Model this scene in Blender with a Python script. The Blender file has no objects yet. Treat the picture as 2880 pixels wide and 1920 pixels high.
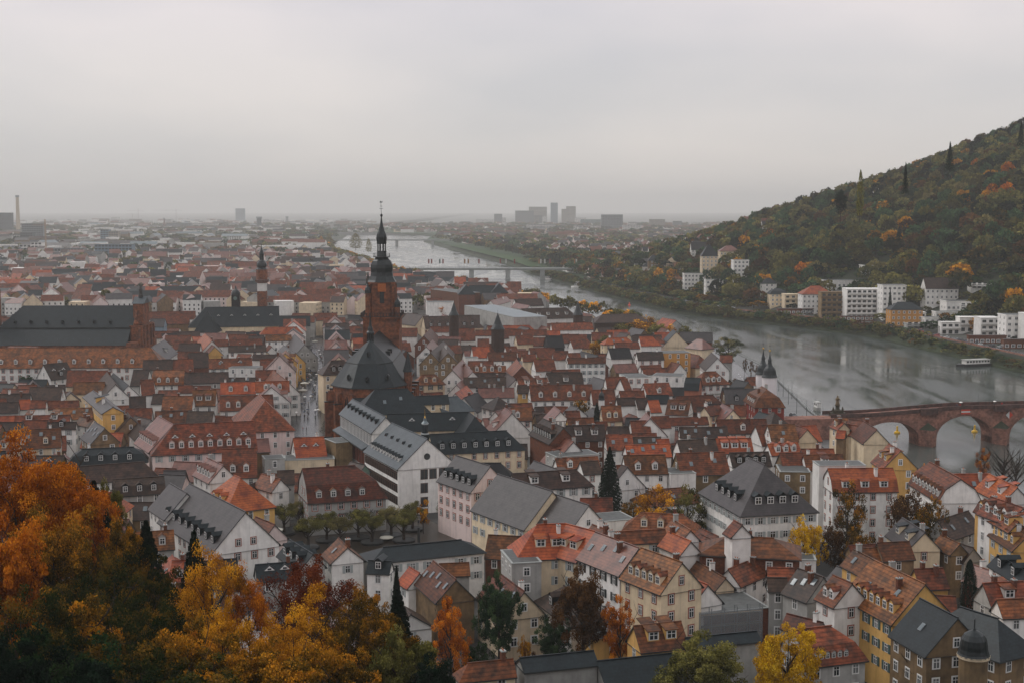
import bpy, math, random
import numpy as np
from mathutils import Vector, Matrix
from mathutils.bvhtree import BVHTree
R=math.radians
rnd=random.Random(7)
HAZED=1.1e-4; HAZECOL=(.955,.94,.91,1)
scene=bpy.context.scene
COL=scene.collection
# ------------------------------------------------------------------ camera
F=3800.0; HC=77.0; HOR=588.0; PITCH=math.atan((960-HOR)/F)
cam=bpy.data.cameras.new('camera'); cam.sensor_width=36; cam.lens=F/2880*36; cam.clip_start=1; cam.clip_end=60000
co=bpy.data.objects.new('camera',cam); COL.objects.link(co); co.location=(0,0,HC); co.rotation_euler=(math.pi/2-PITCH,0,0); scene.camera=co
cp,sp=math.cos(PITCH),math.sin(PITCH)
# ------------------------------------------------------------------ sky
W=bpy.data.worlds.new("World"); scene.world=W; W.use_nodes=True
nt=W.node_tree; nt.nodes.clear()
def N(nt,t,**k):
    n=nt.nodes.new(t)
    for a,b in k.items(): setattr(n,a,b)
    return n
SUN_EL,SUN_ROT=R(46),R(-62)
out=N(nt,'ShaderNodeOutputWorld'); bg=N(nt,'ShaderNodeBackground'); bg.inputs[1].default_value=0.148
sky=N(nt,'ShaderNodeTexSky'); sky.sky_type='NISHITA'; sky.sun_disc=False; sky.sun_elevation=SUN_EL; sky.sun_rotation=SUN_ROT
tc=N(nt,'ShaderNodeTexCoord'); sx=N(nt,'ShaderNodeSeparateXYZ'); nt.links.new(tc.outputs['Generated'],sx.inputs[0])
rp=N(nt,'ShaderNodeValToRGB'); nt.links.new(sx.outputs['Z'],rp.inputs[0])
e=rp.color_ramp.elements
e[0].position=0.0; e[0].color=(.60,.56,.53,1); e[1].position=1.0; e[1].color=(.62,.62,.63,1)
for p_,c_ in ((.10,(.62,.575,.56,1)),(.22,(.66,.60,.63,1)),(.45,(.62,.60,.61,1))):
    q=e.new(p_); q.color=c_
mp=N(nt,'ShaderNodeMapping'); mp.inputs['Scale'].default_value=(1.3,1.3,4.0); mp.inputs['Location'].default_value=(.35,.1,.2); nt.links.new(tc.outputs['Generated'],mp.inputs[0])
ns=N(nt,'ShaderNodeTexNoise'); ns.inputs['Scale'].default_value=2.2; ns.inputs['Detail'].default_value=4; ns.inputs['Roughness'].default_value=.45; nt.links.new(mp.outputs[0],ns.inputs[0])
cr=N(nt,'ShaderNodeValToRGB'); cr.color_ramp.elements[0].position=.36; cr.color_ramp.elements[0].color=(.78,.82,.865,1); cr.color_ramp.elements[1].position=.62; cr.color_ramp.elements[1].color=(1,1,1,1); nt.links.new(ns.outputs[0],cr.inputs[0])
m1=N(nt,'ShaderNodeMix',data_type='RGBA',blend_type='MULTIPLY'); m1.inputs[0].default_value=1; nt.links.new(rp.outputs[0],m1.inputs[6]); nt.links.new(cr.outputs[0],m1.inputs[7])
m2=N(nt,'ShaderNodeMix',data_type='RGBA',blend_type='MULTIPLY'); m2.inputs[0].default_value=1; nt.links.new(m1.outputs[2],m2.inputs[6]); m2.inputs[7].default_value=(9.6,9.6,9.6,1)
m3=N(nt,'ShaderNodeMix',data_type='RGBA'); m3.inputs[0].default_value=.93; nt.links.new(sky.outputs[0],m3.inputs[6]); nt.links.new(m2.outputs[2],m3.inputs[7])
nt.links.new(m3.outputs[2],bg.inputs[0]); nt.links.new(bg.outputs[0],out.inputs[0])
# ------------------------------------------------------------------ sun (thick overcast)
sl=bpy.data.lights.new('sun','SUN'); sl.energy=1.15; sl.angle=R(30); sl.color=(1,.97,.93)
so=bpy.data.objects.new('sun',sl); COL.objects.link(so)
sd=Vector((math.sin(SUN_ROT)*math.cos(SUN_EL),math.cos(SUN_ROT)*math.cos(SUN_EL),math.sin(SUN_EL)))
so.rotation_euler=(-sd).to_track_quat('-Z','Y').to_euler(); so.location=(0,0,400)
vs=scene.view_settings; vs.view_transform='Standard'; vs.look='None'; vs.exposure=-0.05; vs.gamma=1; vs.use_curve_mapping=False
cy=scene.cycles; cy.use_denoising=True
try: cy.denoiser='OPENIMAGEDENOISE'; cy.denoising_input_passes='RGB_ALBEDO_NORMAL'
except Exception: pass
cy.max_bounces=5; cy.diffuse_bounces=2; cy.glossy_bounces=2; cy.transparent_max_bounces=6; cy.volume_bounces=1; cy.transmission_bounces=2
# ------------------------------------------------------------------ geometry of the view
def ray(px,py):
    u=(px-1440)/F; v=(960-py)/F
    return Vector((u, cp+sp*v, -sp+cp*v))
def at(px,py,z=0.0):
    d=ray(px,py); t=(z-HC)/d.z
    return Vector((d.x*t,d.y*t,z))
def atD(px,py,D):
    d=ray(px,py); t=D/d.y
    return Vector((d.x*t,D,HC+d.z*t))
def proj(p):
    x=p[0]; y=p[1]; z=p[2]-HC
    f=y*cp-z*sp; u=x; v=y*sp+z*cp
    return (1440+F*u/f, 960-F*v/f)
TILE={'A':(0,540),'B':(720,540),'C':(1440,540),'D':(2160,320),'E':(0,960),'F':(720,960),'G':(1440,960),'H':(2160,740),
 'I':(0,1440),'J':(720,1440),'K':(1440,1440),'L':(2160,1160),'M':(2160,1440)}
TILE4={'N':(400,860),'O':(1150,860),'Q':(1400,1060),'R':(1200,640),'S':(1600,620)}
def tp(t,x,y):
    if t=='0': return x,y
    if t=='T': return 2080+x/6.534,960+y/6.534
    if t in TILE: b=TILE[t]; return b[0]+x/3.2667,b[1]+y/3.2667
    b=TILE4[t]; return b[0]+x/4.9,b[1]+y/4.9
# ------------------------------------------------------------------ terrain
LB=[(-400,300),(100,200),(200,170),(403,116),(537,119),(690,129),(765,125),(850,104),(1000,62),(1200,5),(1621,-135),(2000,-215),(2400,-305),(3100,-415),(4300,-520),(4500,-700)]
RB=[(-400,420),(300,330),(550,290),(683,259),(883,233),(950,200),(1041,147),(1080,131),(1300,90),(1782,19),(2009,-5),(2816,-133),(3428,-225),(4300,-250),(4500,-600)]
def ip(tab,y):
    ys=[a[0] for a in tab]; xs=[a[1] for a in tab]
    return float(np.interp(y,ys,xs))
def sstep(a,b,x):
    t=min(1,max(0,(x-a)/(b-a))); return t*t*(3-2*t)
def hill(s,Y,X):
    fade=1-sstep(1330,1900,Y)
    z=max(0.0,s-34)*.37
    z=z if z<150 else 150+(z-150)*.6
    z*=fade
    z+=2.5*math.sin(X*.031+Y*.017)*min(1,z/15)
    return z
def hgt(X,Y):
    l=ip(LB,Y); r=ip(RB,Y)
    if Y<4400 and l<X<r: return -9.0
    if X<=l or (Y>=4400 and X<l+150):
        s=l-X
        base=0.0
        if 440<Y<900: base=-3.0*(1-sstep(24,40,s))
        nz=max(0.0,205-Y-max(0,X)*.30)
        z=base+nz*.30 if Y<205 else base
        if Y>900: z=base-5*(1-sstep(0,18,s))
        return z
    s=X-r
    z=-5.4+4.4*sstep(0,8,s)
    if s>9: z=1.0
    return z+hill(s,Y,X)
def hit(px,py,ymin=60):
    d=ray(px,py); y=ymin
    step=4
    while y<9000:
        t=y/d.y; z=HC+d.z*t
        if z<=hgt(d.x*t,y):
            return Vector((d.x*t,y,hgt(d.x*t,y)))
        y+=step if y<2500 else 25
    return at(px,py,0)
# ------------------------------------------------------------------ materials
MAT={}
def pmat(name,col,rough=.6,spec=.5,metal=0.0,noise=None,nscale=.4,var=0.0,stripe=None,bump=0.0,emit=None,coord='Object',fine=None,coat=0.0):
    m=bpy.data.materials.new(name); m.use_nodes=True; nt=m.node_tree; b=nt.nodes['Principled BSDF']
    b.inputs['Roughness'].default_value=rough; b.inputs['Metallic'].default_value=metal
    b.inputs['Specular IOR Level'].default_value=spec
    if coat: b.inputs['Coat Weight'].default_value=coat; b.inputs['Coat Roughness'].default_value=.25
    c0=(*col,1)
    rgb=N(nt,'ShaderNodeRGB'); rgb.outputs[0].default_value=c0; cur=rgb.outputs[0]
    tc=N(nt,'ShaderNodeTexCoord')
    if noise:
        n1=N(nt,'ShaderNodeTexNoise'); n1.inputs['Scale'].default_value=nscale; n1.inputs['Detail'].default_value=5; n1.inputs['Roughness'].default_value=.62
        oi=N(nt,'ShaderNodeObjectInfo'); va=N(nt,'ShaderNodeVectorMath',operation='ADD'); nt.links.new(tc.outputs[coord],va.inputs[0])
        sc_=N(nt,'ShaderNodeVectorMath',operation='SCALE'); sc_.inputs[3].default_value=40; cx=N(nt,'ShaderNodeCombineXYZ'); nt.links.new(oi.outputs['Random'],cx.inputs[0]); nt.links.new(oi.outputs['Random'],cx.inputs[1]); nt.links.new(cx.outputs[0],sc_.inputs[0]); nt.links.new(sc_.outputs[0],va.inputs[1])
        nt.links.new(va.outputs[0],n1.inputs[0])
        rr=N(nt,'ShaderNodeValToRGB'); rr.color_ramp.elements[0].position=.42; rr.color_ramp.elements[0].color=(0,0,0,1); rr.color_ramp.elements[1].position=.66; nt.links.new(n1.outputs[0],rr.inputs[0])
        mx=N(nt,'ShaderNodeMix',data_type='RGBA'); nt.links.new(rr.outputs[0],mx.inputs[0]); nt.links.new(cur,mx.inputs[6]); mx.inputs[7].default_value=(*noise,1); cur=mx.outputs[2]
    if fine:
        n2=N(nt,'ShaderNodeTexNoise'); n2.inputs['Scale'].default_value=fine[0]; n2.inputs['Detail'].default_value=3; nt.links.new(tc.outputs[coord],n2.inputs[0])
        mr=N(nt,'ShaderNodeMapRange'); mr.inputs[1].default_value=.3; mr.inputs[2].default_value=.7; mr.inputs[3].default_value=1-fine[1]; mr.inputs[4].default_value=1+fine[1]; nt.links.new(n2.outputs[0],mr.inputs[0])
        hm=N(nt,'ShaderNodeVectorMath',operation='SCALE'); nt.links.new(cur,hm.inputs[0]); nt.links.new(mr.outputs[0],hm.inputs[3]); cur=hm.outputs[0]
    if name.startswith('plaster'):
        ms=N(nt,'ShaderNodeMapping'); ms.inputs['Scale'].default_value=(1.1,1.1,.10); nt.links.new(tc.outputs['Object'],ms.inputs[0])
        n5=N(nt,'ShaderNodeTexNoise'); n5.inputs['Scale'].default_value=1.3; n5.inputs['Detail'].default_value=4; nt.links.new(ms.outputs[0],n5.inputs[0])
        m9=N(nt,'ShaderNodeMapRange'); m9.inputs[1].default_value=.48; m9.inputs[2].default_value=.72; m9.inputs[3].default_value=1.0; m9.inputs[4].default_value=.82; nt.links.new(n5.outputs[0],m9.inputs[0])
        h9=N(nt,'ShaderNodeVectorMath',operation='SCALE'); nt.links.new(cur,h9.inputs[0]); nt.links.new(m9.outputs[0],h9.inputs[3]); cur=h9.outputs[0]
    if stripe:
        sz=N(nt,'ShaderNodeSeparateXYZ'); nt.links.new(tc.outputs[coord],sz.inputs[0])
        mm=N(nt,'ShaderNodeMath',operation='MULTIPLY'); nt.links.new(sz.outputs['Z'],mm.inputs[0]); mm.inputs[1].default_value=1/stripe[0]
        fr=N(nt,'ShaderNodeMath',operation='FRACT'); nt.links.new(mm.outputs[0],fr.inputs[0])
        r2=N(nt,'ShaderNodeValToRGB'); r2.color_ramp.elements[0].position=0; r2.color_ramp.elements[0].color=(1-stripe[1],)*3+(1,); r2.color_ramp.elements[1].position=.45; r2.color_ramp.elements[1].color=(1.06,1.06,1.06,1); nt.links.new(fr.outputs[0],r2.inputs[0])
        mq=N(nt,'ShaderNodeMix',data_type='RGBA',blend_type='MULTIPLY'); mq.inputs[0].default_value=1; nt.links.new(cur,mq.inputs[6]); nt.links.new(r2.outputs[0],mq.inputs[7]); cur=mq.outputs[2]
    if var:
        oi2=N(nt,'ShaderNodeObjectInfo'); hs=N(nt,'ShaderNodeHueSaturation')
        a1=N(nt,'ShaderNodeMapRange'); a1.inputs[3].default_value=1-var; a1.inputs[4].default_value=1+var; nt.links.new(oi2.outputs['Random'],a1.inputs[0]); nt.links.new(a1.outputs[0],hs.inputs['Value'])
        ml=N(nt,'ShaderNodeMath',operation='MULTIPLY'); nt.links.new(oi2.outputs['Random'],ml.inputs[0]); ml.inputs[1].default_value=7.31
        f2=N(nt,'ShaderNodeMath',operation='FRACT'); nt.links.new(ml.outputs[0],f2.inputs[0])
        a2=N(nt,'ShaderNodeMapRange'); a2.inputs[3].default_value=.5-var*.03; a2.inputs[4].default_value=.5+var*.03; nt.links.new(f2.outputs[0],a2.inputs[0]); nt.links.new(a2.outputs[0],hs.inputs['Hue'])
        nt.links.new(cur,hs.inputs['Color']); cur=hs.outputs[0]
    nt.links.new(cur,b.inputs['Base Color'])
    if bump:
        bp=N(nt,'ShaderNodeBump'); bp.inputs['Strength'].default_value=bump; bp.inputs['Distance'].default_value=.08
        n3=N(nt,'ShaderNodeTexNoise'); n3.inputs['Scale'].default_value=3; nt.links.new(tc.outputs[coord],n3.inputs[0]); nt.links.new(n3.outputs[0],bp.inputs['Height']); nt.links.new(bp.outputs[0],b.inputs['Normal'])
    if emit:
        b.inputs['Emission Color'].default_value=(*emit[0],1); b.inputs['Emission Strength'].default_value=emit[1]
    MAT[name]=m; return m
RO={ # roof materials
 'r':pmat('roof_rust',(.180,.054,.018),.5,.2,noise=(.060,.026,.014),nscale=.45,var=.42,stripe=(.46,.5),fine=(1.2,.45)),
 'o':pmat('roof_orange',(.36,.080,.018),.5,.28,noise=(.16,.030,.012),nscale=.4,var=.16,stripe=(.46,.4),fine=(1.6,.25)),
 'p':pmat('roof_pinkish',(.19,.065,.040),.40,.5,noise=(.09,.030,.020),nscale=.5,var=.15,stripe=(.40,.30),fine=(1.6,.2)),
 'b':pmat('roof_brown',(.055,.030,.020),.5,.24,noise=(.022,.014,.011),nscale=.5,var=.25,stripe=(.46,.4),fine=(1.2,.4)),
 'k':pmat('roof_black',(.016,.015,.016),.5,.25,noise=(.01,.01,.011),var=.2,stripe=(.42,.25),fine=(1.6,.2)),
 's':pmat('roof_slate',(.012,.019,.022),.45,.22,noise=(.007,.011,.013),nscale=.5,var=.15,stripe=(.36,.18),fine=(2.5,.3)),
 'g':pmat('roof_grey',(.054,.046,.045),.45,.35,noise=(.034,.029,.029),nscale=.5,var=.12,stripe=(.40,.16),fine=(1.6,.15)),
 'm':pmat('roof_metal',(.16,.20,.215),.35,.6,metal=.3,noise=(.10,.13,.14),var=.1,fine=(1.0,.15)),
 'f':pmat('roof_flat',(.08,.083,.08),.6,.5,noise=(.07,.075,.07),nscale=.3,var=.2,fine=(1.0,.3)),
 'l':pmat('roof_slate_light',(.060,.075,.082),.42,.35,noise=(.040,.052,.058),nscale=.4,var=.08,stripe=(.36,.12),fine=(2.5,.15)),
}
WA={
 'w':pmat('plaster_white',(.88,.85,.80),.85,.3,noise=(.76,.73,.68),nscale=.35,var=.14,fine=(.8,.06)),
 'c':pmat('plaster_cream',(.80,.65,.45),.85,.3,noise=(.66,.53,.36),nscale=.35,var=.12,fine=(.8,.06)),
 'y':pmat('plaster_yellow',(.74,.44,.14),.85,.3,noise=(.62,.36,.11),nscale=.35,var=.1),
 'O':pmat('plaster_orange',(.56,.27,.07),.85,.3,noise=(.48,.23,.06),nscale=.35,var=.05),
 'n':pmat('plaster_pink',(.84,.68,.63),.85,.3,noise=(.72,.58,.54),nscale=.35,var=.06),
 'o':pmat('plaster_salmon',(.45,.17,.10),.85,.3,noise=(.38,.14,.08),var=.1),
 't':pmat('plaster_tan',(.24,.155,.08),.85,.3,noise=(.14,.095,.055),nscale=.4,var=.2,fine=(.8,.15)),
 'x':pmat('plaster_grey',(.44,.43,.40),.85,.3,noise=(.32,.31,.29),nscale=.35,var=.15),
 'L':pmat('plaster_blue',(.30,.38,.45),.85,.3,noise=(.25,.32,.38),var=.1),
 'G':pmat('plaster_green',(.22,.30,.23),.85,.3,noise=(.17,.24,.19),var=.1),
 'R':pmat('plaster_red',(.26,.040,.025),.85,.3,noise=(.2,.03,.02),var=.05),
 'B':pmat('red_brick',(.15,.052,.026),.85,.3,noise=(.12,.05,.032),nscale=.6,var=.2,stripe=(.3,.2),fine=(2.5,.35)),
 'D':pmat('dark_sandstone',(.05,.028,.02),.85,.3,noise=(.05,.034,.03),nscale=.4,var=.1,fine=(1.5,.2)),
 'k':pmat('dark_cladding',(.028,.028,.03),.6,.4,var=.2),
}
ROW={'r':'rust-tiled','o':'orange-tiled','p':'pinkish-tiled','b':'brown-tiled','k':'black','s':'dark slate','g':'grey','m':'metal','f':'flat','l':'pale slate'}
WAW={'w':'white','c':'cream','y':'yellow','O':'orange','n':'pale pink','o':'salmon pink','t':'tan','x':'grey','L':'pale blue','G':'greenish','R':'red','B':'brick','D':'dark stone','k':'dark'}
sandst=pmat('red_sandstone',(.23,.080,.036),.85,.3,noise=(.10,.045,.032),nscale=.35,fine=(1.1,.45),bump=.4)
sandst2=pmat('bridge_sandstone',(.30,.140,.100),.85,.3,noise=(.16,.085,.066),nscale=.3,fine=(1.1,.35),stripe=(.6,.15))
copper=pmat('dark_dome_slate',(.008,.013,.014),.36,.4,noise=(.014,.020,.021),nscale=.8,fine=(2,.3))
glass=pmat('window_glass',(.025,.032,.036),.18,.6,var=.5)
glass2=pmat('curtained_glass',(.17,.175,.17),.25,.5,var=.3)
white=pmat('window_white_paint',(.82,.81,.78),.6,.4)
redst=pmat('window_red_stone',(.34,.115,.075),.8,.3)
greenp=pmat('shutter_green',(.055,.10,.095),.6,.4)
greyp=pmat('shutter_grey',(.38,.41,.40),.6,.4)
darkp=pmat('shutter_dark',(.018,.024,.024),.6,.4)
metal=pmat('dull_metal',(.20,.22,.23),.4,.5,metal=.6)
dmetal=pmat('dark_iron',(.03,.035,.036),.5,.5)
concrete=pmat('concrete',(.36,.37,.35),.8,.3,noise=(.27,.28,.265),nscale=.1,var=.08)
gold=pmat('gilded_metal',(.75,.48,.12),.25,.5,metal=.9)
# ------------------------------------------------------------------ mesh builder
class MB:
    def __init__(s): s.v=[]; s.f=[]; s.m=[]
    def add(s,vs,fs,mi=0):
        o=len(s.v); s.v+= [tuple(x) for x in vs]
        for f in fs: s.f.append(tuple(o+i for i in f)); s.m.append(mi)
    def quad(s,a,b,c,d,mi=0): s.add([a,b,c,d],[(0,1,2,3)],mi)
    def box(s,x0,x1,y0,y1,z0,z1,mi=0):
        s.add([(x0,y0,z0),(x1,y0,z0),(x1,y1,z0),(x0,y1,z0),(x0,y0,z1),(x1,y0,z1),(x1,y1,z1),(x0,y1,z1)],
              [(0,3,2,1),(4,5,6,7),(0,1,5,4),(1,2,6,5),(2,3,7,6),(3,0,4,7)],mi)
    def obox(s,c,ux,hx,hy,z0,z1,mi=0):
        ux=Vector((ux[0],ux[1])).normalized(); uy=Vector((-ux.y,ux.x)); c=Vector((c[0],c[1]))
        q=[c+ux*a*hx+uy*b*hy for a,b in((-1,-1),(1,-1),(1,1),(-1,1))]
        s.prism([(p.x,p.y) for p in q],z0,z1,mi)
    def prism(s,pts,z0,z1,mi=0,cap=True):
        n=len(pts)
        vs=[(p[0],p[1],z0) for p in pts]+[(p[0],p[1],z1) for p in pts]
        fs=[(i,(i+1)%n,n+(i+1)%n,n+i) for i in range(n)]
        if cap: fs+= [tuple(range(n-1,-1,-1)),tuple(range(n,2*n))]
        s.add(vs,fs,mi)
    def rings(s,rings,mi=0,cap0=False,cap1=False,close=True):
        n=len(rings[0]); vs=[p for r in rings for p in r]; fs=[]
        for k in range(len(rings)-1):
            for i in range(n if close else n-1):
                j=(i+1)%n; fs.append((k*n+i,k*n+j,(k+1)*n+j,(k+1)*n+i))
        if cap0: fs.append(tuple(range(n-1,-1,-1)))
        if cap1: fs.append(tuple((len(rings)-1)*n+i for i in range(n)))
        s.add(vs,fs,mi)
    def lathe(s,prof,n=12,c=(0,0),mi=0,ph=0.0,sq=False):
        rs=[]
        for r,z in prof:
            rs.append([(c[0]+r*math.cos(ph+2*math.pi*i/n),c[1]+r*math.sin(ph+2*math.pi*i/n),z) for i in range(n)])
        s.rings(rs,mi,cap0=True,cap1=True)
    def tube(s,a,b,r0,r1,n=6,mi=0):
        a=Vector(a); b=Vector(b); d=(b-a)
        if d.length<1e-6: return
        d.normalize(); u=d.orthogonal().normalized(); w=d.cross(u)
        s.rings([[tuple(a+u*r0*math.cos(t)+w*r0*math.sin(t)) for t in [2*math.pi*i/n for i in range(n)]],
                 [tuple(b+u*r1*math.cos(t)+w*r1*math.sin(t)) for t in [2*math.pi*i/n for i in range(n)]]],mi,True,True)
    def mesh(s,name,mats):
        me=bpy.data.meshes.new(name); me.from_pydata(s.v,[],s.f)
        for m in mats: me.materials.append(m)
        if any(s.m): me.polygons.foreach_set('material_index',s.m)
        me.update(); return me
KIDS={}
def link(name,me,parent=None,loc=None,rz=None,mats=None):
    o=bpy.data.objects.new(name,me); COL.objects.link(o)
    if parent is not None: o.parent=parent; KIDS.setdefault(parent.name,[]).append(o)
    if loc is not None: o.location=loc
    if rz is not None: o.rotation_euler=(0,0,rz)
    if mats:
        for i,m in enumerate(mats):
            if m is not None: o.material_slots[i].link='OBJECT'; o.material_slots[i].material=m
    return o
def empty(name,loc,rz=0.0):
    o=bpy.data.objects.new(name,None); COL.objects.link(o); o.location=loc; o.rotation_euler=(0,0,rz); o.empty_display_size=.5; return o
def tag(o,label=None,cat=None,group=None,kind=None):
    if label: o['label']=label
    if cat: o['category']=cat
    if group: o['group']=group
    if kind: o['kind']=kind
    return o
AUTO=[]   # (object, phrase, class key, px, py)
def later(o,phrase,cat,group,p,hint=None):
    tag(o,None,cat,group); q=proj(p); AUTO.append((o,phrase,q[0],q[1],hint))
# ================================================================== SETTING: ground, river, streets
offL=[26000,12000,6000,3500,2200,1500,1100,850,700,600,520,450,390,340,290,250,210,180,150,125,100,80,60,48,40,34,30,27,24,21,17,13,9,5,2,0]
offR=[0,2,4,6,8,9,10,14,20,27,34,40,48,60,75,90,110,130,150,175,200,230,260,300,350,400,450,520,600,700,850,1100,1600,2500,4500,9000,26000]
ysG=[-60,-30,0]+list(range(15,260,10))+list(range(270,1500,20))+list(range(1500,2400,60))+list(range(2400,4600,200))+[4700,5200,6000,7500,9500,13000,18000,25000]
gv=[];gc=[]
def gcol(X,Y,z):
    l=ip(LB,Y); r=ip(RB,Y)
    if X<=l+1:
        s=l-X
        if Y<215 and z>.5: return (.030,.026,.012)
        if Y<900: return (.055,.052,.048) if s>40 else (.10,.10,.095)
        if s<14: return (.035,.045,.018)
        if Y>6000: return (.20,.20,.18)  # far plain coloured paler, haze painted into the ground
        if Y<2600: return (.075,.070,.062)
        return (.055,.065,.05)
    s=X-r
    if s<9: return (.030,.042,.016)
    if z>4: return (.020,.028,.013)
    if Y>6000: return (.20,.20,.18)  # same painted haze: pale ground colour far off on this bank
    if Y>1400 and s<260: return (.030,.062,.022)
    return (.06,.06,.05)
for Y in ysG:
    l=ip(LB,Y); r=ip(RB,Y)
    for o in offL:
        X=l-o; z=hgt(X,Y); gv.append((X,Y,z)); gc.append((*gcol(X,Y,z),1))
    for X in (l+.4,r-.4): gv.append((X,Y,-9.0 if Y<4400 else 0.0)); gc.append((.03,.03,.025,1))
    for o in offR:
        X=r+o; z=hgt(X+.001,Y); gv.append((X,Y,z)); gc.append((*gcol(X,Y,z),1))
nc=len(offL)+2+len(offR); nr=len(ysG)
gf=[(a*nc+b,a*nc+b+1,(a+1)*nc+b+1,(a+1)*nc+b) for a in range(nr-1) for b in range(nc-1)]
gm=bpy.data.meshes.new('ground'); gm.from_pydata(gv,[],gf)
ca=gm.color_attributes.new('Col','FLOAT_COLOR','POINT'); ca.data.foreach_set('color',np.array(gc,dtype=np.float32).ravel())
def attrmat(name,rough=.85,fine=(.05,.5),spec=.3):
    m=bpy.data.materials.new(name); m.use_nodes=True; nt=m.node_tree; b=nt.nodes['Principled BSDF']; b.inputs['Roughness'].default_value=rough; b.inputs['Specular IOR Level'].default_value=spec
    a=N(nt,'ShaderNodeVertexColor'); a.layer_name='Col'
    tc=N(nt,'ShaderNodeTexCoord'); n2=N(nt,'ShaderNodeTexNoise'); n2.inputs['Scale'].default_value=fine[0]; n2.inputs['Detail'].default_value=6; nt.links.new(tc.outputs['Object'],n2.inputs[0])
    mr=N(nt,'ShaderNodeMapRange'); mr.inputs[1].default_value=.3; mr.inputs[2].default_value=.7; mr.inputs[3].default_value=1-fine[1]; mr.inputs[4].default_value=1+fine[1]; nt.links.new(n2.outputs[0],mr.inputs[0])
    hm=N(nt,'ShaderNodeVectorMath',operation='SCALE'); nt.links.new(a.outputs[0],hm.inputs[0]); nt.links.new(mr.outputs[0],hm.inputs[3]); nt.links.new(hm.outputs[0],b.inputs['Base Color']); return m
gm.materials.append(attrmat('ground_soil'))
tag(link('ground',gm),kind='structure')
# river
rv=[];rf=[]
ysR=list(range(-60,4500,40))
for Y in ysR:
    l=ip(LB,Y);r=ip(RB,Y)
    for t in (0,.25,.5,.75,1): rv.append((l+(r-l)*t,Y,-6.0))
for a in range(len(ysR)-1):
    for b in range(4): rf.append((a*5+b,a*5+b+1,(a+1)*5+b+1,(a+1)*5+b))
rm=bpy.data.meshes.new('river'); rm.from_pydata(rv,[],rf)
wm=bpy.data.materials.new('river_water'); wm.use_nodes=True; nt=wm.node_tree; b=nt.nodes['Principled BSDF']
b.inputs['Base Color'].default_value=(.075,.088,.080,1); b.inputs['IOR'].default_value=1.333; b.inputs['Specular IOR Level'].default_value=.6
tc=N(nt,'ShaderNodeTexCoord'); mp=N(nt,'ShaderNodeMapping'); mp.inputs['Scale'].default_value=(.05,.011,1); mp.inputs['Rotation'].default_value=(0,0,R(20)); nt.links.new(tc.outputs['Object'],mp.inputs[0])
n1=N(nt,'ShaderNodeTexNoise'); n1.inputs['Scale'].default_value=1.0; n1.inputs['Detail'].default_value=6; n1.inputs['Distortion'].default_value=1.2; nt.links.new(mp.outputs[0],n1.inputs[0])
mr=N(nt,'ShaderNodeMapRange'); mr.inputs[1].default_value=.35; mr.inputs[2].default_value=.68; mr.inputs[3].default_value=.05; mr.inputs[4].default_value=.26; nt.links.new(n1.outputs[0],mr.inputs[0]); nt.links.new(mr.outputs[0],b.inputs['Roughness'])
mp2=N(nt,'ShaderNodeMapping'); mp2.inputs['Scale'].default_value=(.55,.9,1); nt.links.new(tc.outputs['Object'],mp2.inputs[0])
n2=N(nt,'ShaderNodeTexNoise'); n2.inputs['Scale'].default_value=1.0; n2.inputs['Detail'].default_value=4; nt.links.new(mp2.outputs[0],n2.inputs[0])
m5=N(nt,'ShaderNodeMapRange'); m5.inputs[1].default_value=.35; m5.inputs[2].default_value=.68; m5.inputs[3].default_value=.12; m5.inputs[4].default_value=.62; nt.links.new(n1.outputs[0],m5.inputs[0])
bp=N(nt,'ShaderNodeBump'); bp.inputs['Distance'].default_value=.10; nt.links.new(m5.outputs[0],bp.inputs['Strength']); nt.links.new(n2.outputs[0],bp.inputs['Height']); nt.links.new(bp.outputs[0],b.inputs['Normal'])
rm.materials.append(wm); tag(link('river',rm),kind='structure')
# paved sheets
def sheet(name,pts,z,mat):
    me=bpy.data.meshes.new(name); me.from_pydata([(p[0],p[1],z) for p in pts],[],[tuple(range(len(pts)))]); me.materials.append(mat)
    return tag(link(name,me),kind='structure')
wet=pmat('wet_paving',(.032,.032,.032),.27,.34,noise=(.02,.02,.02),nscale=.25,fine=(1.2,.2),bump=.3)
wet2=pmat('wet_square_paving',(.035,.024,.015),.3,.4,noise=(.02,.015,.01),nscale=.25,fine=(1.0,.2),bump=.2)
asph=pmat('wet_asphalt',(.085,.088,.088),.25,.6,noise=(.065,.066,.066),nscale=.1,fine=(.6,.12))
prom=pmat('promenade_paving',(.17,.17,.165),.5,.35,noise=(.12,.12,.118),nscale=.12,fine=(.6,.1))
grassm=pmat('grass_green',(.030,.075,.022),.9,.2,noise=(.055,.075,.02),nscale=.05,fine=(.3,.3))
def G(px,py,z=0): 
    p=at(px,py,z); return (p.x,p.y)
ST_A=at(868,1200,0); ST_B=at(889,955,0)
sdv=(ST_B-ST_A); sdv.z=0; sdv.normalize(); snv=Vector((sdv.y,-sdv.x,0))   # right-hand normal of the street
a=ST_A-sdv*55; c=ST_B+sdv*5
sheet('street',[(a-snv*6.0),(a+snv*5.2),(c+snv*4.6),(c-snv*4.6)],.008,wet)
sheet('square',[G(885,1158),G(1010,1158),G(1010,1290),G(790,1290),G(846,1165)],.004,wet)
sheet('town_square',[G(800,1470),G(1180,1450),G(1420,1560),G(1180,1640),G(820,1650),G(760,1560)],.004,wet2)
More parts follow.
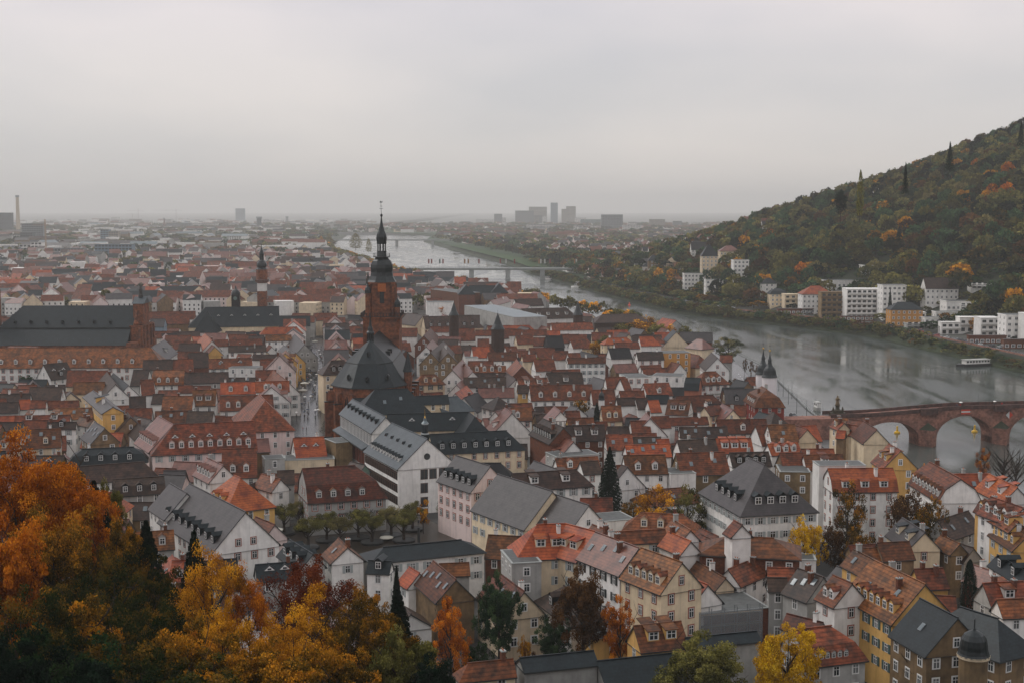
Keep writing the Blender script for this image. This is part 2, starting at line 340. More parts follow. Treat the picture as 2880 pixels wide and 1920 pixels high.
# riverside promenade and road on the town bank
rp_=[];
for Y in (440,470,537,620,690,765,850):
    rp_.append((ip(LB,Y)-1.2,Y))
inner=[(x-10.5,y) for x,y in rp_]
sheet('promenade',rp_+inner[::-1],-2.98,prom)
road_o=[(x-10.7,y) for x,y in rp_]; road_i=[(x-20,y) for x,y in rp_]
sheet('road',road_o+road_i[::-1],-2.985,asph)
mk=MB()
for k in range(18):
    Y=500+k*9; x=ip(LB,Y)-16; mk.quad((x-.12,Y,-2.965),(x+.12,Y,-2.965),(x+.12,Y+4,-2.965),(x-.12,Y+4,-2.965))
lm=pmat('road_paint',(.6,.6,.58),.5); tag(link('road_markings',mk.mesh('road_markings',[lm])),kind='structure')
# quay walls on the town bank, walls and road on the far bank
def wallrun(name,ys,fx,z0,z1,th,mat,label,cat):
    mb=MB()
    L_=[(fx(y),y) for y in ys]
    for (xa,ya),(xb,yb) in zip(L_[:-1],L_[1:]):
        mb.add([(xa,ya,z0),(xb,yb,z0),(xb,yb,z1),(xa,ya,z1),(xa+th,ya,z0),(xb+th,yb,z0),(xb+th,yb,z1),(xa+th,ya,z1)],[(0,1,2,3),(7,6,5,4),(3,2,6,7),(0,3,7,4),(1,5,6,2)])
    o=link(name,mb.mesh(name,[mat])); tag(o,label,cat); return o
wallrun('quay_wall',list(range(440,860,12)),lambda y:ip(LB,y)-.45,-8.5,-2.85,.9,concrete,'low pale quay wall where the riverside promenade drops to the water','quay wall')
wallrun('retaining_wall',list(range(640,1290,15)),lambda y:ip(RB,y)+9.3,-6,1.9,.5,sandst2,'long red sandstone retaining wall holding up the road on the far bank','retaining wall')
far_road=[(ip(RB,y)+11,y) for y in range(640,1500,20)]
sheet('far_bank_road',far_road+[(x+8,y) for x,y in far_road[::-1]],1.03,asph)
# park meadow on the far bank, lawn by the boats
sheet('meadow',[G(1290,700,-1.5),G(1350,690,-1.5),G(1345,715,-1.5),G(1290,722,-1.5)],-.96,grassm) if False else None
pk=[(1800,16),(1900,14),(2050,6),(2300,-28),(2600,-74),(2800,-100)]
sheet('riverside_meadow',[(ip(RB,y)+4,y) for y in range(1700,2900,60)]+[(ip(RB,y)+36,y) for y in range(2840,1690,-60)],1.06,grassm)
gb=[(ip(RB,y)+1.2,y) for y in range(560,760,20)]
gmb=MB()
vsg=[(x,y,-5.0) for x,y in gb]+[(x+7.6,y,-3.1) for x,y in gb]
ng=len(gb); gmb.add(vsg,[(i,i+1,ng+i+1,ng+i) for i in range(ng-1)])
tag(link('grass_bank',gmb.mesh('grass_bank',[grassm])),kind='structure')

# ================================================================== OLD BRIDGE
def arch_bridge():
    A=Vector((119.5,471.5,0)); P1=Vector((146.0,475.5,0)); d=(P1-A).normalized(); n=Vector((-d.y,d.x,0))
    root=empty('stone_bridge',(A.x,A.y,0),math.atan2(d.y,d.x))
    tag(root,'long red sandstone arch bridge across the river, low parapets and pointed piers','bridge')
    piers=[-1.0,27.0,54.6,82.2,110,137.5,165,192]; pw=6.6; hw=4.0
    def top(x): return 4.9+2.0*sstep(0,45,x)-2.2*sstep(120,190,x)
    mb=MB()
    for k in range(len(piers)-1):
        x0=piers[k]+pw/2; x1=piers[k+1]-pw/2; cx=(x0+x1)/2; rx=(x1-x0)/2; n_=18
        zc=-3.6; rz=top(cx)-2.6-zc
        pr=None
        for i in range(n_+1):
            t=math.pi*(1-i/n_); x=cx+rx*math.cos(t); z=zc+rz*math.sin(t)
            if pr:
                xa,za=pr
                for yy,fl in((-hw,0),(hw,1)):
                    q=[(xa,yy,za),(x,yy,z),(x,yy,top(x)),(xa,yy,top(xa))]
                    if fl: q=q[::-1]
                    mb.add(q,[(0,1,2,3)])
                mb.add([(xa,-hw,za),(xa,hw,za),(x,hw,z),(x,-hw,z)],[(0,1,2,3)])
            pr=(x,z)
        mb.quad((x0,-hw,top(x0)),(x1,-hw,top(x1)),(x1,hw,top(x1)),(x0,hw,top(x0)))
        for xx in (x0,x1): mb.quad((xx,-hw,-8),(xx,hw,-8),(xx,hw,zc),(xx,-hw,zc))
    for px_ in piers:
        mb.box(px_-pw/2,px_+pw/2,-hw-.004,hw+.004,-9,top(px_)-.02)
    link('arch_wall',mb.mesh('arch_wall',[sandst2]),root)
    # voussoir rings, cornice
    for k in range(len(piers)-1):
        vb=MB()
        x0=piers[k]+pw/2; x1=piers[k+1]-pw/2; cx=(x0+x1)/2; rx=(x1-x0)/2; zc=-3.6; rz=top(cx)-2.6-zc; n_=22
        for i in range(n_):
            t0=math.pi*(1-i/n_); t1=math.pi*(1-(i+.82)/n_)
            q=[]
            for t,e_ in((t0,0),(t1,0),(t1,.95),(t0,.95)): q.append((cx+(rx+e_)*math.cos(t),zc+(rz+e_)*math.sin(t)))
            vb.add([(a_,-hw-.07,b_) for a_,b_ in q],[(0,1,2,3)])
        link('arch_ring',vb.mesh('arch_ring',[MAT.get('arch_ring_stone') or pmat('arch_ring_stone',(.24,.115,.085),.85,.3,noise=(.14,.07,.055),nscale=.5)]),root)
    for k,px_ in enumerate(piers):
        tz=-.2
        for sgn in (-1,1):
            pb=MB()
            pts=[(px_-pw/2-.003,sgn*hw),(px_,sgn*(hw+4.2)),(px_+pw/2+.003,sgn*hw)]
            if sgn>0: pts=pts[::-1]
            pb.prism(pts,-9,tz,0)
            pb.add([(pts[0][0],pts[0][1],tz),(pts[1][0],pts[1][1],tz),(pts[2][0],pts[2][1],tz),(px_,sgn*hw,tz+2.4)],[(0,1,3),(1,2,3)],1)
            link('pier',pb.mesh('pier',[sandst2,MAT.get('pier_cap_stone') or pmat('pier_cap_stone',(.045,.05,.03),.9)]),root)
    for sgn in (-1,1):
        pb=MB(); xs=np.arange(-9,196,4.0)
        for xa in xs:
            xb=xa+4.0
            pb.add([(xa,sgn*hw-.25,top(xa)-.25),(xb,sgn*hw-.25,top(xb)-.25),(xb,sgn*hw+.25,top(xb)-.25),(xa,sgn*hw+.25,top(xa)-.25),
                    (xa,sgn*hw-.25,top(xa)+1.1),(xb,sgn*hw-.25,top(xb)+1.1),(xb,sgn*hw+.25,top(xb)+1.1),(xa,sgn*hw+.25,top(xa)+1.1)],
                   [(4,5,6,7),(0,1,5,4),(2,3,7,6)])
        link('parapet',pb.mesh('parapet',[pmat('parapet_stone',(.115,.062,.052),.85,.3,noise=(.06,.04,.035),nscale=.5,fine=(1,.3)) if sgn<0 else MAT['parapet_stone']]),root)
    for px_ in (27.0,54.6):   # refuge balconies over the piers
        pb=MB(); z=top(px_); pb.box(px_-3,px_+3,-hw-1.3,-hw+.1,z-1.2,z+1.1); link('refuge',pb.mesh('refuge',[MAT['parapet_stone']]),root)
    # navigation boards
    bb=MB(); x=(piers[1]+piers[2])/2; bb.box(x-1.7,x+1.7,-hw-.42,-hw-.34,top(x)-1.9,top(x)-.2,0); bb.box(x-1.7,x+1.7,-hw-.45,-hw-.42,top(x)-1.3,top(x)-.8,1)
    link('navigation_board',bb.mesh('navigation_board',[pmat('sign_red',(.55,.06,.03),.5),lm]),root)
    x=(piers[2]+piers[3])/2-11; z=top(x)-2.6; bb=MB(); bb.add([(x,-hw-.42,z-1.4),(x+1.4,-hw-.42,z),(x,-hw-.42,z+1.4),(x-1.4,-hw-.42,z)],[(0,1,2),(0,2,3)]); bb.m[-1]=1
    link('navigation_board',bb.mesh('navigation_board',[MAT['sign_red'],lm]),root)
    # approach ramp to the town
    ab=MB(); ab.box(-34,-3.6,-hw,hw,-8,4.4); link('abutment',ab.mesh('abutment',[sandst2]),root)
    return root,top,d,n,A
BR,btop,bd,bn,bA=arch_bridge()
def onbridge(x,y): 
    p=bA+bd*x+bn*y; return Vector((p.x,p.y,btop(x)))
# statue on its plinth
def statue():
    p=onbridge(-4,2.6); p.z=4.6
    root=empty('statue',tuple(p)); root.scale=(.75,.75,.62); tag(root,'weathered stone statue on a tall plinth at the town end of the stone bridge','statue')
    mb=MB(); mb.box(-3.6,3.6,-2.4,2.4,-.5,1.6); mb.box(-2.4,2.4,-1.8,1.8,1.6,2.8); mb.lathe([(1.5,2.8),(1.0,3.6),(.95,5.2),(1.3,5.5),(1.3,5.8)],8); link('plinth',mb.mesh('plinth',[pmat('plinth_stone',(.075,.062,.045),.9,.3,noise=(.04,.045,.025),nscale=.8)]),root)
    mb=MB()
    mb.lathe([(.95,5.8),(1.05,6.4),(.8,7.6),(.62,8.3),(.85,9.0),(.88,9.6),(.5,10.1),(.26,10.3),(.40,10.6),(.42,11.0),(.2,11.35)],10)
    mb.tube((.7,0,9.5),(1.25,-.2,8.5),.28,.2); mb.tube((1.25,-.2,8.5),(.8,-.7,7.9),.2,.15); mb.tube((-.7,0,9.5),(-1.1,-.3,8.6),.28,.2); mb.tube((-1.1,-.3,8.6),(-.6,-.8,8.9),.2,.15)
    link('figure',mb.mesh('figure',[pmat('statue_stone',(.20,.14,.075),.9,.3,noise=(.10,.08,.05),nscale=1.2)]),root)
    for sx_ in (-2.2,2.2):
        mb=MB(); mb.lathe([(.45,2.8),(.55,3.4),(.35,4.1),(.22,4.4),(.28,4.7),(.1,5.0)],8,c=(sx_,-1.0)); link('small_figure',mb.mesh('small_figure',[MAT['plinth_stone']]),root)
statue()
# bridge gate towers
def gate_tower(p,h,r,nm):
    root=empty('gate_tower',tuple(p)); tag(root,nm,'tower','twin bridge gate towers')
    mb=MB(); mb.lathe([(r,0),(r,h)],24); link('wall',mb.mesh('wall',[pmat('gate_white',(.86,.80,.79),.85,.3,noise=(.78,.72,.71),nscale=.3) if 'gate_white' not in MAT else MAT['gate_white']]),root)
    prof=[(r+.3,h-.1),(r+.15,h+.25),(r-.2,h+.9),(r-.38,h+1.7),(r-.5,h+2.5),(r-.95,h+3.4),(r-1.55,h+4.1),(.85,h+4.7),(.72,h+5.3),(.66,h+5.8),(.78,h+6.0),(.66,h+6.5),(.42,h+7.2),(.2,h+8.3),(.1,h+9.4)]
    mb=MB(); mb.lathe(prof,20); dm=link('dome',mb.mesh('dome',[copper]),root)
    mb=MB(); mb.lathe([(.05,h+9.3),(.36,h+9.6),(.36,h+9.9),(.05,h+10.2)],10); link('ball',mb.mesh('ball',[gold]),dm)
    mb=MB(); mb.tube((0,0,h+10.1),(0,0,h+12.6),.06,.04); mb.box(-.35,.35,-.04,.04,h+11.5,h+11.65); link('finial',mb.mesh('finial',[dmetal]),dm)
gt=atD(2164,1075,505); s_=3800/505
gate_tower((gt.x,505,-3),HC+3-(1060-588)/s_,2.75*1.0+.0,'nearer white round bridge gate tower with dark bell dome and gilt ball')
gt=atD(2149,1075,517)
gate_tower((gt.x-.5,517,-3),HC+3-(1052-588)/(3800/517),2.7,'farther white round bridge gate tower half hidden by its twin')

# road bridges downstream
def beam_bridge(name,label,Y,x0,x1,zdeck,piers,th,wd,cat='road bridge',flags=()):
    cx=(x0+x1)/2; root=empty(name,(cx,Y,0)); tag(root,label,cat)
    mb=MB(); mb.box(x0-cx,x1-cx,-wd/2,wd/2,zdeck-th,zdeck); mb.box(x0-cx,x1-cx,-wd/2-.8,-wd/2-.003,zdeck-.9,zdeck+.25); link('deck',mb.mesh('deck',[concrete]),root)
    for px_ in piers:
        mb=MB(); mb.box(px_-cx-2.6,px_-cx+2.6,-wd/2+1,wd/2-1,-9,zdeck-th); mb.box(px_-cx-3.1,px_-cx+3.1,-wd/2+.4,wd/2-.4,-9,-4.5); link('pier',mb.mesh('pier',[concrete]),root)
    mb=MB()
    for s2 in (-1,1):
        mb.box(x0-cx,x1-cx,s2*wd/2-.06,s2*wd/2+.06,zdeck+1.0,zdeck+1.15)
        for x in np.arange(x0,x1,3.0): mb.box(x-cx-.06,x-cx+.06,s2*wd/2-.05,s2*wd/2+.05,zdeck+.05,zdeck+1.0)
    link('railing',mb.mesh('railing',[metal]),root)
    return root
beam_bridge('road_bridge','long flat concrete road bridge with flags along it, nearer of the two downstream',1600,-125,80,7.4,[-48,-5,36],2.2,18)
beam_bridge('road_bridge','distant flat road bridge far downstream beyond the flag-lined bridge',3080,-440,-100,7.8,[-262,-180],2.6,18)
FL=[(1204,'r'),(1212,'r'),(1235,'g'),(1244,'r'),(1305,'o'),(1315,'o'),(1345,'r'),(1421,'w'),(1445,'r'),(1514,'o'),(1519,'w'),(1530,'w'),(1545,'r'),(1614,'o'),(1619,'w'),(1405,'r')]
fcol={'r':pmat('flag_red',(.25,.05,.045),.8),'g':pmat('flag_green',(.05,.11,.09),.8),'o':pmat('flag_orange',(.32,.15,.05),.8),'w':pmat('flag_pale',(.5,.5,.46),.8)}
fpole={}
for x,k in FL:
    p=atD(x,745,1594); rt=empty('flagpole',(p.x,1594,7.4))
    later(rt,{'r':'red','g':'green','o':'orange','w':'pale'}[k]+' flag on a tall pole','flagpole','flags along the road bridge',(p.x,1594,15))
    if k not in fpole:
        mb=MB(); mb.tube((0,0,0),(0,0,11.5),.14,.08); fpole[k]=[mb.mesh('pole',[metal])]
        mb=MB(); mb.box(.1,1.7,-.05,.05,5.5,10.8); fpole[k].append(mb.mesh('flag',[fcol[k]]))
    link('pole',fpole[k][0],rt); link('flag',fpole[k][1],rt)
# ================================================================== HOUSES
SHIELD=[]
HOUSES=[]  # dict(root, rect, ...)
RECTS=[]
UNIT={}
def unit_window(kind):
    if kind in UNIT: return UNIT[kind]
    mb=MB() # unit: width 1, height 1.55, faces -y, origin at bottom centre on the wall plane
    sur={'w':white,'r':redst,'c':None,'k':None,'s':None,'g':None}.get(kind)
    if kind in('w','r'): 
        t=.14 if kind=='w' else .2
        mb.box(-.5-t,.5+t,-.05,.03,-t,1.55+t,0)
    mb.box(-.5,.5,-.07,.03,0,1.55,1)
    for a,b_,c,d in((-.035,.035,0,1.55),(-.5,.5,.98,1.06),(-.5,-.43,0,1.55),(.43,.5,0,1.55),(-.5,.5,0,.07),(-.5,.5,1.48,1.55)): mb.box(a,b_,-.10,-.06,c,d,2)
    if kind in('s','g','k'):
        for s2 in(-1,1): mb.box(s2*.78-.26,s2*.78+.26,-.12,.02,-.05,1.6,3)
    sh={'s':greenp,'g':greyp,'k':darkp}.get(kind,white)
    UNIT[kind]=mb.mesh('window',[sur or white,glass,white,sh]); return UNIT[kind]
def unit_dormer(kind):
    k='dormer_'+kind
    if k in UNIT: return UNIT[k]
    mb=MB() # front at y=0, depth to +y ; origin bottom centre front
    w=.85;h=1.75;dp=3.2
    if kind=='d':
        mb.box(-w+.08,w-.08,.02,dp,-.6,h,1)
        mb.add([(-w-.15,-.25,h),(0,-.25,h+.75),(0,dp+1,h+.75),(-w-.15,dp+1,h)],[(0,1,2,3)],0)
        mb.add([(w+.15,-.25,h),(0,-.25,h+.75),(0,dp+1,h+.75),(w+.15,dp+1,h)],[(3,2,1,0)],0)
        mb.add([(-w,0,h),(w,0,h),(0,0,h+.7)],[(0,1,2)],1)
        mb.box(-w-.16,-w-.04,-.26,dp,h-.1,h,0); mb.box(w+.04,w+.16,-.26,dp,h-.1,h,0)
    elif kind=='e':
        w=1.15; mb.box(-w+.08,w-.08,.02,dp,-.6,h-.1,1)
        mb.add([(-w-.15,-.3,h-.12),(w+.15,-.3,h-.12),(w+.15,dp+1.6,h+.9),(-w-.15,dp+1.6,h+.9),(-w-.15,-.3,h+.03),(w+.15,-.3,h+.03),(w+.15,dp+1.6,h+1.05),(-w-.15,dp+1.6,h+1.05)],[(4,5,6,7),(0,1,5,4),(1,2,6,5),(3,0,4,7)],0)
    else:
        mb.add([(-1.1,0,0),(1.1,0,0),(0,0,1.0),(0,2.2,1.0)],[(0,1,2)],2)
        mb.add([(-1.3,-.1,0),(0,-.1,1.15),(0,2.6,1.15),(-1.3,.5,.35)],[(0,1,2,3)],0)
        mb.add([(1.3,-.1,0),(0,-.1,1.15),(0,2.6,1.15),(1.3,.5,.35)],[(3,2,1,0)],0)
        mb.box(-.4,.4,-.02,.1,.1,.5,3)
    UNIT[k]=mb.mesh('dormer',[RO['r'],WA['w'],white,glass]); return UNIT[k]
def unit_dwin():
    if 'dwin' in UNIT: return UNIT['dwin']
    mb=MB(); mb.box(-.62,.62,-.05,.02,.1,1.6,0); mb.box(-.48,.48,-.08,.0,.24,1.46,1)
    for a,b_,c,d in((-.04,.04,.24,1.46),(-.48,.48,.95,1.03)): mb.box(a,b_,-.11,-.07,c,d,0)
    UNIT['dwin']=mb.mesh('dormer_window',[white,glass]); return UNIT['dwin']
def unit_sky():
    if 'sky' in UNIT: return UNIT['sky']
    mb=MB(); mb.box(-.45,.45,-.65,.65,0,.12,0); mb.box(-.36,.36,-.56,.56,.12,.15,1)
    UNIT['sky']=mb.mesh('skylight',[metal,pmat('skylight_glass',(.14,.17,.18),.12,.6)]); return UNIT['sky']
def unit_chim(v):
    k='chim%d'%v
    if k in UNIT: return UNIT[k]
    mb=MB(); mb.box(-.45,.45,-.55,.55,-2.5,1.5,0); mb.box(-.55,.55,-.65,.65,1.5,1.7,1)
    for y in(-.28,.28): mb.lathe([(.14,1.7),(.12,2.0)],6,c=(0,y),mi=2)
    UNIT[k]=mb.mesh('chimney',[(WA['B'],WA['x'],WA['w'])[v],concrete,WA['o']]); return UNIT[k]
def rect_pts(c,u,hl,hw,n=5):
    v=Vector((-u.y,u.x)); return [c+u*(hl*(2*i/(n-1)-1))+v*(hw*(2*j/(n-1)-1)) for i in range(n) for j in range(n)]
def inrect(p,rc,pad=0.3):
    c,u,hl,hw=rc; d=p-c; return abs(d.dot(u))<hl+pad and abs(d.x*-u.y+d.y*u.x)<hw+pad
def house_geo(c,ang,L,Wd,zr,rise,roof,wall,opts,name='house',z0=0.0,detail=2):
    """L ridge length (gable) ; opts set of flags"""
    root=empty(name,(c[0],c[1],z0),ang)
    ze=zr-rise-z0; zt=zr-z0; h=Wd/2
    hipL='hp' in opts or 'hl' in opts; hipR='hp' in opts or 'hr' in opts
    ins=h*.95
    xa,xb=-L/2,L/2
    X0=xa-(ins if hipL else 0); X1=xb+(ins if hipR else 0)
    if 'm' in opts:
        hm=rise*.52; wm=h*.72
        fl=lambda e_: e_*(h-wm)
        lev=[(X0,X1,h,ze),(X0+(h-wm if hipL else 0),X1-(h-wm if hipR else 0),wm,ze+hm),(xa,xb,0,zt)]
    elif 'k' in opts: lev=[(X0,X1,h,ze),(xa,xb,0,zt)]
    elif 'c' in opts: # flared eaves
        lev=[(X0,X1,h,ze),(X0+(1.1 if hipL else 0),X1-(1.1 if hipR else 0),h-1.1,ze+.75),(xa,xb,0,zt)]
    else: lev=[(X0,X1,h,ze),(xa,xb,0,zt)]
    rb=MB()
    if 'fl' in opts:
        # flat roof: parapet rim and deck
        rb.box(X0-.15,X1+.15,-h-.15,h+.15,zt-.05,zt+.10,0)
        rb.box(X0+.3,X1-.3,-h+.3,h-.3,zt+.10,zt+.13,1)
        wb=MB(); wb.box(X0,X1,-h,h,-6,zt-.05,0)
        lev=[(X0,X1,h,zt)]; ze=zt
    else:
        oh=.45; sl=(lev[1][3]-lev[0][3])/max(.3,lev[0][2]-lev[1][2])
        x0_,x1_,h_,z_=lev[0]
        ov=(x0_-(oh if hipL else .22),x1_+(oh if hipR else .22),h_+oh,z_-oh*min(sl,1.2))
        up=[ov]+[(l[0]-(0 if hipL and i>0 else .22),l[1]+(0 if hipR and i>0 else .22),l[2],l[3]) for i,l in enumerate(lev) if i>0]
        for s2 in(-1,1):
            for a_,b_ in zip(up[:-1],up[1:]):
                q=[(a_[0],s2*a_[2],a_[3]),(a_[1],s2*a_[2],a_[3]),(b_[1],s2*b_[2],b_[3]),(b_[0],s2*b_[2],b_[3])]
                if s2>0: q=q[::-1]
                rb.add(q,[(0,1,2,3)],0)
            a_=up[0]; q=[(a_[0],s2*a_[2],a_[3]-.22),(a_[1],s2*a_[2],a_[3]-.22),(a_[1],s2*a_[2],a_[3]),(a_[0],s2*a_[2],a_[3])]
            rb.add(q if s2<0 else q[::-1],[(0,1,2,3)],1)
        for side,isH in((0,hipL),(1,hipR)):
            sg=-1 if side==0 else 1
            for a_,b_ in zip(up[:-1],up[1:]):
                if isH: rb.add([(a_[side],-a_[2],a_[3]),(a_[side],a_[2],a_[3]),(b_[side],b_[2],b_[3]),(b_[side],-b_[2],b_[3])],[(3,2,1,0) if sg<0 else (0,1,2,3)],0)
                else:
                    for s2 in(-1,1): rb.add([(a_[side],s2*a_[2],a_[3]-.25),(a_[side],s2*a_[2],a_[3]),(b_[side],s2*b_[2],b_[3]),(b_[side],s2*b_[2],b_[3]-.25)],[(0,1,2,3)],1)
            if isH:
                a_=up[0]; rb.add([(a_[side],-a_[2],a_[3]-.22),(a_[side],a_[2],a_[3]-.22),(a_[side],a_[2],a_[3]),(a_[side],-a_[2],a_[3])],[(0,1,2,3)],1)
        # soffit
        a_=up[0]; rb.quad((a_[0],-a_[2],a_[3]-.21),(a_[0],a_[2],a_[3]-.21),(a_[1],a_[2],a_[3]-.21),(a_[1],-a_[2],a_[3]-.21),1)
        if not('fl' in opts): rb.box(lev[-1][0]-.2,lev[-1][1]+.2,-.13,.13,zt-.02,zt+.14,2)
        wb=MB(); wb.box(X0,X1,-h,h,-6,ze-.02,0)
        for side,isH in((0,hipL),(1,hipR)):
            if isH: continue
            x=lev[0][side]; x2=x+(.5 if side==0 else -.5)
            prof=[(-l[2],l[3]-.03) for l in lev]+[(l[2],l[3]-.03) for l in lev[::-1]][1:]
            prof=[p for i,p in enumerate(prof) if i==0 or p!=prof[i-1]]
            wb.add([(x,a_,b_) for a_,b_ in prof],[tuple(range(len(prof)))[::(-1 if side==0 else 1)]],0)
    rm_=RO[roof]
    ro_=link('roof',rb.mesh('roof',[rm_,dmetal,rm_] if 'fl' not in opts else [concrete,rm_]),root)
    wl=link('wall',wb.mesh('wall',[WA[wall]]),root)
    return root,ro_,wl,lev,(X0,X1,h,ze)
def slope_at(lev,t,side=-1):
    """point on the slope: t 0 eave .. 1 ridge by height"""
    z=lev[0][3]+(lev[-1][3]-lev[0][3])*t
    for a,b_ in zip(lev[:-1],lev[1:]):
        if z<=b_[3]+1e-6:
            u=(z-a[3])/max(1e-6,b_[3]-a[3]); return side*(a[2]+(b_[2]-a[2])*u),z,math.atan2(b_[3]-a[3],a[2]-b_[2])
    return 0,z,.7
PRUNE=[]
def decorate(root,ro_,lev,dims,roof,wall,o,px_m,pitch_opts):
    X0,X1,h,ze=dims; xa,xb=lev[-1][0],lev[-1][1]
    cnt=lambda k: o.get(k,0)
    wm=WA[wall] if wall not in 'B' else WA['B']
    for kind,key,t in(('d','d',.16),('e','e',.30),('t','t',.52)):
        n=cnt(key)
        if not n or len(lev)<2: continue
        if 'm' in pitch_opts: t={'d':.08,'e':.1,'t':.6}[kind]
        if kind=='d' and 'dh' in pitch_opts: t=.35
        y,z,sl=slope_at(lev,t)
        sc=1.0
        span=(xb-xa); 
        x0,x1=(xa+X0)/2+ .9,(xb+X1)/2-.9
        if cnt('q'): x0=x1-(x1-x0)*cnt('q')/10
        sc=min(1.0,(x1-x0)/max(1,n)/2.0) if n>1 else 1.0
        sc=max(.55,sc)*.9
        for i in range(n):
            x=x0+(x1-x0)*(i+.5)/n
            def mk_(x=x,y=y,z=z,sc=sc,kind=kind):
                d=link('dormer',unit_dormer(kind),root,(x,y-.05,z+.05),mats=[RO[roof] if roof!='g' else RO['s'],(RO['s'] if kind=='d' and roof in'sgb' else (wm if wall in'wcyxnt' else WA['w'])),None,None]); d.scale=(sc,sc,sc)
                if kind!='t':
                    w=link('window',unit_dwin(),d,(0,0,0))
                    if kind=='e': w.scale=(1.5,1,1)
            PRUNE.append((mk_,root,Vector((x,y-.2,z+1.2))))
    n=cnt('H')
    for i in range(n):
        t=.17; y_,z,sl=slope_at(lev,t); x=X1-(X1-xb)*t-.1; yy=(-1+2*(i+.5)/n)*h*.78*(1-t)
        def mk_(x=x,y=yy,z=z):
            d=link('dormer',unit_dormer('d'),root,(x,y,z),math.pi/2,mats=[RO['s'],RO['s'],None,None]); link('window',unit_dwin(),d).scale=(1.15,1,1)
        PRUNE.append((mk_,root,Vector((x+.4,yy,z+1.2))))
    n=cnt('s')
    for i in range(n):
        t=.45+.25*((i*7)%3)/2; y,z,sl=slope_at(lev,t); x=xa+(xb-xa)*(i+.5)/n
        def mk_(x=x,y=y,z=z,sl=sl):
            s3=link('skylight',unit_sky(),root,(x,y,z+.04)); s3.rotation_euler=(sl,0,0)
        PRUNE.append((mk_,root,Vector((x,y-.3,z+.3))))
    n=cnt('c')
    for i in range(n):
        t=.86 if i%2==0 else .7; y,z,sl=slope_at(lev,t,-1 if i%2 else 1); x=xa+(xb-xa)*(.18+.64*((i*.618+.2)%1) if n>1 else rnd.choice((.12,.8,.5)))
        def mk_(x=x,y=y,z=z,v=o.get('cv',rnd.choice((0,0,1,2)))): link('chimney',unit_chim(v),ro_,(x,y,z+.2)).scale=(.72,.8,.85)
        PRUNE.append((mk_,root,Vector((x,y,z+1.6))))
def wall_windows(root,dims,lev,kind,dens=1.0,gable=True,floors=None,ends=(0,1),hipL=False,hipR=False,ground=0.0,sides=(-1,)):
    X0,X1,h,ze=dims
    me=unit_window(kind)
    if ze<3.2: return
    nf=max(1,int((ze-1.0)/3.0)); fh=3.0; zl=[ze-2.35-k*3.0 for k in range(nf)][::-1]
    sp=2.75/dens*rnd.uniform(.88,1.2); hs=rnd.uniform(.88,1.12); ws=rnd.uniform(.9,1.15)
    def put(x,y,z,rz,sc=1.0):
        def mk_():
            w=link('window',me,root,(x,y,z),rz,mats=[None,glass2,None,None] if rnd.random()<.28 else None); w.scale=(sc*ws,1,sc*hs)
        off=Vector((0,-.35,.8)); off.rotate(Matrix.Rotation(rz,3,'Z')); PRUNE.append((mk_,root,Vector((x,y,z))+off))
    for sd_ in sides:
        n=max(1,int((X1-X0-1.2)/sp))
        for z in zl:
            for i in range(n):
                x=X0+(X1-X0)*(i+.5)/n
                put(x,sd_*h,z,0 if sd_<0 else math.pi)
    for side in ends:
        isH=(hipL,hipR)[side]; x=(X0,X1)[side]; rz=-math.pi/2 if side==0 else math.pi/2
        n=max(1,int((2*h-1.6)/sp))
        for f in range(nf+ (1 if not isH and gable and len(lev)>1 else 0)):
            z=zl[f] if f<nf else zl[-1]+3.0
            nn=n if f<nf else max(1,n-2)
            for i in range(nn):
                y=-h+2*h*(i+.5)/nn
                if f>=nf:
                    y*=.45
                    if z+1.9>lev[-1][3]-.8: continue
                put(x,y,z,rz,.9 if f>=nf else 1.0)
def parse(line,tile):
    p=line.split(); return [float(v) for v in p[:6]],p[6],p[7],p[8:]
TRACING=[True]
def trace(tile,text):
    for line in text.strip().replace('\n',';').split(';'):
        line=line.strip()
        if not line: continue
        if line[0]=='@': tile=line[1:].strip(); continue
        v,roof,wall,op=parse(line,tile)
        x1,y1,x2,y2,e_,zr=v
        flags=set(); o={}; P=46; wk=None; z0=0.0; name='house'
        for t in op:
            if t in('hp','hl','hr','m','k','fl','W0','c_','fz','dh','nl'): flags.add('c' if t=='c_' else t)
            elif t[0]=='P': P=float(t[1:])
            elif t[0]=='G': z0=float(t[1:])
            elif t[0]=='W': wk=t[1:]
            elif t[0]=='N': name=t[1:]
            else: o[t[0]]=float(t[1:]) if '.' in t else int(t[1:])
        a=tp(tile,x1,y1); b_=tp(tile,x2,y2)
        A=at(a[0],a[1],zr); B=at(b_[0],b_[1],zr)
        if a[0]>b_[0]: A,B=B,A
        u=(B-A); L=u.length
        if L<.5: u=Vector((1,0,0)); L=.5
        u.normalize(); n=Vector((u.y,-u.x,0)); mid=(A+B)/2
        if 'fl' in flags:
            Wd=e_ if e_<60 else 10.0
            c=mid-n*(Wd/2); rise=0
        else:
            tanp=math.tan(R(P))
            if e_<60: Wd=e_
            else:
                ey=tp(tile,0,e_)[1]; lo,hi=3.0,34.0
                for _ in range(30):
                    w=(lo+hi)/2; q=mid+n*(w/2); q=Vector((q.x,q.y,zr-w/2*tanp)); 
                    if proj(q)[1]<ey: lo=w
                    else: hi=w
                Wd=(lo+hi)/2
            c=mid; rise=Wd/2*tanp
            if rise>zr-z0-2.5:
                rise=max(1.5,min(rise,zr-z0-2.5))
        add_house(c,math.atan2(u.y,u.x),L,Wd,zr,rise,roof,wall,flags,o,wk,z0,name)
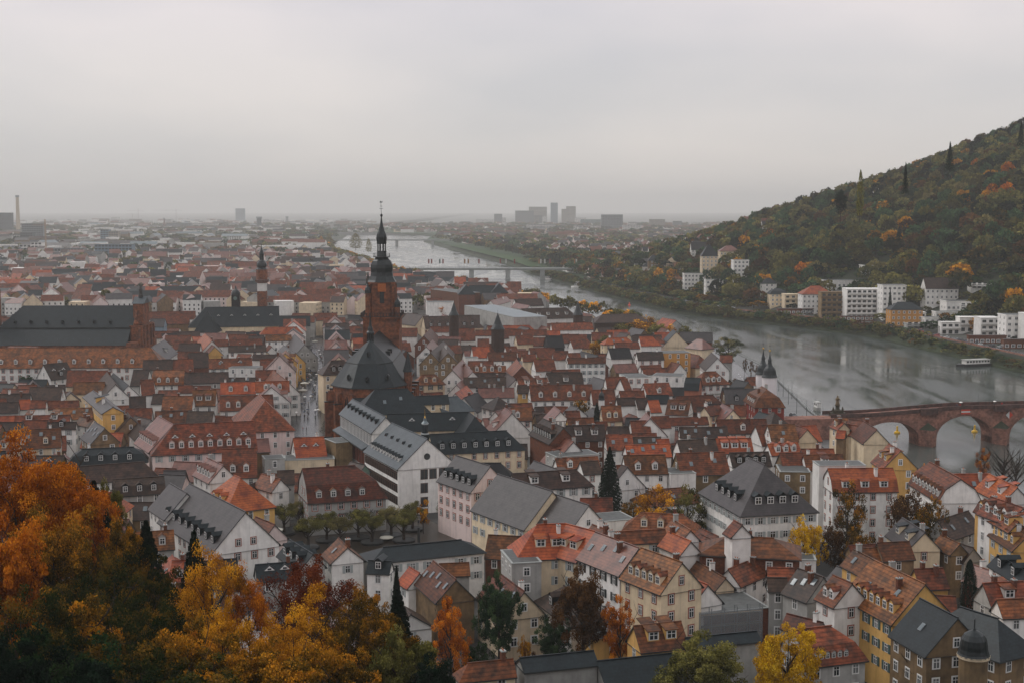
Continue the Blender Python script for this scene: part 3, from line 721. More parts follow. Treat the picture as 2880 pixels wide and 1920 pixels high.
def add_house(c,ang,L,Wd,zr,rise,roof,wall,flags,o,wk=None,z0=0.0,name='house',group='houses of the old town',minwin=5.2):
    root,ro_,wl,lev,dims=house_geo((c[0],c[1]),ang,L,Wd,zr,rise,roof,wall,flags,name,z0)
    u=Vector((math.cos(ang),math.sin(ang)))
    X0,X1,h,ze=dims
    cc=Vector((c[0],c[1]))+u*((X0+X1)/2)
    RECTS.append((cc,u,(X1-X0)/2,h))
    D=c[1]; s_=F/max(50,D)
    if 'c' not in o and not 'fl' in flags and L>6: o['c']=rnd.choice((0,1,1,2)) if s_>4 else 0
    decorate(root,ro_,lev,dims,roof,wall,o,s_,flags)
    if 'W0' not in flags and s_>minwin:
        wall_windows(root,dims,lev,wk or ('r' if wall in'R' else rnd.choice('wwwrg') if wall in 'wc' else 'w'),o.get('w',1.0) if 'w' in o else 1.0,ends=(0,1),hipL='hp' in flags or 'hl' in flags,hipR='hp' in flags or 'hr' in flags,sides=(-1,1) if abs(u.y)>.35 else (-1,))
    ph={'d':'dormers','e':'shed dormers','s':'skylights','t':'triangular dormers'}
    f=''
    nm={1:'one',2:'two',3:'three',4:'four',5:'five',6:'six',7:'seven',8:'eight'}
    for k in('d','e','t','s'):
        if o.get(k,0): 
            n=int(o[k]); f=' with %s %s'%(nm.get(n,'many'),ph[k] if n>1 else ph[k][:-1]); break
    if 'fl' in flags: phrase='%s flat-roofed building'%WAW[wall]
    else: phrase='%s %s house%s'%(ROW[roof],WAW[wall],f)
    if not root.get('label'):
        later(root,phrase,'house' ,group,(cc.x,cc.y,zr-2))
    if group=='houses of the old town' and TRACING[0]:
        M_=Matrix.Translation((c[0],c[1],z0))@Matrix.Rotation(ang,4,'Z'); xs_=[];yb_=[]
        for x_ in(X0,X1):
            for y_ in(-h,h):
                q_=proj(M_@Vector((x_,y_,ze-(2.8 if 'fl' not in flags else 4.5)))); xs_.append(q_[0]); yb_.append(q_[1])
        SHIELD.append((min(xs_),max(xs_),max(yb_),D))
    HOUSES.append(dict(root=root,c=cc,wall=wl,roof=ro_,D=D,dims=dims,lev=lev,zr=zr))
    return root,ro_,wl,lev,dims
# ================================================================== TRACED OLD TOWN (ridge x1 y1 x2 y2, eave y or width, ridge height, roof, wall, options)
trace('M','''
@M
960 430 1440 655 878 18 r y d7 Ws s2 c2
790 342 1050 470 532 17 r y s2 c1
600 575 770 650 810 16 r w d2 Wr
280 515 505 592 760 15 b x s3
0 505 230 510 600 13 r t
0 598 165 600 700 13 b x
170 432 442 440 5 8 f w W0 fl
745 305 985 290 345 11 r t
1010 280 1290 265 415 12 r t
820 335 1020 320 450 11 r t
1235 48 1440 180 262 13 g c e2 c1
1590 205 1760 285 330 11 r t c1
1700 265 1885 325 410 10 b x
1350 520 1600 510 680 12 r y c2
1890 480 2120 560 650 11 p R
2110 800 2352 790 940 13 r w
1980 650 2340 630 850 14 r x e1
2110 390 2400 560 540 14 s w d2
1400 790 1740 965 1200 17 s t s1 c0 Ww
1770 868 2110 975 1210 17 s t hp s1 Ww c0
240 1078 575 1040 1370 14 r x hr m d6
180 930 500 1010 1080 11 r x
@L
1990 790 2230 890 935 17 r y d3 m Wr
2190 950 2420 1090 1175 16 r y d4 Wg
2050 770 2340 870 960 19 r w d3
1485 450 1770 605 715 19 r w d8 m c1 W0
1700 562 2030 558 730 15 o w s1
2030 560 2290 682 750 16 o w e2
1110 283 1220 345 470 17 r y e2
880 78 1000 152 230 17 r c W0
620 58 700 90 130 16 r c d1
750 60 870 75 130 16 r t e1
690 95 980 150 200 15 r c s1
640 160 710 165 215 15 o t
555 512 1140 506 705 18 o w e3 m Wr c2
470 485 900 483 6 18 f w fl W0
0 110 240 105 250 14 r w s1
240 110 360 150 240 13 r c t1
0 285 270 270 370 13 o w d3
310 330 600 330 390 13 r w
110 370 310 365 520 13 r t
330 385 680 380 510 13 r w e1
110 540 390 545 10 10 f t fl
2060 870 2300 1000 1010 17 r y e3
1560 990 1840 900 1100 12 b x s2
@0
2110 1288 2150 1306 17 22.5 g w hp Wg d4 H4 P45 w1.3 c0
@K
1980 215 2400 235 400 15 r B hp P25
2040 72 2112 112 190 19 r w W0
230 112 490 102 400 18 o c hl Wg e2 c2 s1
500 105 760 172 400 18 o c e2 Wg
770 180 1160 322 480 18 p w c3 s4 Wk
1190 325 1560 457 655 18 r c d5 c1 Wr
1550 560 1795 662 800 13 o w c2
950 178 1400 152 260 15 r c
1440 178 1640 262 330 15 o w W0
1475 65 1640 160 200 15 r w s1
740 110 940 185 230 15 r c c2
1700 450 1960 600 620 11 r c c1
1990 520 2260 410 600 12 r w
1125 1042 1545 1000 1235 12 r y e2
750 1160 1115 1140 6 7 f y fl
80 1335 740 1270 1415 10 s x P30 W0 c0
790 1365 1500 1290 1700 9 s x P35 W0 c0
1600 1150 2240 1090 1190 10 s x P30 W0 c0
1690 935 2360 873 12 8 f B fl W0
660 100 1130 60 8 9 f w fl W0
0 470 270 455 10 13 f x fl
@J
1175 318 1880 250 405 11 s w hp P25 c0
1040 440 1240 450 520 10 s w d1
1630 445 1835 612 720 12 r t s5 W0 c0
1690 470 1950 460 545 11 r x
1410 500 1500 555 650 10 o w
310 250 520 380 445 12 s x d3 c0
0 480 370 450 600 11 s x t2
1950 1385 2352 1345 1500 10 r c hl
0 40 170 110 220 12 r n
@F
430 1165 905 1135 1450 15 r x m hr d4 Wr
200 1185 345 1180 1290 12 b x
60 1215 225 1262 1340 12 r w
345 887 618 872 1050 12 o w t2 c1
630 890 735 930 5 11 f t fl W0
265 1090 720 1075 8 7 f c fl W0
80 1080 265 1070 6 8 f x fl
870 1100 1000 1130 1150 11 b G
0 368 300 360 450 15 o w d2
0 490 150 485 600 14 r w d2
30 480 85 540 15 20 r n hp c0
885 525 1190 690 735 20.5 l w c0 Ntown_hall W0
1245 745 1570 890 1075 19.2 l w c0 P42 W0
1090 440 1390 430 650 22 s c hp s2 c0
1470 500 1760 490 560 18 s c c0
900 520 1060 515 600 18 s c c0
1650 520 1850 500 640 17 l c hr c0
1210 665 1950 645 800 19 s c hr t2 c0
1960 650 2010 690 13 19 s c hp c0
1600 850 2300 815 1000 16 s c hr d7 c0 Wr
1520 305 1650 300 385 14 r c hp d2 Ws
690 175 810 170 288 19.5 b c hp d3 P45 W0 Nhotel
1840 1045 2150 1140 1315 18 g n d5 Wr c0
2200 640 2340 605 690 13 p w e1
40 160 320 155 250 14 r w
@0
1400 1332 1553 1380 1455 17 g c Wg c0
1556 1387 1655 1419 1475 16 g w c0
@E
1595 762 2330 728 1000 18 r n hl d9 t5 c0 Wg
1450 683 1590 760 960 18 p n d7 c0
-40 62 1385 55 232 19 r w hr d11 Wr c0
45 150 312 148 290 15 o c k
400 210 612 190 330 14 b w d1 t2
625 265 790 262 400 13 r c c1
790 270 990 265 370 13 r c s2
680 375 960 370 470 12 r c
1230 258 1372 258 395 14 b w
1320 172 1585 168 250 15 b x s1
1590 165 1770 160 270 15 r w d3
1410 262 1695 258 385 14 r w d3 m
1920 160 2310 150 235 15 r w s2 t2
1700 288 2095 280 370 13 b x c1
2100 240 2352 245 8 12 f w fl
2030 378 2352 372 470 13 o w d2
1775 445 1985 442 578 14 r w e2
1505 500 1775 498 615 13 r w
2025 500 2352 492 620 13 r w d3
280 418 575 415 540 13 b w c1
1410 480 1505 480 560 12 b w
0 480 280 475 540 12 b x c2
180 535 275 532 610 12 o w s1
290 540 425 538 600 13 r w d1
430 545 550 540 610 12 r w
555 545 720 540 600 12 r w s2
0 560 170 555 640 12 b x s1
855 447 1037 597 575 15 g y e1 P30
1160 615 1395 610 735 13 r w
1430 640 1720 635 735 12 r w s3
1730 640 1960 640 730 12 b w
1190 505 1335 500 600 13 b x s1
1290 350 1405 345 480 13 r w t1
510 612 860 605 700 12 r w s3
0 685 130 682 740 12 o w
130 680 645 672 730 12 r w e2
0 740 210 738 805 11 b x
210 725 440 720 800 11 r w
440 740 700 735 780 11 b w d1
80 815 555 795 965 13 r c s4 d2
870 735 962 792 900 13 g t s5
760 985 1225 965 1100 13 s w m d4 P40 hp
600 1155 1320 1100 1270 13 b w hp c0
1040 1265 1500 1235 1385 12 b x d3 m c0
1900 1065 2050 1135 1245 14 p w d5
2020 1188 2110 1225 1310 11 r y
2150 1225 2210 1250 12 14 o y hp d2
2280 1320 2352 1290 1400 10 b w
1150 620 1200 690 790 12 b t
1240 680 1390 720 800 11 b w
1260 740 1330 800 860 10 b w
740 690 860 710 760 11 r w
980 280 1060 390 10 13 b w
1040 290 1180 400 9 12 s w
2045 985 2352 975 1235 15 r w d2 c1
@0
533 1359 690 1438 1505 16 g w d8 Wr c0
478 1358 525 1385 1440 15 g w c0
@N
870 22 1880 8 275 21 s c hl Wr c0 t6
895 75 905 75 355 20 s n hp c0 P60
1890 150 2310 145 270 16 s x s3 c0
320 110 645 105 240 17 r t Ws
50 85 730 75 180 15 r w
120 180 315 180 280 16 g L d1
870 375 1165 378 480 14 p w
860 385 960 480 560 14 o w
900 510 1000 560 650 12 r y
1000 470 1180 465 545 12 r w
1200 470 1640 455 530 12 r w
1190 550 1700 540 620 12 b w s1
1700 410 2050 400 470 13 r w
1700 300 2130 290 380 14 o w hp
2100 390 2240 530 12 13 g x
1945 540 2110 640 9 13 g y
1530 670 1890 668 730 13 b w
1640 740 2060 730 940 14 r w
1565 885 1840 880 1000 13 r w s2
1800 880 2010 1040 9 13 r w
1320 660 1500 665 720 13 r w d1
1150 985 1560 985 1035 11 b w s2
500 1095 690 1090 1180 12 r w
700 1100 940 1100 1150 11 r w
0 1010 150 1010 1150 12 r w s1
0 740 400 735 860 14 b w
130 568 310 466 690 17 g w e1
0 390 250 375 440 14 r w
640 650 900 640 830 14 b B
@B
1335 1250 1480 1250 1320 15 r w d3 Wr
@O
200 150 860 135 300 17 b c hr d6 c0
-20 100 200 130 250 17 b c d3
300 290 680 285 350 14 r w c1
205 410 300 310 9 14 r B
670 315 900 312 470 14 r w e2
920 335 1150 335 400 14 r w s2
950 455 1100 455 540 13 r w d1
1170 320 1340 315 440 15 r w d3
1350 325 1550 320 400 14 r w s2
1560 335 1900 330 400 14 r w
1910 345 2080 345 395 14 o w
1890 420 2110 415 560 15 k k W0
2110 400 2340 395 500 14 r w
2230 480 2352 475 570 14 r w s2
1475 405 1700 400 515 14 r c d1
1720 440 1890 440 540 13 r w
870 565 1095 560 700 14 o w
1100 530 1320 525 620 13 r w t2
1330 560 1480 555 630 13 r w s1
1090 640 1480 635 740 13 r w s1
1660 580 1860 575 640 13 r w
1750 580 2000 575 720 13 r w s2
1990 620 2190 620 740 13 r w s2
2190 650 2352 645 760 13 r w s1
1560 670 1740 665 750 13 r c d2
780 715 955 712 5 11 f w fl
820 760 1160 755 815 12 r w
850 830 1330 825 910 13 r w d4
870 925 1330 920 985 12 b w
600 880 740 740 12 15 p w
740 790 880 900 8 14 p w e1
300 640 480 490 10 14 b t
480 560 540 640 9 14 b t
240 560 330 470 9 14 p w
760 985 1330 980 1100 13 b w s3
660 1080 745 1010 9 12 p w
1480 735 1560 830 13 15 r B k
1970 880 2352 870 920 13 r w
1900 915 2352 905 1060 13 b w c2 s2
1495 1000 1900 985 1100 13 r w e2
1330 905 1470 1010 9 12 b w
960 1130 1440 1125 1245 12 p w c3
1500 1090 1970 1085 1180 13 b y
640 1200 800 1100 8 12 o w
760 1260 950 1190 9 11 k w
1220 1250 1240 1255 1400 13 b w hp P40
1300 1400 1680 1395 1560 13 r w d1 c1
@Q
95 423 195 492 14 14 p w e1 W0
620 565 905 690 830 17 b B d8 W0 c3
940 665 1460 650 850 14 b B e2
960 565 1310 555 660 14 r y
775 400 865 470 10 14 p w
930 465 1120 460 560 12 r w
1320 615 1500 610 750 12 r w
1430 395 1690 392 585 13 r c d2
1680 190 2010 185 280 13 r w c1
1290 175 1600 170 360 13 r w d2
1640 285 1890 280 370 12 b w
1900 290 2060 285 420 12 b w
2070 320 2210 315 465 12 o w s1
2050 245 2352 245 345 12 s w
2010 90 2352 75 240 15 r w d1 t1
2120 540 2352 535 680 13 r w d1
1510 680 1840 675 780 12 b w
1830 600 2080 595 760 14 r w d2
2040 490 2100 560 10 15 p w
1840 775 2180 770 825 12 r w
1490 790 1840 785 980 13 r w s2
1850 825 2240 820 930 12 b w s2
2190 855 2352 850 915 12 o w
1760 935 2352 915 1080 13 o w s4
885 815 1040 885 12 14 p w e1 W0
810 1100 1400 1060 8 11 f x fl
800 1120 1370 1090 1260 11 r w d2
500 1150 830 1270 1290 12 g w c0
1140 1165 1370 1150 1310 12 b w
1740 1075 2300 1065 1310 14 r w d2 c1
440 115 1290 100 300 14 r w d4 c3
1690 20 1780 15 170 14 r w
@G
0 1212 590 1172 1335 16 b w hr e2 c0
1010 1130 1060 1150 10 13 b w
1510 1025 1950 1010 1205 14 r t s2 c2
1520 905 1870 890 1020 13 b w c2
1870 890 2190 885 1010 13 o w e3
1540 785 1730 785 865 12 b w s2
1735 785 1970 780 880 12 b w s2
1880 715 2330 710 830 13 r w d1
1440 700 1790 690 750 12 r w
2240 770 2352 765 940 13 r w
2000 1020 2352 1010 1130 12 b w d4
1460 1215 1690 1205 8 10 f w fl W0
1440 530 1640 540 660 13 r w e2
1930 570 2030 625 690 12 p c s2
1770 600 1900 580 660 12 r c
1760 278 1870 273 386 16 r w hp d3 W0 Nhotel
1600 330 1730 335 430 15 s o m d1
1060 330 1270 325 12 12 f w fl
1290 310 1560 320 9 13 f w fl
860 325 1040 322 420 13 r w d2
330 290 640 285 395 13 b w e1
1145 100 1380 95 160 13 b w
1340 108 1640 103 10 12 f O fl
1830 100 1890 150 10 13 b w k
380 90 510 88 160 13 r w s1
510 150 850 145 190 13 r w
200 165 380 160 260 13 r w e2
1200 245 1420 240 290 12 r w
@C
1475 1265 1510 1285 14 15 s c W0
1700 1345 1750 1350 1430 15 p c hp
1170 1330 1290 1328 1405 14 o w hr d3
890 1435 1075 1430 1520 14 k w d2
360 1205 735 1200 1260 14 r w
940 1385 1160 1380 1430 13 r w
@T
405 820 500 872 10 15 r R m hp d4 Wr
600 1290 640 1300 10 11 b x hp W0
@R
1310 1120 1930 1105 1245 17 b w hr e5 c0 Wk
520 1075 1200 1240 20 16 m x fl W0
590 800 940 800 910 20 s B hp c0
530 780 545 790 12 22 s B hp c0
985 760 1000 770 12 22 s B hp c0
55 850 460 905 16 16 f B fl
0 1030 360 1030 12 14 f w fl
0 975 215 970 1020 14 r w
880 1010 1100 950 1040 15 p w
1210 990 1580 980 1075 15 b w s2
1220 1040 1420 1075 1110 14 p w
@S
460 1295 930 1287 1400 14 b D hp c0 P32
130 1320 320 1325 1400 15 b x c0
''')
# ================================================================== CHURCH
def church():
    s=3800/481; tx=(1075-1440)/s; ty=481.0
    root=empty('church',(tx,ty-20,0)); tag(root,'great red sandstone church with dark onion-domed tower and steep slate choir roof','church')
    def X(x): return x-tx
    def Y(y): return y-(ty-20)
    cx=0.0
    # lower and upper shaft
    mb=MB(); mb.box(-6.35,6.35,Y(ty-6.35),Y(ty+6.35),-2,38.6); mb.box(-7,7,Y(ty-7),Y(ty+7),38.6,39.1)
    tw=link('tower_wall',mb.mesh('tower_wall',[sandst]),root)
    mb=MB(); h=4.5; ch=1.3
    oct_=[(-h+ch,-h),(h-ch,-h),(h,-h+ch),(h,h-ch),(h-ch,h),(-h+ch,h),(-h,h-ch),(-h,-h+ch)]
    c0=(cx-.1,Y(ty))
    mb.prism([(c0[0]+a,c0[1]+b) for a,b in oct_],39,51)
    for a,b in((-1,-1),(1,-1),(1,1),(-1,1)):
        mb.obox((c0[0]+a*4.2,c0[1]+b*4.2),(1,1),.5,.5,39,50.3)
    mb.prism([(c0[0]+a*1.06,c0[1]+b*1.06) for a,b in oct_],50.5,51.2)
    for z in(43.1,): mb.prism([(c0[0]+a*1.04,c0[1]+b*1.04) for a,b in oct_],z,z+.3)
    up=link('upper_tower_wall',mb.mesh('upper_tower_wall',[sandst]),root)
    # balustrade gallery
    mb=MB()
    for z,t in((39.1,.25),(40.4,.18)):
        for a,b,c,d in((-7.1,7.1,-7.1,-6.8),(-7.1,7.1,6.8,7.1),(-7.1,-6.8,-6.8,6.8),(6.8,7.1,-6.8,6.8)): mb.box(cx+a,cx+b,Y(ty)+c,Y(ty)+d,z,z+t)
    for k in range(15):
        t=-7+k
        for a,b in((t,-6.95),(t,6.95),(-6.95,t),(6.95,t)): mb.box(cx+a-.12,cx+a+.12,Y(ty)+b-.12,Y(ty)+b+.12,39.3,40.45)
    link('balustrade',mb.mesh('balustrade',[pmat('blackened_stone',(.045,.032,.028),.85)]),root)
    # belfry windows
    for (dx,dy,rz) in((.35,-h,0),(h,0.0,math.pi/2),(-h,0.0,-math.pi/2),(0,h,math.pi)):
        mb=MB(); prof=[(-.75,43.9),(.75,43.9),(.75,48.2),(.45,49.0),(0,49.5),(-.45,49.0),(-.75,48.2)]
        mb.add([(a,-.06,b) for a,b in prof],[tuple(range(7))],0)
        for k in range(9): mb.box(-.7,.7,-.14,-.07,44.2+k*.5,44.4+k*.5,1)
        mb.box(-.05,.05,-.2,-.07,43.9,49.2,1)
        w=link('window',mb.mesh('window',[glass,dmetal]),root,(c0[0]+dx,c0[1]+dy,0),rz)
    for sx_ in(3.85,-3.85):
        mb=MB(); prof=[(-.45,43.9),(.45,43.9),(.45,48.2),(0,49.3),(-.45,48.2)]
        mb.add([(a,-.06,b) for a,b in prof],[tuple(range(5))],0)
        link('window',mb.mesh('window',[glass]),root,(c0[0]+sx_,c0[1]-3.85,0),R(45) if sx_>0 else R(-45))
    # clock face
    mb=MB(); mb.box(-1.45,1.45,-.30,.02,49.35-1.45,49.35+1.45,0)
    cl=link('clock',mb.mesh('clock',[pmat('clock_panel',(.40,.10,.022),.6)]),root,(c0[0]+.35,c0[1]-h,0))
    cl.location.z=.0
    mb=MB()
    for k in range(12):
        a=k*math.pi/6; mb.add([(1.35*math.sin(a)-.07*math.cos(a),-.34,49.35+1.35*math.cos(a)+.07*math.sin(a)),(1.35*math.sin(a)+.07*math.cos(a),-.34,49.35+1.35*math.cos(a)-.07*math.sin(a)),(1.05*math.sin(a)+.07*math.cos(a),-.34,49.35+1.05*math.cos(a)-.07*math.sin(a)),(1.05*math.sin(a)-.07*math.cos(a),-.34,49.35+1.05*math.cos(a)+.07*math.sin(a))],[(0,1,2,3)])
    for a,l,w_ in((R(215),.85,.1),(R(30),1.1,.07)):
        mb.add([(w_*math.cos(a),-.36,49.35-w_*math.sin(a)),(l*math.sin(a),-.36,49.35+l*math.cos(a)),(-w_*math.cos(a),-.36,49.35+w_*math.sin(a))],[(0,1,2)])
    link('clock_hands',mb.mesh('clock_hands',[gold]),cl)
    # domes
    def oct_rings(mb,prof,mi=0,n=8):
        mb.lathe([(r/ math.cos(math.pi/8),z) for r,z in prof],n,c=c0,ph=math.pi/8,mi=mi)
    mb=MB(); oct_rings(mb,[(5.0,51.2),(4.55,51.9),(3.95,53.2),(3.7,54.6),(3.85,56.2),(3.75,57.3),(3.2,58.6),(2.4,59.4),(2.15,59.9)])
    dm=link('dome',mb.mesh('dome',[copper]),root)
    mb=MB(); mb.box(c0[0]-.35,c0[0]+.35,c0[1]-4.15,c0[1]-3.3,53.6,54.6); link('hatch',mb.mesh('hatch',[dmetal]),dm)
    mb=MB(); oct_rings(mb,[(2.9,59.9),(2.9,60.15)]); 
    for i in range(16):
        a=i*math.pi/8; mb.box(c0[0]+2.85*math.cos(a)-.05,c0[0]+2.85*math.cos(a)+.05,c0[1]+2.85*math.sin(a)-.05,c0[1]+2.85*math.sin(a)+.05,60.1,61.3)
    mb.lathe([(2.9,61.25),(2.95,61.35),(2.9,61.4)],16,c=c0) if False else None
    oct_rings(mb,[(1.6,60.1),(1.6,61.9),(1.75,62.1)])
    link('gallery',mb.mesh('gallery',[dmetal]),root)
    mb=MB()
    for i in range(8):
        a=math.pi/8+i*math.pi/4; mb.box(c0[0]+1.42*math.cos(a)-.17,c0[0]+1.42*math.cos(a)+.17,c0[1]+1.42*math.sin(a)-.17,c0[1]+1.42*math.sin(a)+.17,62.0,64.7)
    oct_rings(mb,[(1.65,64.6),(1.7,65.2)]); link('lantern',mb.mesh('lantern',[copper]),root)
    mb=MB(); oct_rings(mb,[(1.6,65.2),(1.78,66.2),(1.82,67.0),(1.6,68.0),(1.05,69.3),(.62,70.8),(.33,72.6),(.18,74.2)]); sp_=link('spire',mb.mesh('spire',[copper]),root)
    mb=MB(); mb.lathe([(.05,74.0),(.42,74.4),(.46,74.7),(.42,75.0),(.05,75.4)],10,c=c0); link('ball',mb.mesh('ball',[copper]),sp_)
    mb=MB(); mb.tube((c0[0],c0[1],75.2),(c0[0]-.15,c0[1],79.3),.09,.06); mb.box(c0[0]-.7,c0[0]+.6,c0[1]-.05,c0[1]+.05,77.0,77.12); mb.box(c0[0]-.5,c0[0]+.4,c0[1]-.05,c0[1]+.05,77.9,78.0)
    mb.add([(c0[0]-.6,c0[1],79.2),(c0[0]+.35,c0[1],79.2),(c0[0]+.45,c0[1],79.8),(c0[0],c0[1],79.45),(c0[0]-.35,c0[1],79.9)],[(0,1,2,3,4)]); link('weathercock',mb.mesh('weathercock',[dmetal]),sp_)
    # corner stair turrets on the tower
    for dx,dy,zb in((-4.6,-4.4,45.4),(5.0+.9,-5.6,35)):
        mb=MB(); c=(c0[0]+dx,c0[1]+dy); t=47.4 if dx<0 else 42.6
        mb.lathe([(.95,zb if dx>0 else 39),(.95,t)],10,c=c,mi=1)
        mb.lathe([(1.15,t),(1.1,t+.5),(1.15,t+1.0),(.95,t+1.8),(.45,t+2.5),(.12,t+3.2),(.05,t+4.2)],10,c=c,mi=0); link('stair_turret',mb.mesh('stair_turret',[copper,sandst]),root)
    # nave and choir
    def ring(hw,yf,yb,apx,z,ff=.35,xc=0):
        # polygonal apse to -y
        return [(xc-hw,Y(yb),z),(xc-hw,Y(yf+apx),z),(xc-hw*.72,Y(yf+apx*.42),z),(xc-hw*ff,Y(yf),z),(xc+hw*ff,Y(yf),z),(xc+hw*.72,Y(yf+apx*.42),z),(xc+hw,Y(yf+apx),z),(xc+hw,Y(yb),z)]
    xc=-.6; yb=ty-6.3
    nv=MB(); nv.rings([ring(11.6,428.5,yb,8.5,-2,.36,xc),ring(11.6,428.5,yb,8.5,20.6,.36,xc)],0,cap1=True,close=True)
    nw=link('choir_wall',nv.mesh('choir_wall',[sandst]),root)
    rb=MB(); rb.rings([ring(12.3,427.8,yb,8.9,20.2,.36,xc),ring(11.6,428.5,yb,8.4,21.0,.36,xc),ring(7.3,434.5,yb,6,27.6,.40,xc)],0)
    rb.rings([ring(12.3,427.8,yb,8.9,19.9,.36,xc),ring(12.3,427.8,yb,8.9,20.2,.36,xc)],1,cap0=True)
    link('lower_roof',rb.mesh('lower_roof',[RO['s'],dmetal]),root)
    rb=MB(); r1=ring(7.75,434.0,yb,6.1,27.3,.40,xc); ap=(xc,Y(443.5),34.2); bk=(xc,Y(yb),34.4)
    rb.rings([ring(7.75,434.0,yb,6.1,27.0,.40,xc),r1],1)
    vs_=r1+[ap,bk]; rb.add(vs_,[(0,1,8,9),(1,2,8),(2,3,8),(3,4,8),(4,5,8),(5,6,8),(6,7,9,8)],0)
    link('upper_roof',rb.mesh('upper_roof',[RO['s'],dmetal]),root)
    # roof dormer vents
    for x,z,yy in((xc,29.6,437.0),(xc-5.9,22.8,431.6),(xc+.3,22.4,429.3),(xc+6.8,22.9,431.9)):
        mb=MB(); mb.box(-.35,.35,-.5,.9,-.3,.8,0); mb.add([(-.5,-.6,.75),(0,-.6,1.35),(0,1.6,1.35),(-.5,1.6,.75)],[(0,1,2,3)],0); mb.add([(.5,-.6,.75),(0,-.6,1.35),(0,1.6,1.35),(.5,1.6,.75)],[(3,2,1,0)],0); link('roof_vent',mb.mesh('roof_vent',[copper]),root,(x,Y(yy),z))
    for sg in(-1,1):
        for k in range(2):
            mb=MB(); mb.box(-.9,.9,-.9,.9,-.6,.9); link('roof_vent',mb.mesh('roof_vent',[copper]),root,(xc+sg*5.4,Y(447+k*7),29.2))
    # buttresses + pointed windows round the apse
    rg=ring(11.6,428.5,yb,8.5,0,.36,xc)
    for i in range(7):
        a=Vector(rg[i]); b_=Vector(rg[i+1]); d=(b_-a); n=Vector((d.y,-d.x,0)).normalized(); 
        if i in(0,6): ts=[.15,.4,.65,.9]
        else: ts=[.5]
        for t in ts:
            p=a+d*t+n*(-.0); ang=math.atan2(d.y,d.x)
            mb=MB(); w=1.15; prof=[(-w,5),(w,5),(w,14.0),(w*.6,16.0),(0,17.2),(-w*.6,16.0),(-w,14.0)]
            mb.add([(x_,-.07,z_) for x_,z_ in prof],[tuple(range(7))],0); mb.box(-.08,.08,-.2,-.07,5,16.8,1); mb.box(-w,w,-.2,-.07,9.5,9.65,1); mb.box(-w,w,-.2,-.07,13.4,13.55,1)
            link('window',mb.mesh('window',[glass,sandst]),root,tuple(p),ang)
    for i in range(8):
        a=Vector(rg[i]); c=Vector((xc,Y(440),0)); d=(a-c); d.z=0
        if i in(0,7): continue
        d.normalize(); mb=MB(); mb.obox((a.x+d.x*1.2,a.y+d.y*1.2),(d.x,d.y),1.5,.55,-2,14.5,0); mb.obox((a.x+d.x*.7,a.y+d.y*.7),(d.x,d.y),.9,.5,14.5,18.2,0)
        mb.obox((a.x+d.x*1.2,a.y+d.y*1.2),(d.x,d.y),1.65,.7,14.5,14.8,1)
        link('buttress',mb.mesh('buttress',[sandst,copper]),root)
    for sg in(-1,1):
        for k in range(4):
            mb=MB(); x=xc+sg*13; y=Y(441+k*9); mb.box(x-1.3,x+1.3,y-.6,y+.6,-2,17,0); mb.box(x-1.4,x+1.4,y-.7,y+.7,17,17.4,1); link('buttress',mb.mesh('buttress',[sandst,copper]),root)
    # stair tower right of the choir
    mb=MB(); c=(xc+12.6,Y(441)); mb.lathe([(1.3,-2),(1.3,24)],8,c=c,mi=1); mb.lathe([(1.75,24),(1.5,24.6),(.9,27),(.08,30.6)],8,c=c); link('stair_turret',mb.mesh('stair_turret',[copper,sandst]),root)
    # ridge fleche
    mb=MB(); c=(xc,Y(444.5)); mb.lathe([(1.25,33.2),(1.25,34.2)],8,c=c,ph=math.pi/8)
    for i in range(8):
        a=i*math.pi/4; mb.box(c[0]+1.0*math.cos(a)-.13,c[0]+1.0*math.cos(a)+.13,c[1]+1.0*math.sin(a)-.13,c[1]+1.0*math.sin(a)+.13,34.2,36.2)
    mb.lathe([(.7,34.2),(.7,36.0)],8,c=c); mb.lathe([(1.45,36.1),(1.35,36.5),(.95,37.0),(.85,37.8),(.5,38.6),(.32,40),(.08,42.6)],8,c=c,ph=math.pi/8); link('fleche',mb.mesh('fleche',[copper]),root)
    RECTS.append((Vector((tx-.6,455)),Vector((0,1)),34,14))
church()
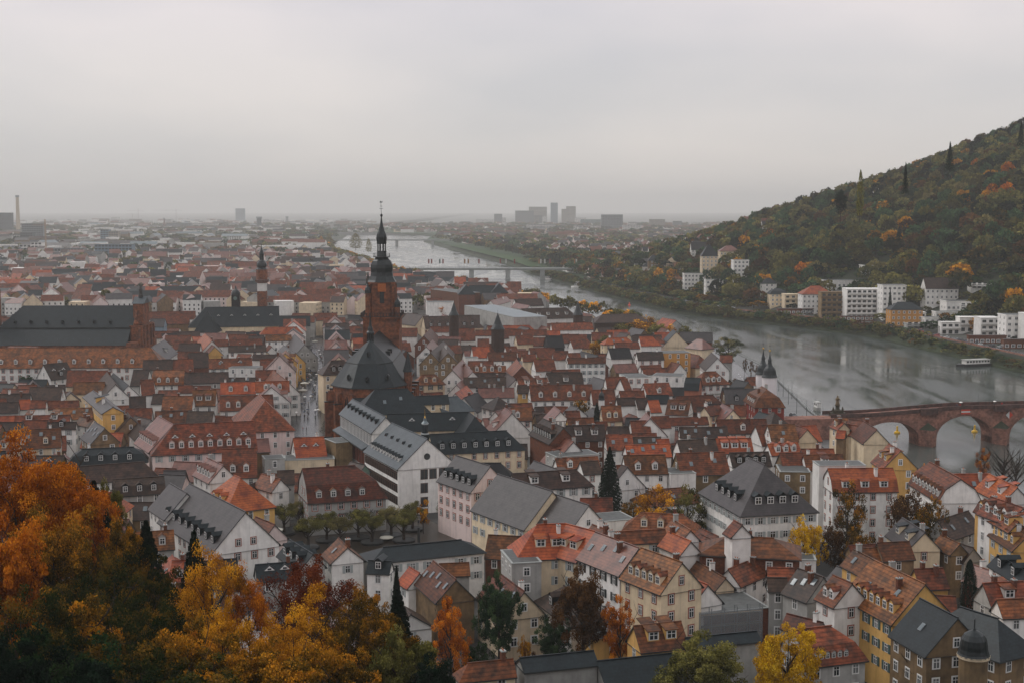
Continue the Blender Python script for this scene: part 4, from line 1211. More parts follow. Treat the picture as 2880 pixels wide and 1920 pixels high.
# ================================================================== JESUIT CHURCH (left edge)
def long_church():
    z=30; A=at(*tp('A',215,1045),z); B=at(*tp('A',1262,1043),z)
    u=(B-A); L=u.length; u.normalize(); mid=(A+B)/2; root=empty('long_church',(mid.x,mid.y,0),math.atan2(u.y,u.x))
    tag(root,'long church with huge two-tier black slate roof and red sandstone gable front','church')
    # tiers
    def lowz(D,py): return HC-(py-HOR)/F*D
    D0=mid.y
    w1=10.0; z1=lowz(D0-w1,tp('A',0,1245)[1]); w2=18.5; z2=lowz(D0-w2,tp('A',0,1410)[1])
    h=L/2; rb=MB()
    rb.rings([[(-h-9,-w1,z1),(h,-w1,z1),(h,w1,z1),(-h-9,w1,z1)],[(-h,-.05,z),(h,-.05,z),(h,.05,z),(-h,.05,z)]],0,cap0=True)
    rb.rings([[(-h-16,-w2,z2),(h-1,-w2,z2),(h-1,w2,z2),(-h-16,w2,z2)],[(-h-9,-w1-.3,z1-.9),(h-1,-w1-.3,z1-.9),(h-1,w1+.3,z1-.9),(-h-9,w1+.3,z1-.9)]],0,cap0=True)
    rb.box(-h-9,h-1,-w1+.2,w1-.2,z1-1.2,z1+.004,1)
    link('roof',rb.mesh('roof',[RO['s'],copper]),root)
    wb=MB(); wb.box(-h-15.5,h-1.2,-w2+.6,w2-.6,-2,z2+.1); link('wall',wb.mesh('wall',[sandst]),root)
    for k in range(7):
        for ww,zz,x0 in((w1,z1,-h-4),(w2,z2,-h-12)):
            x=x0+(L-2)*(k+.3)/7; mb=MB(); mb.box(-.5,.5,-.7,1.4,0,1.0); mb.add([(-.7,-.8,.95),(0,-.8,1.5),(0,1.6,1.5),(-.7,1.6,.95)],[(0,1,2,3)]); mb.add([(.7,-.8,.95),(0,-.8,1.5),(0,1.6,1.5),(.7,1.6,.95)],[(3,2,1,0)])
            link('roof_vent',mb.mesh('roof_vent',[copper]),root,(x,-ww*.80,zz+(z-z1)*.19 if ww==w1 else zz+1.2))
    # facade at the right end
    fb=MB(); 
    fb.box(h-1.1,h+4.6,-w2,w2,-2,z2+1.2); fb.box(h-.9,h+4.4,-w1-1,w1+1,z2+1.2,z1+1)
    fb.box(h-.7,h+4.2,-5.6,5.6,z1+1,z+1.2); fb.box(h-1.4,h+4.9,-w1-1.5,w1+1.5,z1+.2,z1+1)
    for yy in(-17,-12,-7,0,7,12): fb.box(h+4.4,h+5.2,yy-.7,yy+.7,-2,z1+.5)
    for yy in(-w1,-5.6): fb.lathe([(1.0,z1+1),(1.2,z1+2),(.5,z1+3.5),(.7,z1+4.5),(.1,z1+6)],8,c=(h+1.7,yy))
    for sg in(-1,1):
        pts=[(sg*5.6,z1+1),(sg*9.8,z1+1),(sg*8.2,z1+3),(sg*6.4,z1+5.5),(sg*5.7,z1+8)]
        fb.add([(h+.2,a,b) for a,b in pts]+[(h+1.2,a,b) for a,b in pts],[(0,1,2,3,4),(9,8,7,6,5)]+[(i,(i+1)%5,5+(i+1)%5,5+i) for i in range(5)])
    link('gable_front',fb.mesh('gable_front',[sandst]),root)
    pb=MB(); pb.add([(h-1.2,-6.2,z+1.2),(h+4.8,-6.2,z+1.2),(h+4.8,0,z+4.2),(h-1.2,0,z+4.2),(h+4.8,6.2,z+1.2),(h-1.2,6.2,z+1.2)],[(0,1,2,3),(3,2,4,5),(1,4,2),(0,3,5)]); link('pediment',pb.mesh('pediment',[RO['l']]),root)
    sb=MB(); sb.lathe([(1.1,z+4),(1.1,z+5),(.7,z+5.4),(.85,z+7),(.95,z+7.8),(.5,z+8.6),(.35,z+9.2),(.05,z+9.7)],8,c=(h+1.7,0)); sb.tube((h+1.7,0,z+8.2),(h+2.9,0,z+10.2),.16,.1); link('statue',sb.mesh('statue',[pmat('dark_stone_figure',(.05,.045,.04),.9)]),root)
    RECTS.append((Vector((mid.x,mid.y)),Vector((u.x,u.y)),L/2+16,w2+1))
    # neighbouring tower at the very left edge
    p=atD(-14,880,mid.y-4); t=empty('church_tower',(p.x-3,mid.y-4,0)); tag(t,'slim red sandstone church tower cut off by the left edge of the picture','tower')
    mb=MB(); mb.box(-4.4,4.4,-4.4,4.4,-2,38); mb.lathe([(4.6,38),(3.6,39.5),(3.2,42),(3.2,47),(3.8,47.2),(3.2,47.5)],8,c=(0,0),ph=math.pi/8); link('wall',mb.mesh('wall',[sandst]),t)
    mb=MB(); mb.lathe([(3.7,47.5),(2.0,50),(.5,53),(.1,60)],8,ph=math.pi/8); link('spire',mb.mesh('spire',[copper]),t)
long_church()
# ================================================================== turrets and spires
def onion_turret(name,label,px,pyb,D,parts,cat='tower'):
    """parts: list (kind,material,profile[(halfwidth px, y px)...])"""
    s=F/D; p=atD(px,pyb,D); root=empty(name,(p.x,D,0)); tag(root,label,cat)
    for nm,mat,n,prof in parts:
        mb=MB(); mb.lathe([(r/s,HC-(y-HOR)/s) for r,y in prof],n,ph=math.pi/n); link(nm,mb.mesh(nm,[mat]),root)
    RECTS.append((Vector((p.x,D)),Vector((1,0)),4,4))
    return root
onion_turret('steeple','slender red and white steeple with small onion dome, left of the main street',738,850,800,[('wall',sandst,4,[(17,905),(17,818)]),('white_wall',WA['w'],4,[(16.5,818),(16.5,795)]),('shaft',sandst,8,[(16,795),(16,757)]),('gallery',pmat('gallery_stone',(.12,.06,.045),.9),8,[(19,793),(20,786),(17,785)]),('dome',copper,10,[(16,757),(12,752),(15,746),(14,740),(9,733),(6,731),(6,716),(8,714),(5,708),(2.5,700),(.8,692),(.6,684)])])
ct=onion_turret('clock_turret','square black roof turret with clock face and small dome, on long slate roof',664,870,at(664,862,21).y-1.5,[('wall',RO['k'],4,[(15,882),(15,828)]),('dome',copper,10,[(13,828),(12,822),(8,816),(3,812),(1,803)])])
mb=MB(); mb.add([(1.1*math.cos(a*math.pi/6),0,1.1*math.sin(a*math.pi/6)) for a in range(12)],[tuple(range(12))]); link('clock',mb.mesh('clock',[pmat('clock_green',(.12,.19,.16),.5)]),ct,(0,-2.15 if False else -(15/(F/ct.location.y))*.72,HC-(838-HOR)/(F/ct.location.y)))
p=tp('F',1553,860); D=at(p[0],p[1],17).y-1
onion_turret('lantern_turret','pale open bell lantern with gilt tip, on dark slate roof beside white town hall gable',p[0],p[1],D,[('base',RO['s'],8,[(13,1238),(12,1224)]),('lantern',pmat('lantern_white',(.42,.44,.43),.6),8,[(12,1224),(12,1222),(8,1221),(8.5,1195),(11,1194),(10,1192)]),('glass',glass,8,[(9.2,1220),(9.2,1196)]),('cap',RO['m'],8,[(10.5,1192),(5,1186),(4,1180),(4.5,1179)]),('finial',gold,6,[(2,1179),(2.5,1176),(1,1172),(.4,1150)])])
for (x,yt,yb,w,nm) in((375,1025,1200,68,'leftmost slate cone roof turret, beside orange tree behind the brown dormered block'),(980,1175,1392,92,'middle slate cone roof turret in front of white scaffolding sheets'),(2085,1015,1195,68,'rightmost slate cone roof turret, standing against the river')):
    a=tp('R',x,yt); b_=tp('R',x,yb); D={375:700,980:640,2085:760}[x]
    onion_turret('cone_turret',nm,a[0],b_[1],D,[('wall',WA['D'],16,[(w/4.9,b_[1]+70),(w/4.9,b_[1])]),('roof',copper,16,[(w/4.9*1.08,b_[1]+1),(w/4.9*.62,b_[1]-(b_[1]-a[1])*.3),(w/4.9*.3,b_[1]-(b_[1]-a[1])*.68),(.5,a[1])]),('finial',dmetal,5,[(.4,a[1]+1),(.3,a[1]-8)])])
onion_turret('dome_turret','round dark bell-domed corner turret at lower right, bare branches in front',tp('M',1885,1400)[0],1870,184,[('wall',WA['t'],16,[(41,2000),(41,1876)]),('cornice',WA['c'],16,[(46,1876),(47,1868)]),('dome',copper,20,[(47,1870),(43,1862),(40,1850),(39,1838),(36,1822),(28,1808),(16,1800),(5,1795),(3,1790)]),('finial',dmetal,8,[(3,1792),(2,1785),(2.5,1764),(1,1762)])])
# small onion turret among the roofs
p=tp('Q',1430,310); onion_turret('small_dome_turret','small dark onion turret with white base, right of the dark garden pine',p[0],p[1],470,[('wall',WA['w'],8,[(9,1142),(9,1126)]),('dome',copper,10,[(10,1126),(8,1120),(8,1112),(5,1106),(1.5,1102),(.5,1092)])])
# ================================================================== town hall: window ribbons, dormer row, lettering
def ribbon(root,x0,x1,y,z0,z1,n,matf,matg,name='window_bay',face=-1):
    for i in range(n):
        a=x0+(x1-x0)*i/n; b_=x0+(x1-x0)*(i+1)/n; m=(b_-a)*.14; mb=MB()
        mb.box(a+m,b_-m,-.06,.02,z0,z1,0); mb.box(a+m,a+m+.1,-.16,-.05,z0,z1,1); mb.box(b_-m-.1,b_-m,-.16,-.05,z0,z1,1); mb.box(a+m,b_-m,-.14,-.05,z1-.5,z1-.35,1)
        link(name,mb.mesh(name,[matg,matf]),root,(0,y,0))
brn=pmat('brown_window_frame',(.10,.05,.035),.7)
def find(name,i=0):
    return [h for h in HOUSES if h['root'].name.split('.')[0]==name][i]
def nearest(px,py):
    best=None
    for h in HOUSES:
        q=proj((h['c'].x,h['c'].y,h['zr'])); d=(q[0]-px)**2+(q[1]-py)**2
        if best is None or d<best[0]: best=(d,h)
    return best[1]
t1=find('town_hall'); r=t1['root']; X0,X1,h,ze=t1['dims']
r['label']='long three-storey wing of the town hall with pale slate roof and strip of white columns'
ribbon(r,X0+.5,X1-.5,-h,ze-4.0,ze-.6,22,white,glass); ribbon(r,X0+.5,X1-.5,-h,ze-11,ze-6.2,20,redst,glass)
mb=MB(); mb.add([(X0-1,-h-2.2,ze-5.2),(X1-3,-h-2.2,ze-5.2),(X1-3,-h+.0,ze-4.2),(X0-1,-h+.0,ze-4.2)],[(0,1,2,3)]); mb.box(X0-1,X1-3,-h-2.2,-h-.01,ze-5.6,ze-5.25,1); link('lower_roof',mb.mesh('lower_roof',[RO['l'],dmetal]),r)
for i in range(8):
    y,z,sl=slope_at(t1['lev'],.42); d=link('dormer',unit_dormer('d'),r,(X0+3+(X1-X0-6)*i/7,y,z-.1),mats=[RO['s'],RO['k'],None,None]); d.scale=(.6,.5,.6)
h2=nearest(*tp('F',1400,815)); r=h2['root']; X0,X1,h,ze=h2['dims']
r['label']='white gabled town hall wing with round gable window and rows of narrow brown windows'
r.name='town_hall'
for z in(ze-3.2,ze-6.4,ze-9.6): ribbon(r,X0+.4,X1-.4,-h,z,z+2.2,18,brn,glass)
for i in range(10):
    y,z,sl=slope_at(h2['lev'],.14); d=link('dormer',unit_dormer('d'),r,(X0+2.5+(X1-X0-6)*i/9,y,z),mats=[RO['s'],WA['w'],None,None]); d.scale=(.62,.62,.62); link('window',unit_dwin(),d)
for i in range(5):
    y,z,sl=slope_at(h2['lev'],.6); d=link('dormer',unit_dormer('t'),r,(X0+4+(X1-X0-9)*i/4,y,z),mats=[RO['s'],None,RO['k'],None]); d.scale=(.6,.6,.7)
mb=MB(); mb.add([(0.06,.85*math.cos(a*math.pi/10),ze+2.4+.85*math.sin(a*math.pi/10)) for a in range(20)],[tuple(range(20))]); link('round_window',mb.mesh('round_window',[glass]),r,(X1,0,0))
for z in(ze-3.3,ze-6.8,ze-10.4,ze-13.4):
    for y in((-.8,1.6,4.2) if z>ze-4 else (-.8,)):
        mb=MB(); mb.box(-.02,.07,-.85,.85,0,2.3,0); mb.box(.06,.12,-.05,.05,0,2.3,1); mb.box(-.02,.04,-1.0,1.0,-.15,2.45,1); link('window',mb.mesh('window',[glass,brn]),r,(X1,y,z))
mb=MB(); mb.box(X1-.02,X1+.06,-5,-3.0,ze-12.6,ze-11.2); link('plaque',mb.mesh('plaque',[WA['t']]),r)
# text
def text(body,root,x,y,z,size,mat,rz=0,font_x=1.0):
    c=bpy.data.curves.new('lettering','FONT'); c.body=body; c.size=size; c.extrude=.02; c.align_x='CENTER'
    o=bpy.data.objects.new('tmp',c); COL.objects.link(o); dg=bpy.context.evaluated_depsgraph_get(); me=bpy.data.meshes.new_from_object(o.evaluated_get(dg)); bpy.data.objects.remove(o)
    me.materials.clear(); me.materials.append(mat); ob=link('lettering',me,root,(x,y,z)); ob.rotation_euler=(math.pi/2,0,rz); ob.scale=(font_x,1,1); return ob
ht=find('hotel',0); r=ht['root']; X0,X1,h,ze=ht['dims']
r['label']='cream four-storey corner building with arched shop windows facing the wet plaza, left of choir'
for f in range(3):
    for i,x in enumerate((.13,.42,.62,.82)):
        w=link('window',unit_window('w'),r,(X0+(X1-X0)*x,-h,ze-2.7-f*3.1)); 
for x in(.12,.42,.72):
    mb=MB(); prof=[(-1.05,0),(1.05,0),(1.05,2.6),(.75,3.35),(0,3.7),(-.75,3.35),(-1.05,2.6)]; mb.add([(a*1.15,-.04,b*1.05) for a,b in prof],[tuple(range(7))],1); mb.add([(a,-.07,b) for a,b in prof],[tuple(range(7))],0)
    for b_ in(-.35,.35): mb.box(b_-.05,b_+.05,-.12,-.06,0,3.5,2)
    mb.box(-1,1,-.12,-.06,1.8,1.9,2); link('arched_window',mb.mesh('arched_window',[glass,pmat('tan_stone_trim',(.42,.33,.2),.8) if 'tan_stone_trim' not in MAT else MAT['tan_stone_trim'],white]),r,(X0+(X1-X0)*x,-h,.5))
text('Palmbräuhaus',r,X0+(X1-X0)*.56,-h-.1,4.75,1.15,dmetal)
hv=find('hotel',1); r=hv['root']; X0,X1,h,ze=hv['dims']
r['label']='white hotel with red window surrounds and lettering between storeys, near the domed gate'
for f in range(2):
    for x in(.14,.38,.62,.86): link('window',unit_window('r'),r,(X0+(X1-X0)*x,-h,ze-2.4-f*4.1))
text('Vier-Jahreszeiten',r,X0+(X1-X0)*.5,-h-.1,ze-4.25,1.15,pmat('letter_olive',(.10,.09,.04),.7))
gh=nearest(*tp('F',660,1150)); r=gh['root']; X0,X1,h,ze=gh['dims']
r['label']='guesthouse with rust mansard roof, terracotta window surrounds and lettering, behind the pollarded trees'
text('Gasthaus zum Eisernen Kreuz',r,X0+(X1-X0)*.53,-h-.1,ze-3.9,1.35,dmetal); print('guest',proj(tuple(r.location)),ze)
hh=nearest(*tp('Q',820,430)); r=hh['root']; X0,X1,h,ze=hh['dims']; mb=MB()
for a,b,c,d in((-h,h,ze-.1,ze+.15),(-h*.6,h*.6,ze+2,ze+2.2)): mb.box(X1+.0,X1+.06,a,b,c,d)
for y in(-3.4,-1.2,1.2,3.4): mb.box(X1,X1+.06,y-.1,y+.1,ze-3,ze+2.0 if abs(y)<2 else ze+.3)
for a,b in((-3,-1.2),(1.2,3)): mb.add([(X1+.05,a-.1,ze-3),(X1+.05,a+.1,ze-3),(X1+.05,b+.1,ze),(X1+.05,b-.1,ze)],[(0,1,2,3)])
link('timber_framing',mb.mesh('timber_framing',[brn]),r); r['label']='small half-timbered gable with pinkish roof beside dark roof with stepped chimneys'
for o,lab in ((nearest(2130,1297),'big grey hipped palace roof over white walls with grey shutters'),(nearest(*tp('M',1200,542)),'yellow house with green shutters and seven dormers in one row'),(nearest(*tp('T',450,846)),'red house with mansard roof and blue-grey dormers beside the white gate towers'),(nearest(*tp('S',695,1290)),'huge dark brown hip-roofed storehouse beside the riverside trees'),(nearest(*tp('E',1960,745)),'very long pink house with weathered rust roof and many white dormers')):
    o['root']['label']=lab
# scaffolding on the house under repair, and netting at the modern hall
netm=bpy.data.materials.new('scaffold_net'); netm.use_nodes=True; b=netm.node_tree.nodes['Principled BSDF']; b.inputs['Base Color'].default_value=(.30,.32,.33,1); b.inputs['Alpha'].default_value=.35; b.inputs['Roughness'].default_value=.9
def scaffold(a,b_,z0,z1,label,net=True,lev=2.0,bay=2.4):
    A=Vector((a[0],a[1],0)); B=Vector((b_[0],b_[1],0)); d=B-A; L=d.length; d.normalize(); rt=empty('scaffolding',(A.x,A.y,0),math.atan2(d.y,d.x)); tag(rt,label,'scaffolding')
    mb=MB(); n=int(L/bay)
    for i in range(n+1):
        for y in(0,-1.0): mb.box(i*bay-.05,i*bay+.05,y-.05,y+.05,z0,z1)
    z=z0
    while z<=z1:
        for y in(0,-1.0): mb.box(0,n*bay,y-.04,y+.04,z-.04,z+.04)
        z+=lev
    link('frame',mb.mesh('frame',[metal]),rt)
    mb=MB(); z=z0+lev
    while z<z1: mb.box(0,n*bay,-.95,-.05,z-.12,z-.05); z+=lev
    link('deck',mb.mesh('deck',[WA['t']]),rt)
    if net:
        mb=MB(); mb.box(0,n*bay,-1.12,-1.10,z0,z1-.4); link('net',mb.mesh('net',[netm]),rt)
a=at(*tp('K',1690,935),8); b_=at(*tp('K',2360,873),8); scaffold((a.x,a.y-.4),(b_.x,b_.y-.4),0,9.2,'scaffold with grey netting round the house under repair, left of the yellow tree')
a=at(*tp('R',1085,1390),2); b_=at(*tp('R',1400,1390),2); scaffold((a.x,a.y-1),(b_.x,b_.y-1),2,14,'tall scaffold with pale netting on the flat modern hall behind the slate cone')
# ================================================================== FAR BANK VILLAS (x0 x1 ytop ybase in a zoom tile, set on the terrain)
conc=WA['w']
def villa(tile,x0,x1,yt,yb,label,roof='f',wall='w',style='flat',depth=14,floors=None,D=None,name='villa',cat='house',ang=0.0,group='houses on the far bank'):
    a=tp(tile,x0,yt); b_=tp(tile,x1,yb); xc=(a[0]+b_[0])/2
    g=hit(xc,b_[1],640) if D is None else atD(xc,b_[1],D)
    D=g.y
    if name=='villa' or name=='garage_row':
        while (xc-1440)/F*D*1.0-ip(RB,D)<(24 if name=='villa' else 20.5) and D<1500: D+=2
        x_=(xc-1440)/F*D; g=Vector((x_,D,hgt(x_,D)))
    s=F/D; w=(b_[0]-a[0])/s; h=max(3.0,atD(xc,a[1],D).z-g.z)
    c=(g.x,D+depth/2)
    if style=='flat':
        root=empty(name,(c[0],c[1],g.z),ang); mb=MB(); mb.box(-w/2,w/2,-depth/2,depth/2,-9,h-.3); link('wall',mb.mesh('wall',[WA[wall]]),root)
        mb=MB(); mb.box(-w/2-.3,w/2+.3,-depth/2-.3,depth/2+.3,h-.3,h+.1,0); mb.box(-w/2+.4,w/2-.4,-depth/2+.4,depth/2-.4,h+.1,h+.14,1); link('roof',mb.mesh('roof',[WA[wall],RO['f']]),root); ze=h
    elif style=='terr':
        root=empty(name,(c[0],c[1],g.z),ang); nf=floors or max(2,int(h/3.1)); fh=h/nf
        mb=MB(); mb.box(-w/2,w/2,-depth/2+1.6,depth/2,-9,h-.2); link('wall',mb.mesh('wall',[WA[wall]]),root)
        mb=MB(); mb.box(-w/2-.2,w/2+.2,-depth/2+1.2,depth/2+.2,h-.2,h+.1); link('roof',mb.mesh('roof',[WA[wall]]),root)
        for f in range(1,nf):
            mb=MB(); z=fh*f; mb.box(-w/2+(f%2)*w*.04,w/2-((f+1)%2)*w*.05,-depth/2,-depth/2+1.6,z-.25,z+.05); mb.box(-w/2+(f%2)*w*.04,w/2-((f+1)%2)*w*.05,-depth/2-.05,-depth/2+.1,z+.05,z+.95); link('balcony',mb.mesh('balcony',[WA[wall]]),root)
        ze=h
        for f in range(nf):
            n=max(2,int(w/3.4))
            for i in range(n):
                mb=MB(); x=-w/2+w*(i+.5)/n; mb.box(x-1.1,x+1.1,-depth/2+1.5,-depth/2+1.62,f*fh+.3,f*fh+2.4); link('window',mb.mesh('window',[glass]),root)
    else:
        rise=(h*.36 if style=='gable' else h*.28); root,ro_,wl,lev,dims=house_geo(c,ang,w if style=='gable' else max(2,w-depth*.95),depth,g.z+h,rise,roof,wall,{'hp'} if style=='hip' else ({'m','hp'} if style=='mans' else set()),name,g.z)
        ze=dims[3]
    if style!='terr':
        nf=max(1,int(ze/3.1)); fh=ze/nf
        for f in range(nf):
            n=max(2,int(w/3.0))
            for i in range(n):
                wi=link('window',unit_window('w' if wall!='w' else 'c'),root,(-w/2+w*(i+.5)/n,-depth/2,f*fh+.8)); wi.scale=(1.15 if style!='flat' else 1.7,1,1)
        for sd in(0,1):
            if style in('flat','gable','hip'):
                for f in range(nf):
                    for y in(-depth*.25,depth*.2): link('window',unit_window('c'),root,((-w/2,w/2)[sd],y,f*fh+.8),(-math.pi/2,math.pi/2)[sd])
    tag(root,label,cat,group); RECTS.append((Vector(c),Vector((math.cos(ang),math.sin(ang))),w/2+1,depth/2+1)); return root
V=villa
V('H',30,182,235,408,'tan villa with slate mansard roof, leftmost above the red river road wall','s','c','mans',12)
V('H',162,322,290,420,'low cream terraced house between the tan villa and white corner block',wall='c',style='terr')
V('H',322,600,215,465,'white corner apartment block with flat red roof, far bank','o','w','hip',16)
V('H',520,880,160,250,'white flat-roofed penthouse block highest behind the terraced apartments',wall='w',D=1010)
V('H',500,742,270,505,'tan apartment block with stepped planted balconies, far bank',wall='t',style='terr',depth=12)
V('H',735,1060,240,520,'largest white apartment block with long wrap-round balconies, far bank',wall='w',style='terr',depth=16)
V('H',1060,1275,205,500,'taller white end of the terraced apartments beside the dark conifer',wall='w',style='flat',depth=14)
V('H',1140,1432,365,635,'orange corner villa with blue-grey hipped roof by the river road','s','O','hip',12,group='houses on the far bank')
V('H',1455,1755,140,395,'half-timbered villa with steep brown gable roof on the wooded slope','b','w','gable',12)
V('H',1650,2000,352,440,'white flat modern villa below the half-timbered villa',D=None)
V('H',1550,1870,448,500,'long white terrace slab, upper one left of the small yellow tree',wall='w',style='flat',depth=8)
V('H',1450,1700,500,552,'long white terrace slab, middle one left of the small yellow tree',wall='w',style='flat',depth=8)
V('H',1295,1520,560,640,'grey carport terrace lowest beside the orange corner villa',wall='x',style='terr',depth=8,floors=2)
V('H',1615,1785,545,660,'small white stepped house under the small yellow tree',style='terr',depth=8)
V('H',1980,2165,505,672,'white block with stacked curved balconies near the right edge',style='terr')
V('H',2205,2390,480,700,'white cube block with dark penthouse at the right edge of the far bank',wall='w',style='flat')
V('S',1685,1900,300,585,'tall pale villa with steep dark roof, high on the far slope','k','w','gable',12)
V('S',1830,2050,340,590,'pale villa with grey gables beside the tall dark-roofed villa','s','c','hip',12,D=1190)
V('S',2080,2352,350,610,'broad cream villa with pink hipped roof and a row of dormers','p','c','hip',14)
V('S',2270,2480,550,690,'white modern villa right of the broad cream villa',style='flat',D=1130)
V('S',1590,1880,735,965,'white flat-roofed villa block above the riverside trees',wall='w',style='flat',depth=12)
V('S',1890,2130,820,1015,'white villa block with pale blue flat roof, lower right of the cream villa',wall='w',style='flat',depth=12)
V('S',1430,1590,765,935,'small house with reddish hipped roof left of the white villa block','r','n','hip',10)
V('S',1450,1700,585,745,'house with large plain red roof below the tall dark-roofed villa','r','D','gable',12)
V('S',1120,1215,480,730,'tan tower house with pointed dark roof, above the riverside trees','s','t','hip',9)
V('S',985,1150,420,540,'white house with dark hipped roof among the far bank houses','s','w','hip',10)
V('S',555,770,460,580,'grey flat building left of the red crane',wall='x',style='flat')
V('S',840,980,460,560,'pale flat building right of the red crane',wall='x',style='flat')
V('S',1040,1130,590,750,'narrow white house left of the tan tower house','s','w','hip',9)
V('H',1290,1470,455,560,'white stepped apartment house between the orange villa and long slabs',style='terr',depth=10)
V('H',1785,1990,420,520,'white upper terrace house behind the small yellow tree',style='terr',depth=9,D=880)
V('H',880,1150,178,238,'white penthouse row set back above the largest apartment block',wall='w',style='flat',D=1015)
V('H',1785,1975,500,640,'white block with planted balconies right of the small yellow tree',style='terr',depth=10)
V('H',1880,2130,385,480,'pale stepped villa with broad roof terrace under the wooded slope',wall='w',style='terr',depth=10,D=905)
V('H',2400,2600,470,700,'white apartment block continuing past the right edge',wall='w',style='terr')
V('H',600,735,262,330,'small white upper block between the corner block and terraces',wall='w',style='flat',D=985)
V('S',1300,1420,640,760,'small pale house among bushes above the far bank road','r','c','hip',9)
V('S',700,830,560,640,'pale house with red hipped roof left of the crane mast','r','w','hip',9)
V('S',880,960,600,720,'narrow pale house by the far bank poplar group','s','c','hip',8)
V('D',950,1140,630,745,'white house with slate mansard roof high on the wooded hill by the poplar','s','w','mans',11)
V('H',-30,60,140,300,'white house with dark roof left of the tan villa','s','w','hip',10)
V('H',100,425,420,500,'red sandstone garage wall with two doors, left along the river road',wall='B',style='flat',depth=5,name='garage_row',cat='garage')
V('H',690,980,495,560,'low red sandstone garage under the largest white apartment block',wall='B',style='flat',depth=5,name='garage_row',cat='garage')
V('H',1845,2190,665,740,'red sandstone garden wall behind the parked cars',wall='B',style='flat',depth=4,name='garden_wall',cat='wall')
V('H',2190,2420,700,790,'dark-gated sandstone garage at the right edge above the ivy wall',wall='B',style='flat',depth=4,name='garage_row',cat='garage')
# ================================================================== DISTANT BLOCKS (x0 x1 ytop ybase)
bandm={}
def block(tile,x0,x1,yt,yb,wall,label,name='office_block',cat='building',depth=18,bands=True):
    a=tp(tile,x0,yt); b_=tp(tile,x1,yb); g=at((a[0]+b_[0])/2,b_[1],0); D=g.y; s=F/D; w=(b_[0]-a[0])/s; h=(b_[1]-a[1])/s
    root=empty(name,(g.x,D+depth/2,0)); mb=MB(); mb.box(-w/2,w/2,-depth/2,depth/2,-1,h); link('wall',mb.mesh('wall',[wall]),root)
    mb=MB(); mb.box(-w/2-.2,w/2+.2,-depth/2-.2,depth/2+.2,h,h+.6); link('roof',mb.mesh('roof',[RO['f']]),root)
    if bands:
        nf=max(1,int(h/4.0)); fh=h/nf
        for f in range(nf):
            mb=MB(); n=max(2,int(w/5))
            for i in range(n):
                x=-w/2+w*(i+.12)/n; mb.box(x,x+w/n*.76,-depth/2-.08,-depth/2+.01,f*fh+1.2,f*fh+fh-.7)
            link('window',mb.mesh('window',[glass]),root)
    tag(root,label,cat,'distant blocks beyond the old town'); return root
gm1=pmat('block_grey',(.22,.24,.25),.8); gm2=pmat('block_dark',(.075,.095,.105),.8); gm3=pmat('block_blue',(.14,.22,.28),.6); gm4=WA['w']; gm5=pmat('block_tan',(.34,.30,.24),.8); gm6=pmat('block_teal',(.13,.22,.21),.7)
for a_ in [('A',-60,110,195,385,gm2,'dark office tower at the left edge beside the tall chimney'),('A',205,400,295,470,gm1,'wide grey block right behind the tall chimney'),('A',-40,200,400,470,gm4,'long low white block at the far left edge'),
 ('A',180,285,485,565,gm4,'small white block with three window rows under the tan crane'),('A',287,385,465,570,gm4,'white cube block left of the tan crane mast'),('A',20,180,500,565,gm5,'low pale block at the left edge above dark roofs'),('A',440,770,520,612,gm1,'long grey building right of the tan crane'),
 ('A',872,1215,485,620,gm3,'pale blue hall with light band along its top'),('A',925,1000,350,476,gm3,'blue white tower block left of the tan one'),('A',1000,1088,365,476,gm5,'tan tower block joined to the blue white one'),('A',1020,1105,235,275,gm4,'tiny white block with mast far behind the joined towers'),
 ('A',2085,2215,410,478,gm4,'white block with square windows, left one of the pair right of the thin tower'),('A',2232,2352,395,445,gm4,'white block with square windows, right one of the pair'),('A',2165,2250,155,268,gm3,'lone blue-grey slab tower on the left horizon'),('A',1610,1862,562,592,gm4,'long low white hall among the far left roofs'),('A',1100,1405,268,305,gm4,'long pale building just under the left horizon cranes'),
 ('A',1530,1760,290,345,gm1,'grey hall by the small red chimney'),('A',1740,2000,290,330,gm4,'low white hall right of the small red chimney'),('A',190,300,375,490,gm2,'dark blocky building left of the tan crane'),('A',580,720,410,450,gm4,'low white flat block right of the tan crane jib'),
 ('B',2188,2262,205,292,gm2,'dark grey block at left end of the right horizon cluster'),('B',2262,2300,240,335,gm4,'small white tower beside the dark grey block'),('C',30,200,175,292,gm2,'broad dark slab left in the hospital-like cluster'),('C',155,320,140,290,gm5,'pale broad slab behind the broad dark slab'),('C',200,278,215,290,gm3,'low blue block in front of the pale slab'),('C',280,315,225,295,gm4,'thin white block left of the blue glass tower'),
 ('C',355,420,103,292,gm3,'tallest blue glass tower on the right horizon'),('C',455,520,160,295,gm5,'tan tower block, lower half of the striped pair'),('C',498,585,135,292,gm5,'tan tower block, taller half of the striped pair'),('C',580,682,240,300,gm4,'white block right of the striped tan towers'),('C',570,915,312,362,gm4,'long white building with window bands, right one of two'),('C',130,400,300,362,gm4,'long white building with window bands, left one of two'),
 ('C',820,1017,212,362,gm1,'wide grey high block behind the right long white building'),('C',630,912,255,312,gm6,'teal-roofed long hall behind the right long white building'),('C',1020,1190,305,375,gm4,'white block with banded wings'),('C',1066,1140,280,372,gm4,'plain white stair tower of the banded white block'),('C',1262,1405,255,340,gm5,'pale tower block far right near the wooded hill'),('C',1480,1560,270,330,gm1,'small grey block right of the pale tower block'),('C',1640,1760,285,320,gm4,'low white hall near the wooded hill'),('B',2020,2180,255,285,gm4,'low white building left of the dark grey block'),
 ('B',730,1010,262,290,gm4,'long white hall far beyond the road bridges'),('B',60,260,262,295,gm4,'long white hall near the round water tower')]:
    D_=block(*a_)
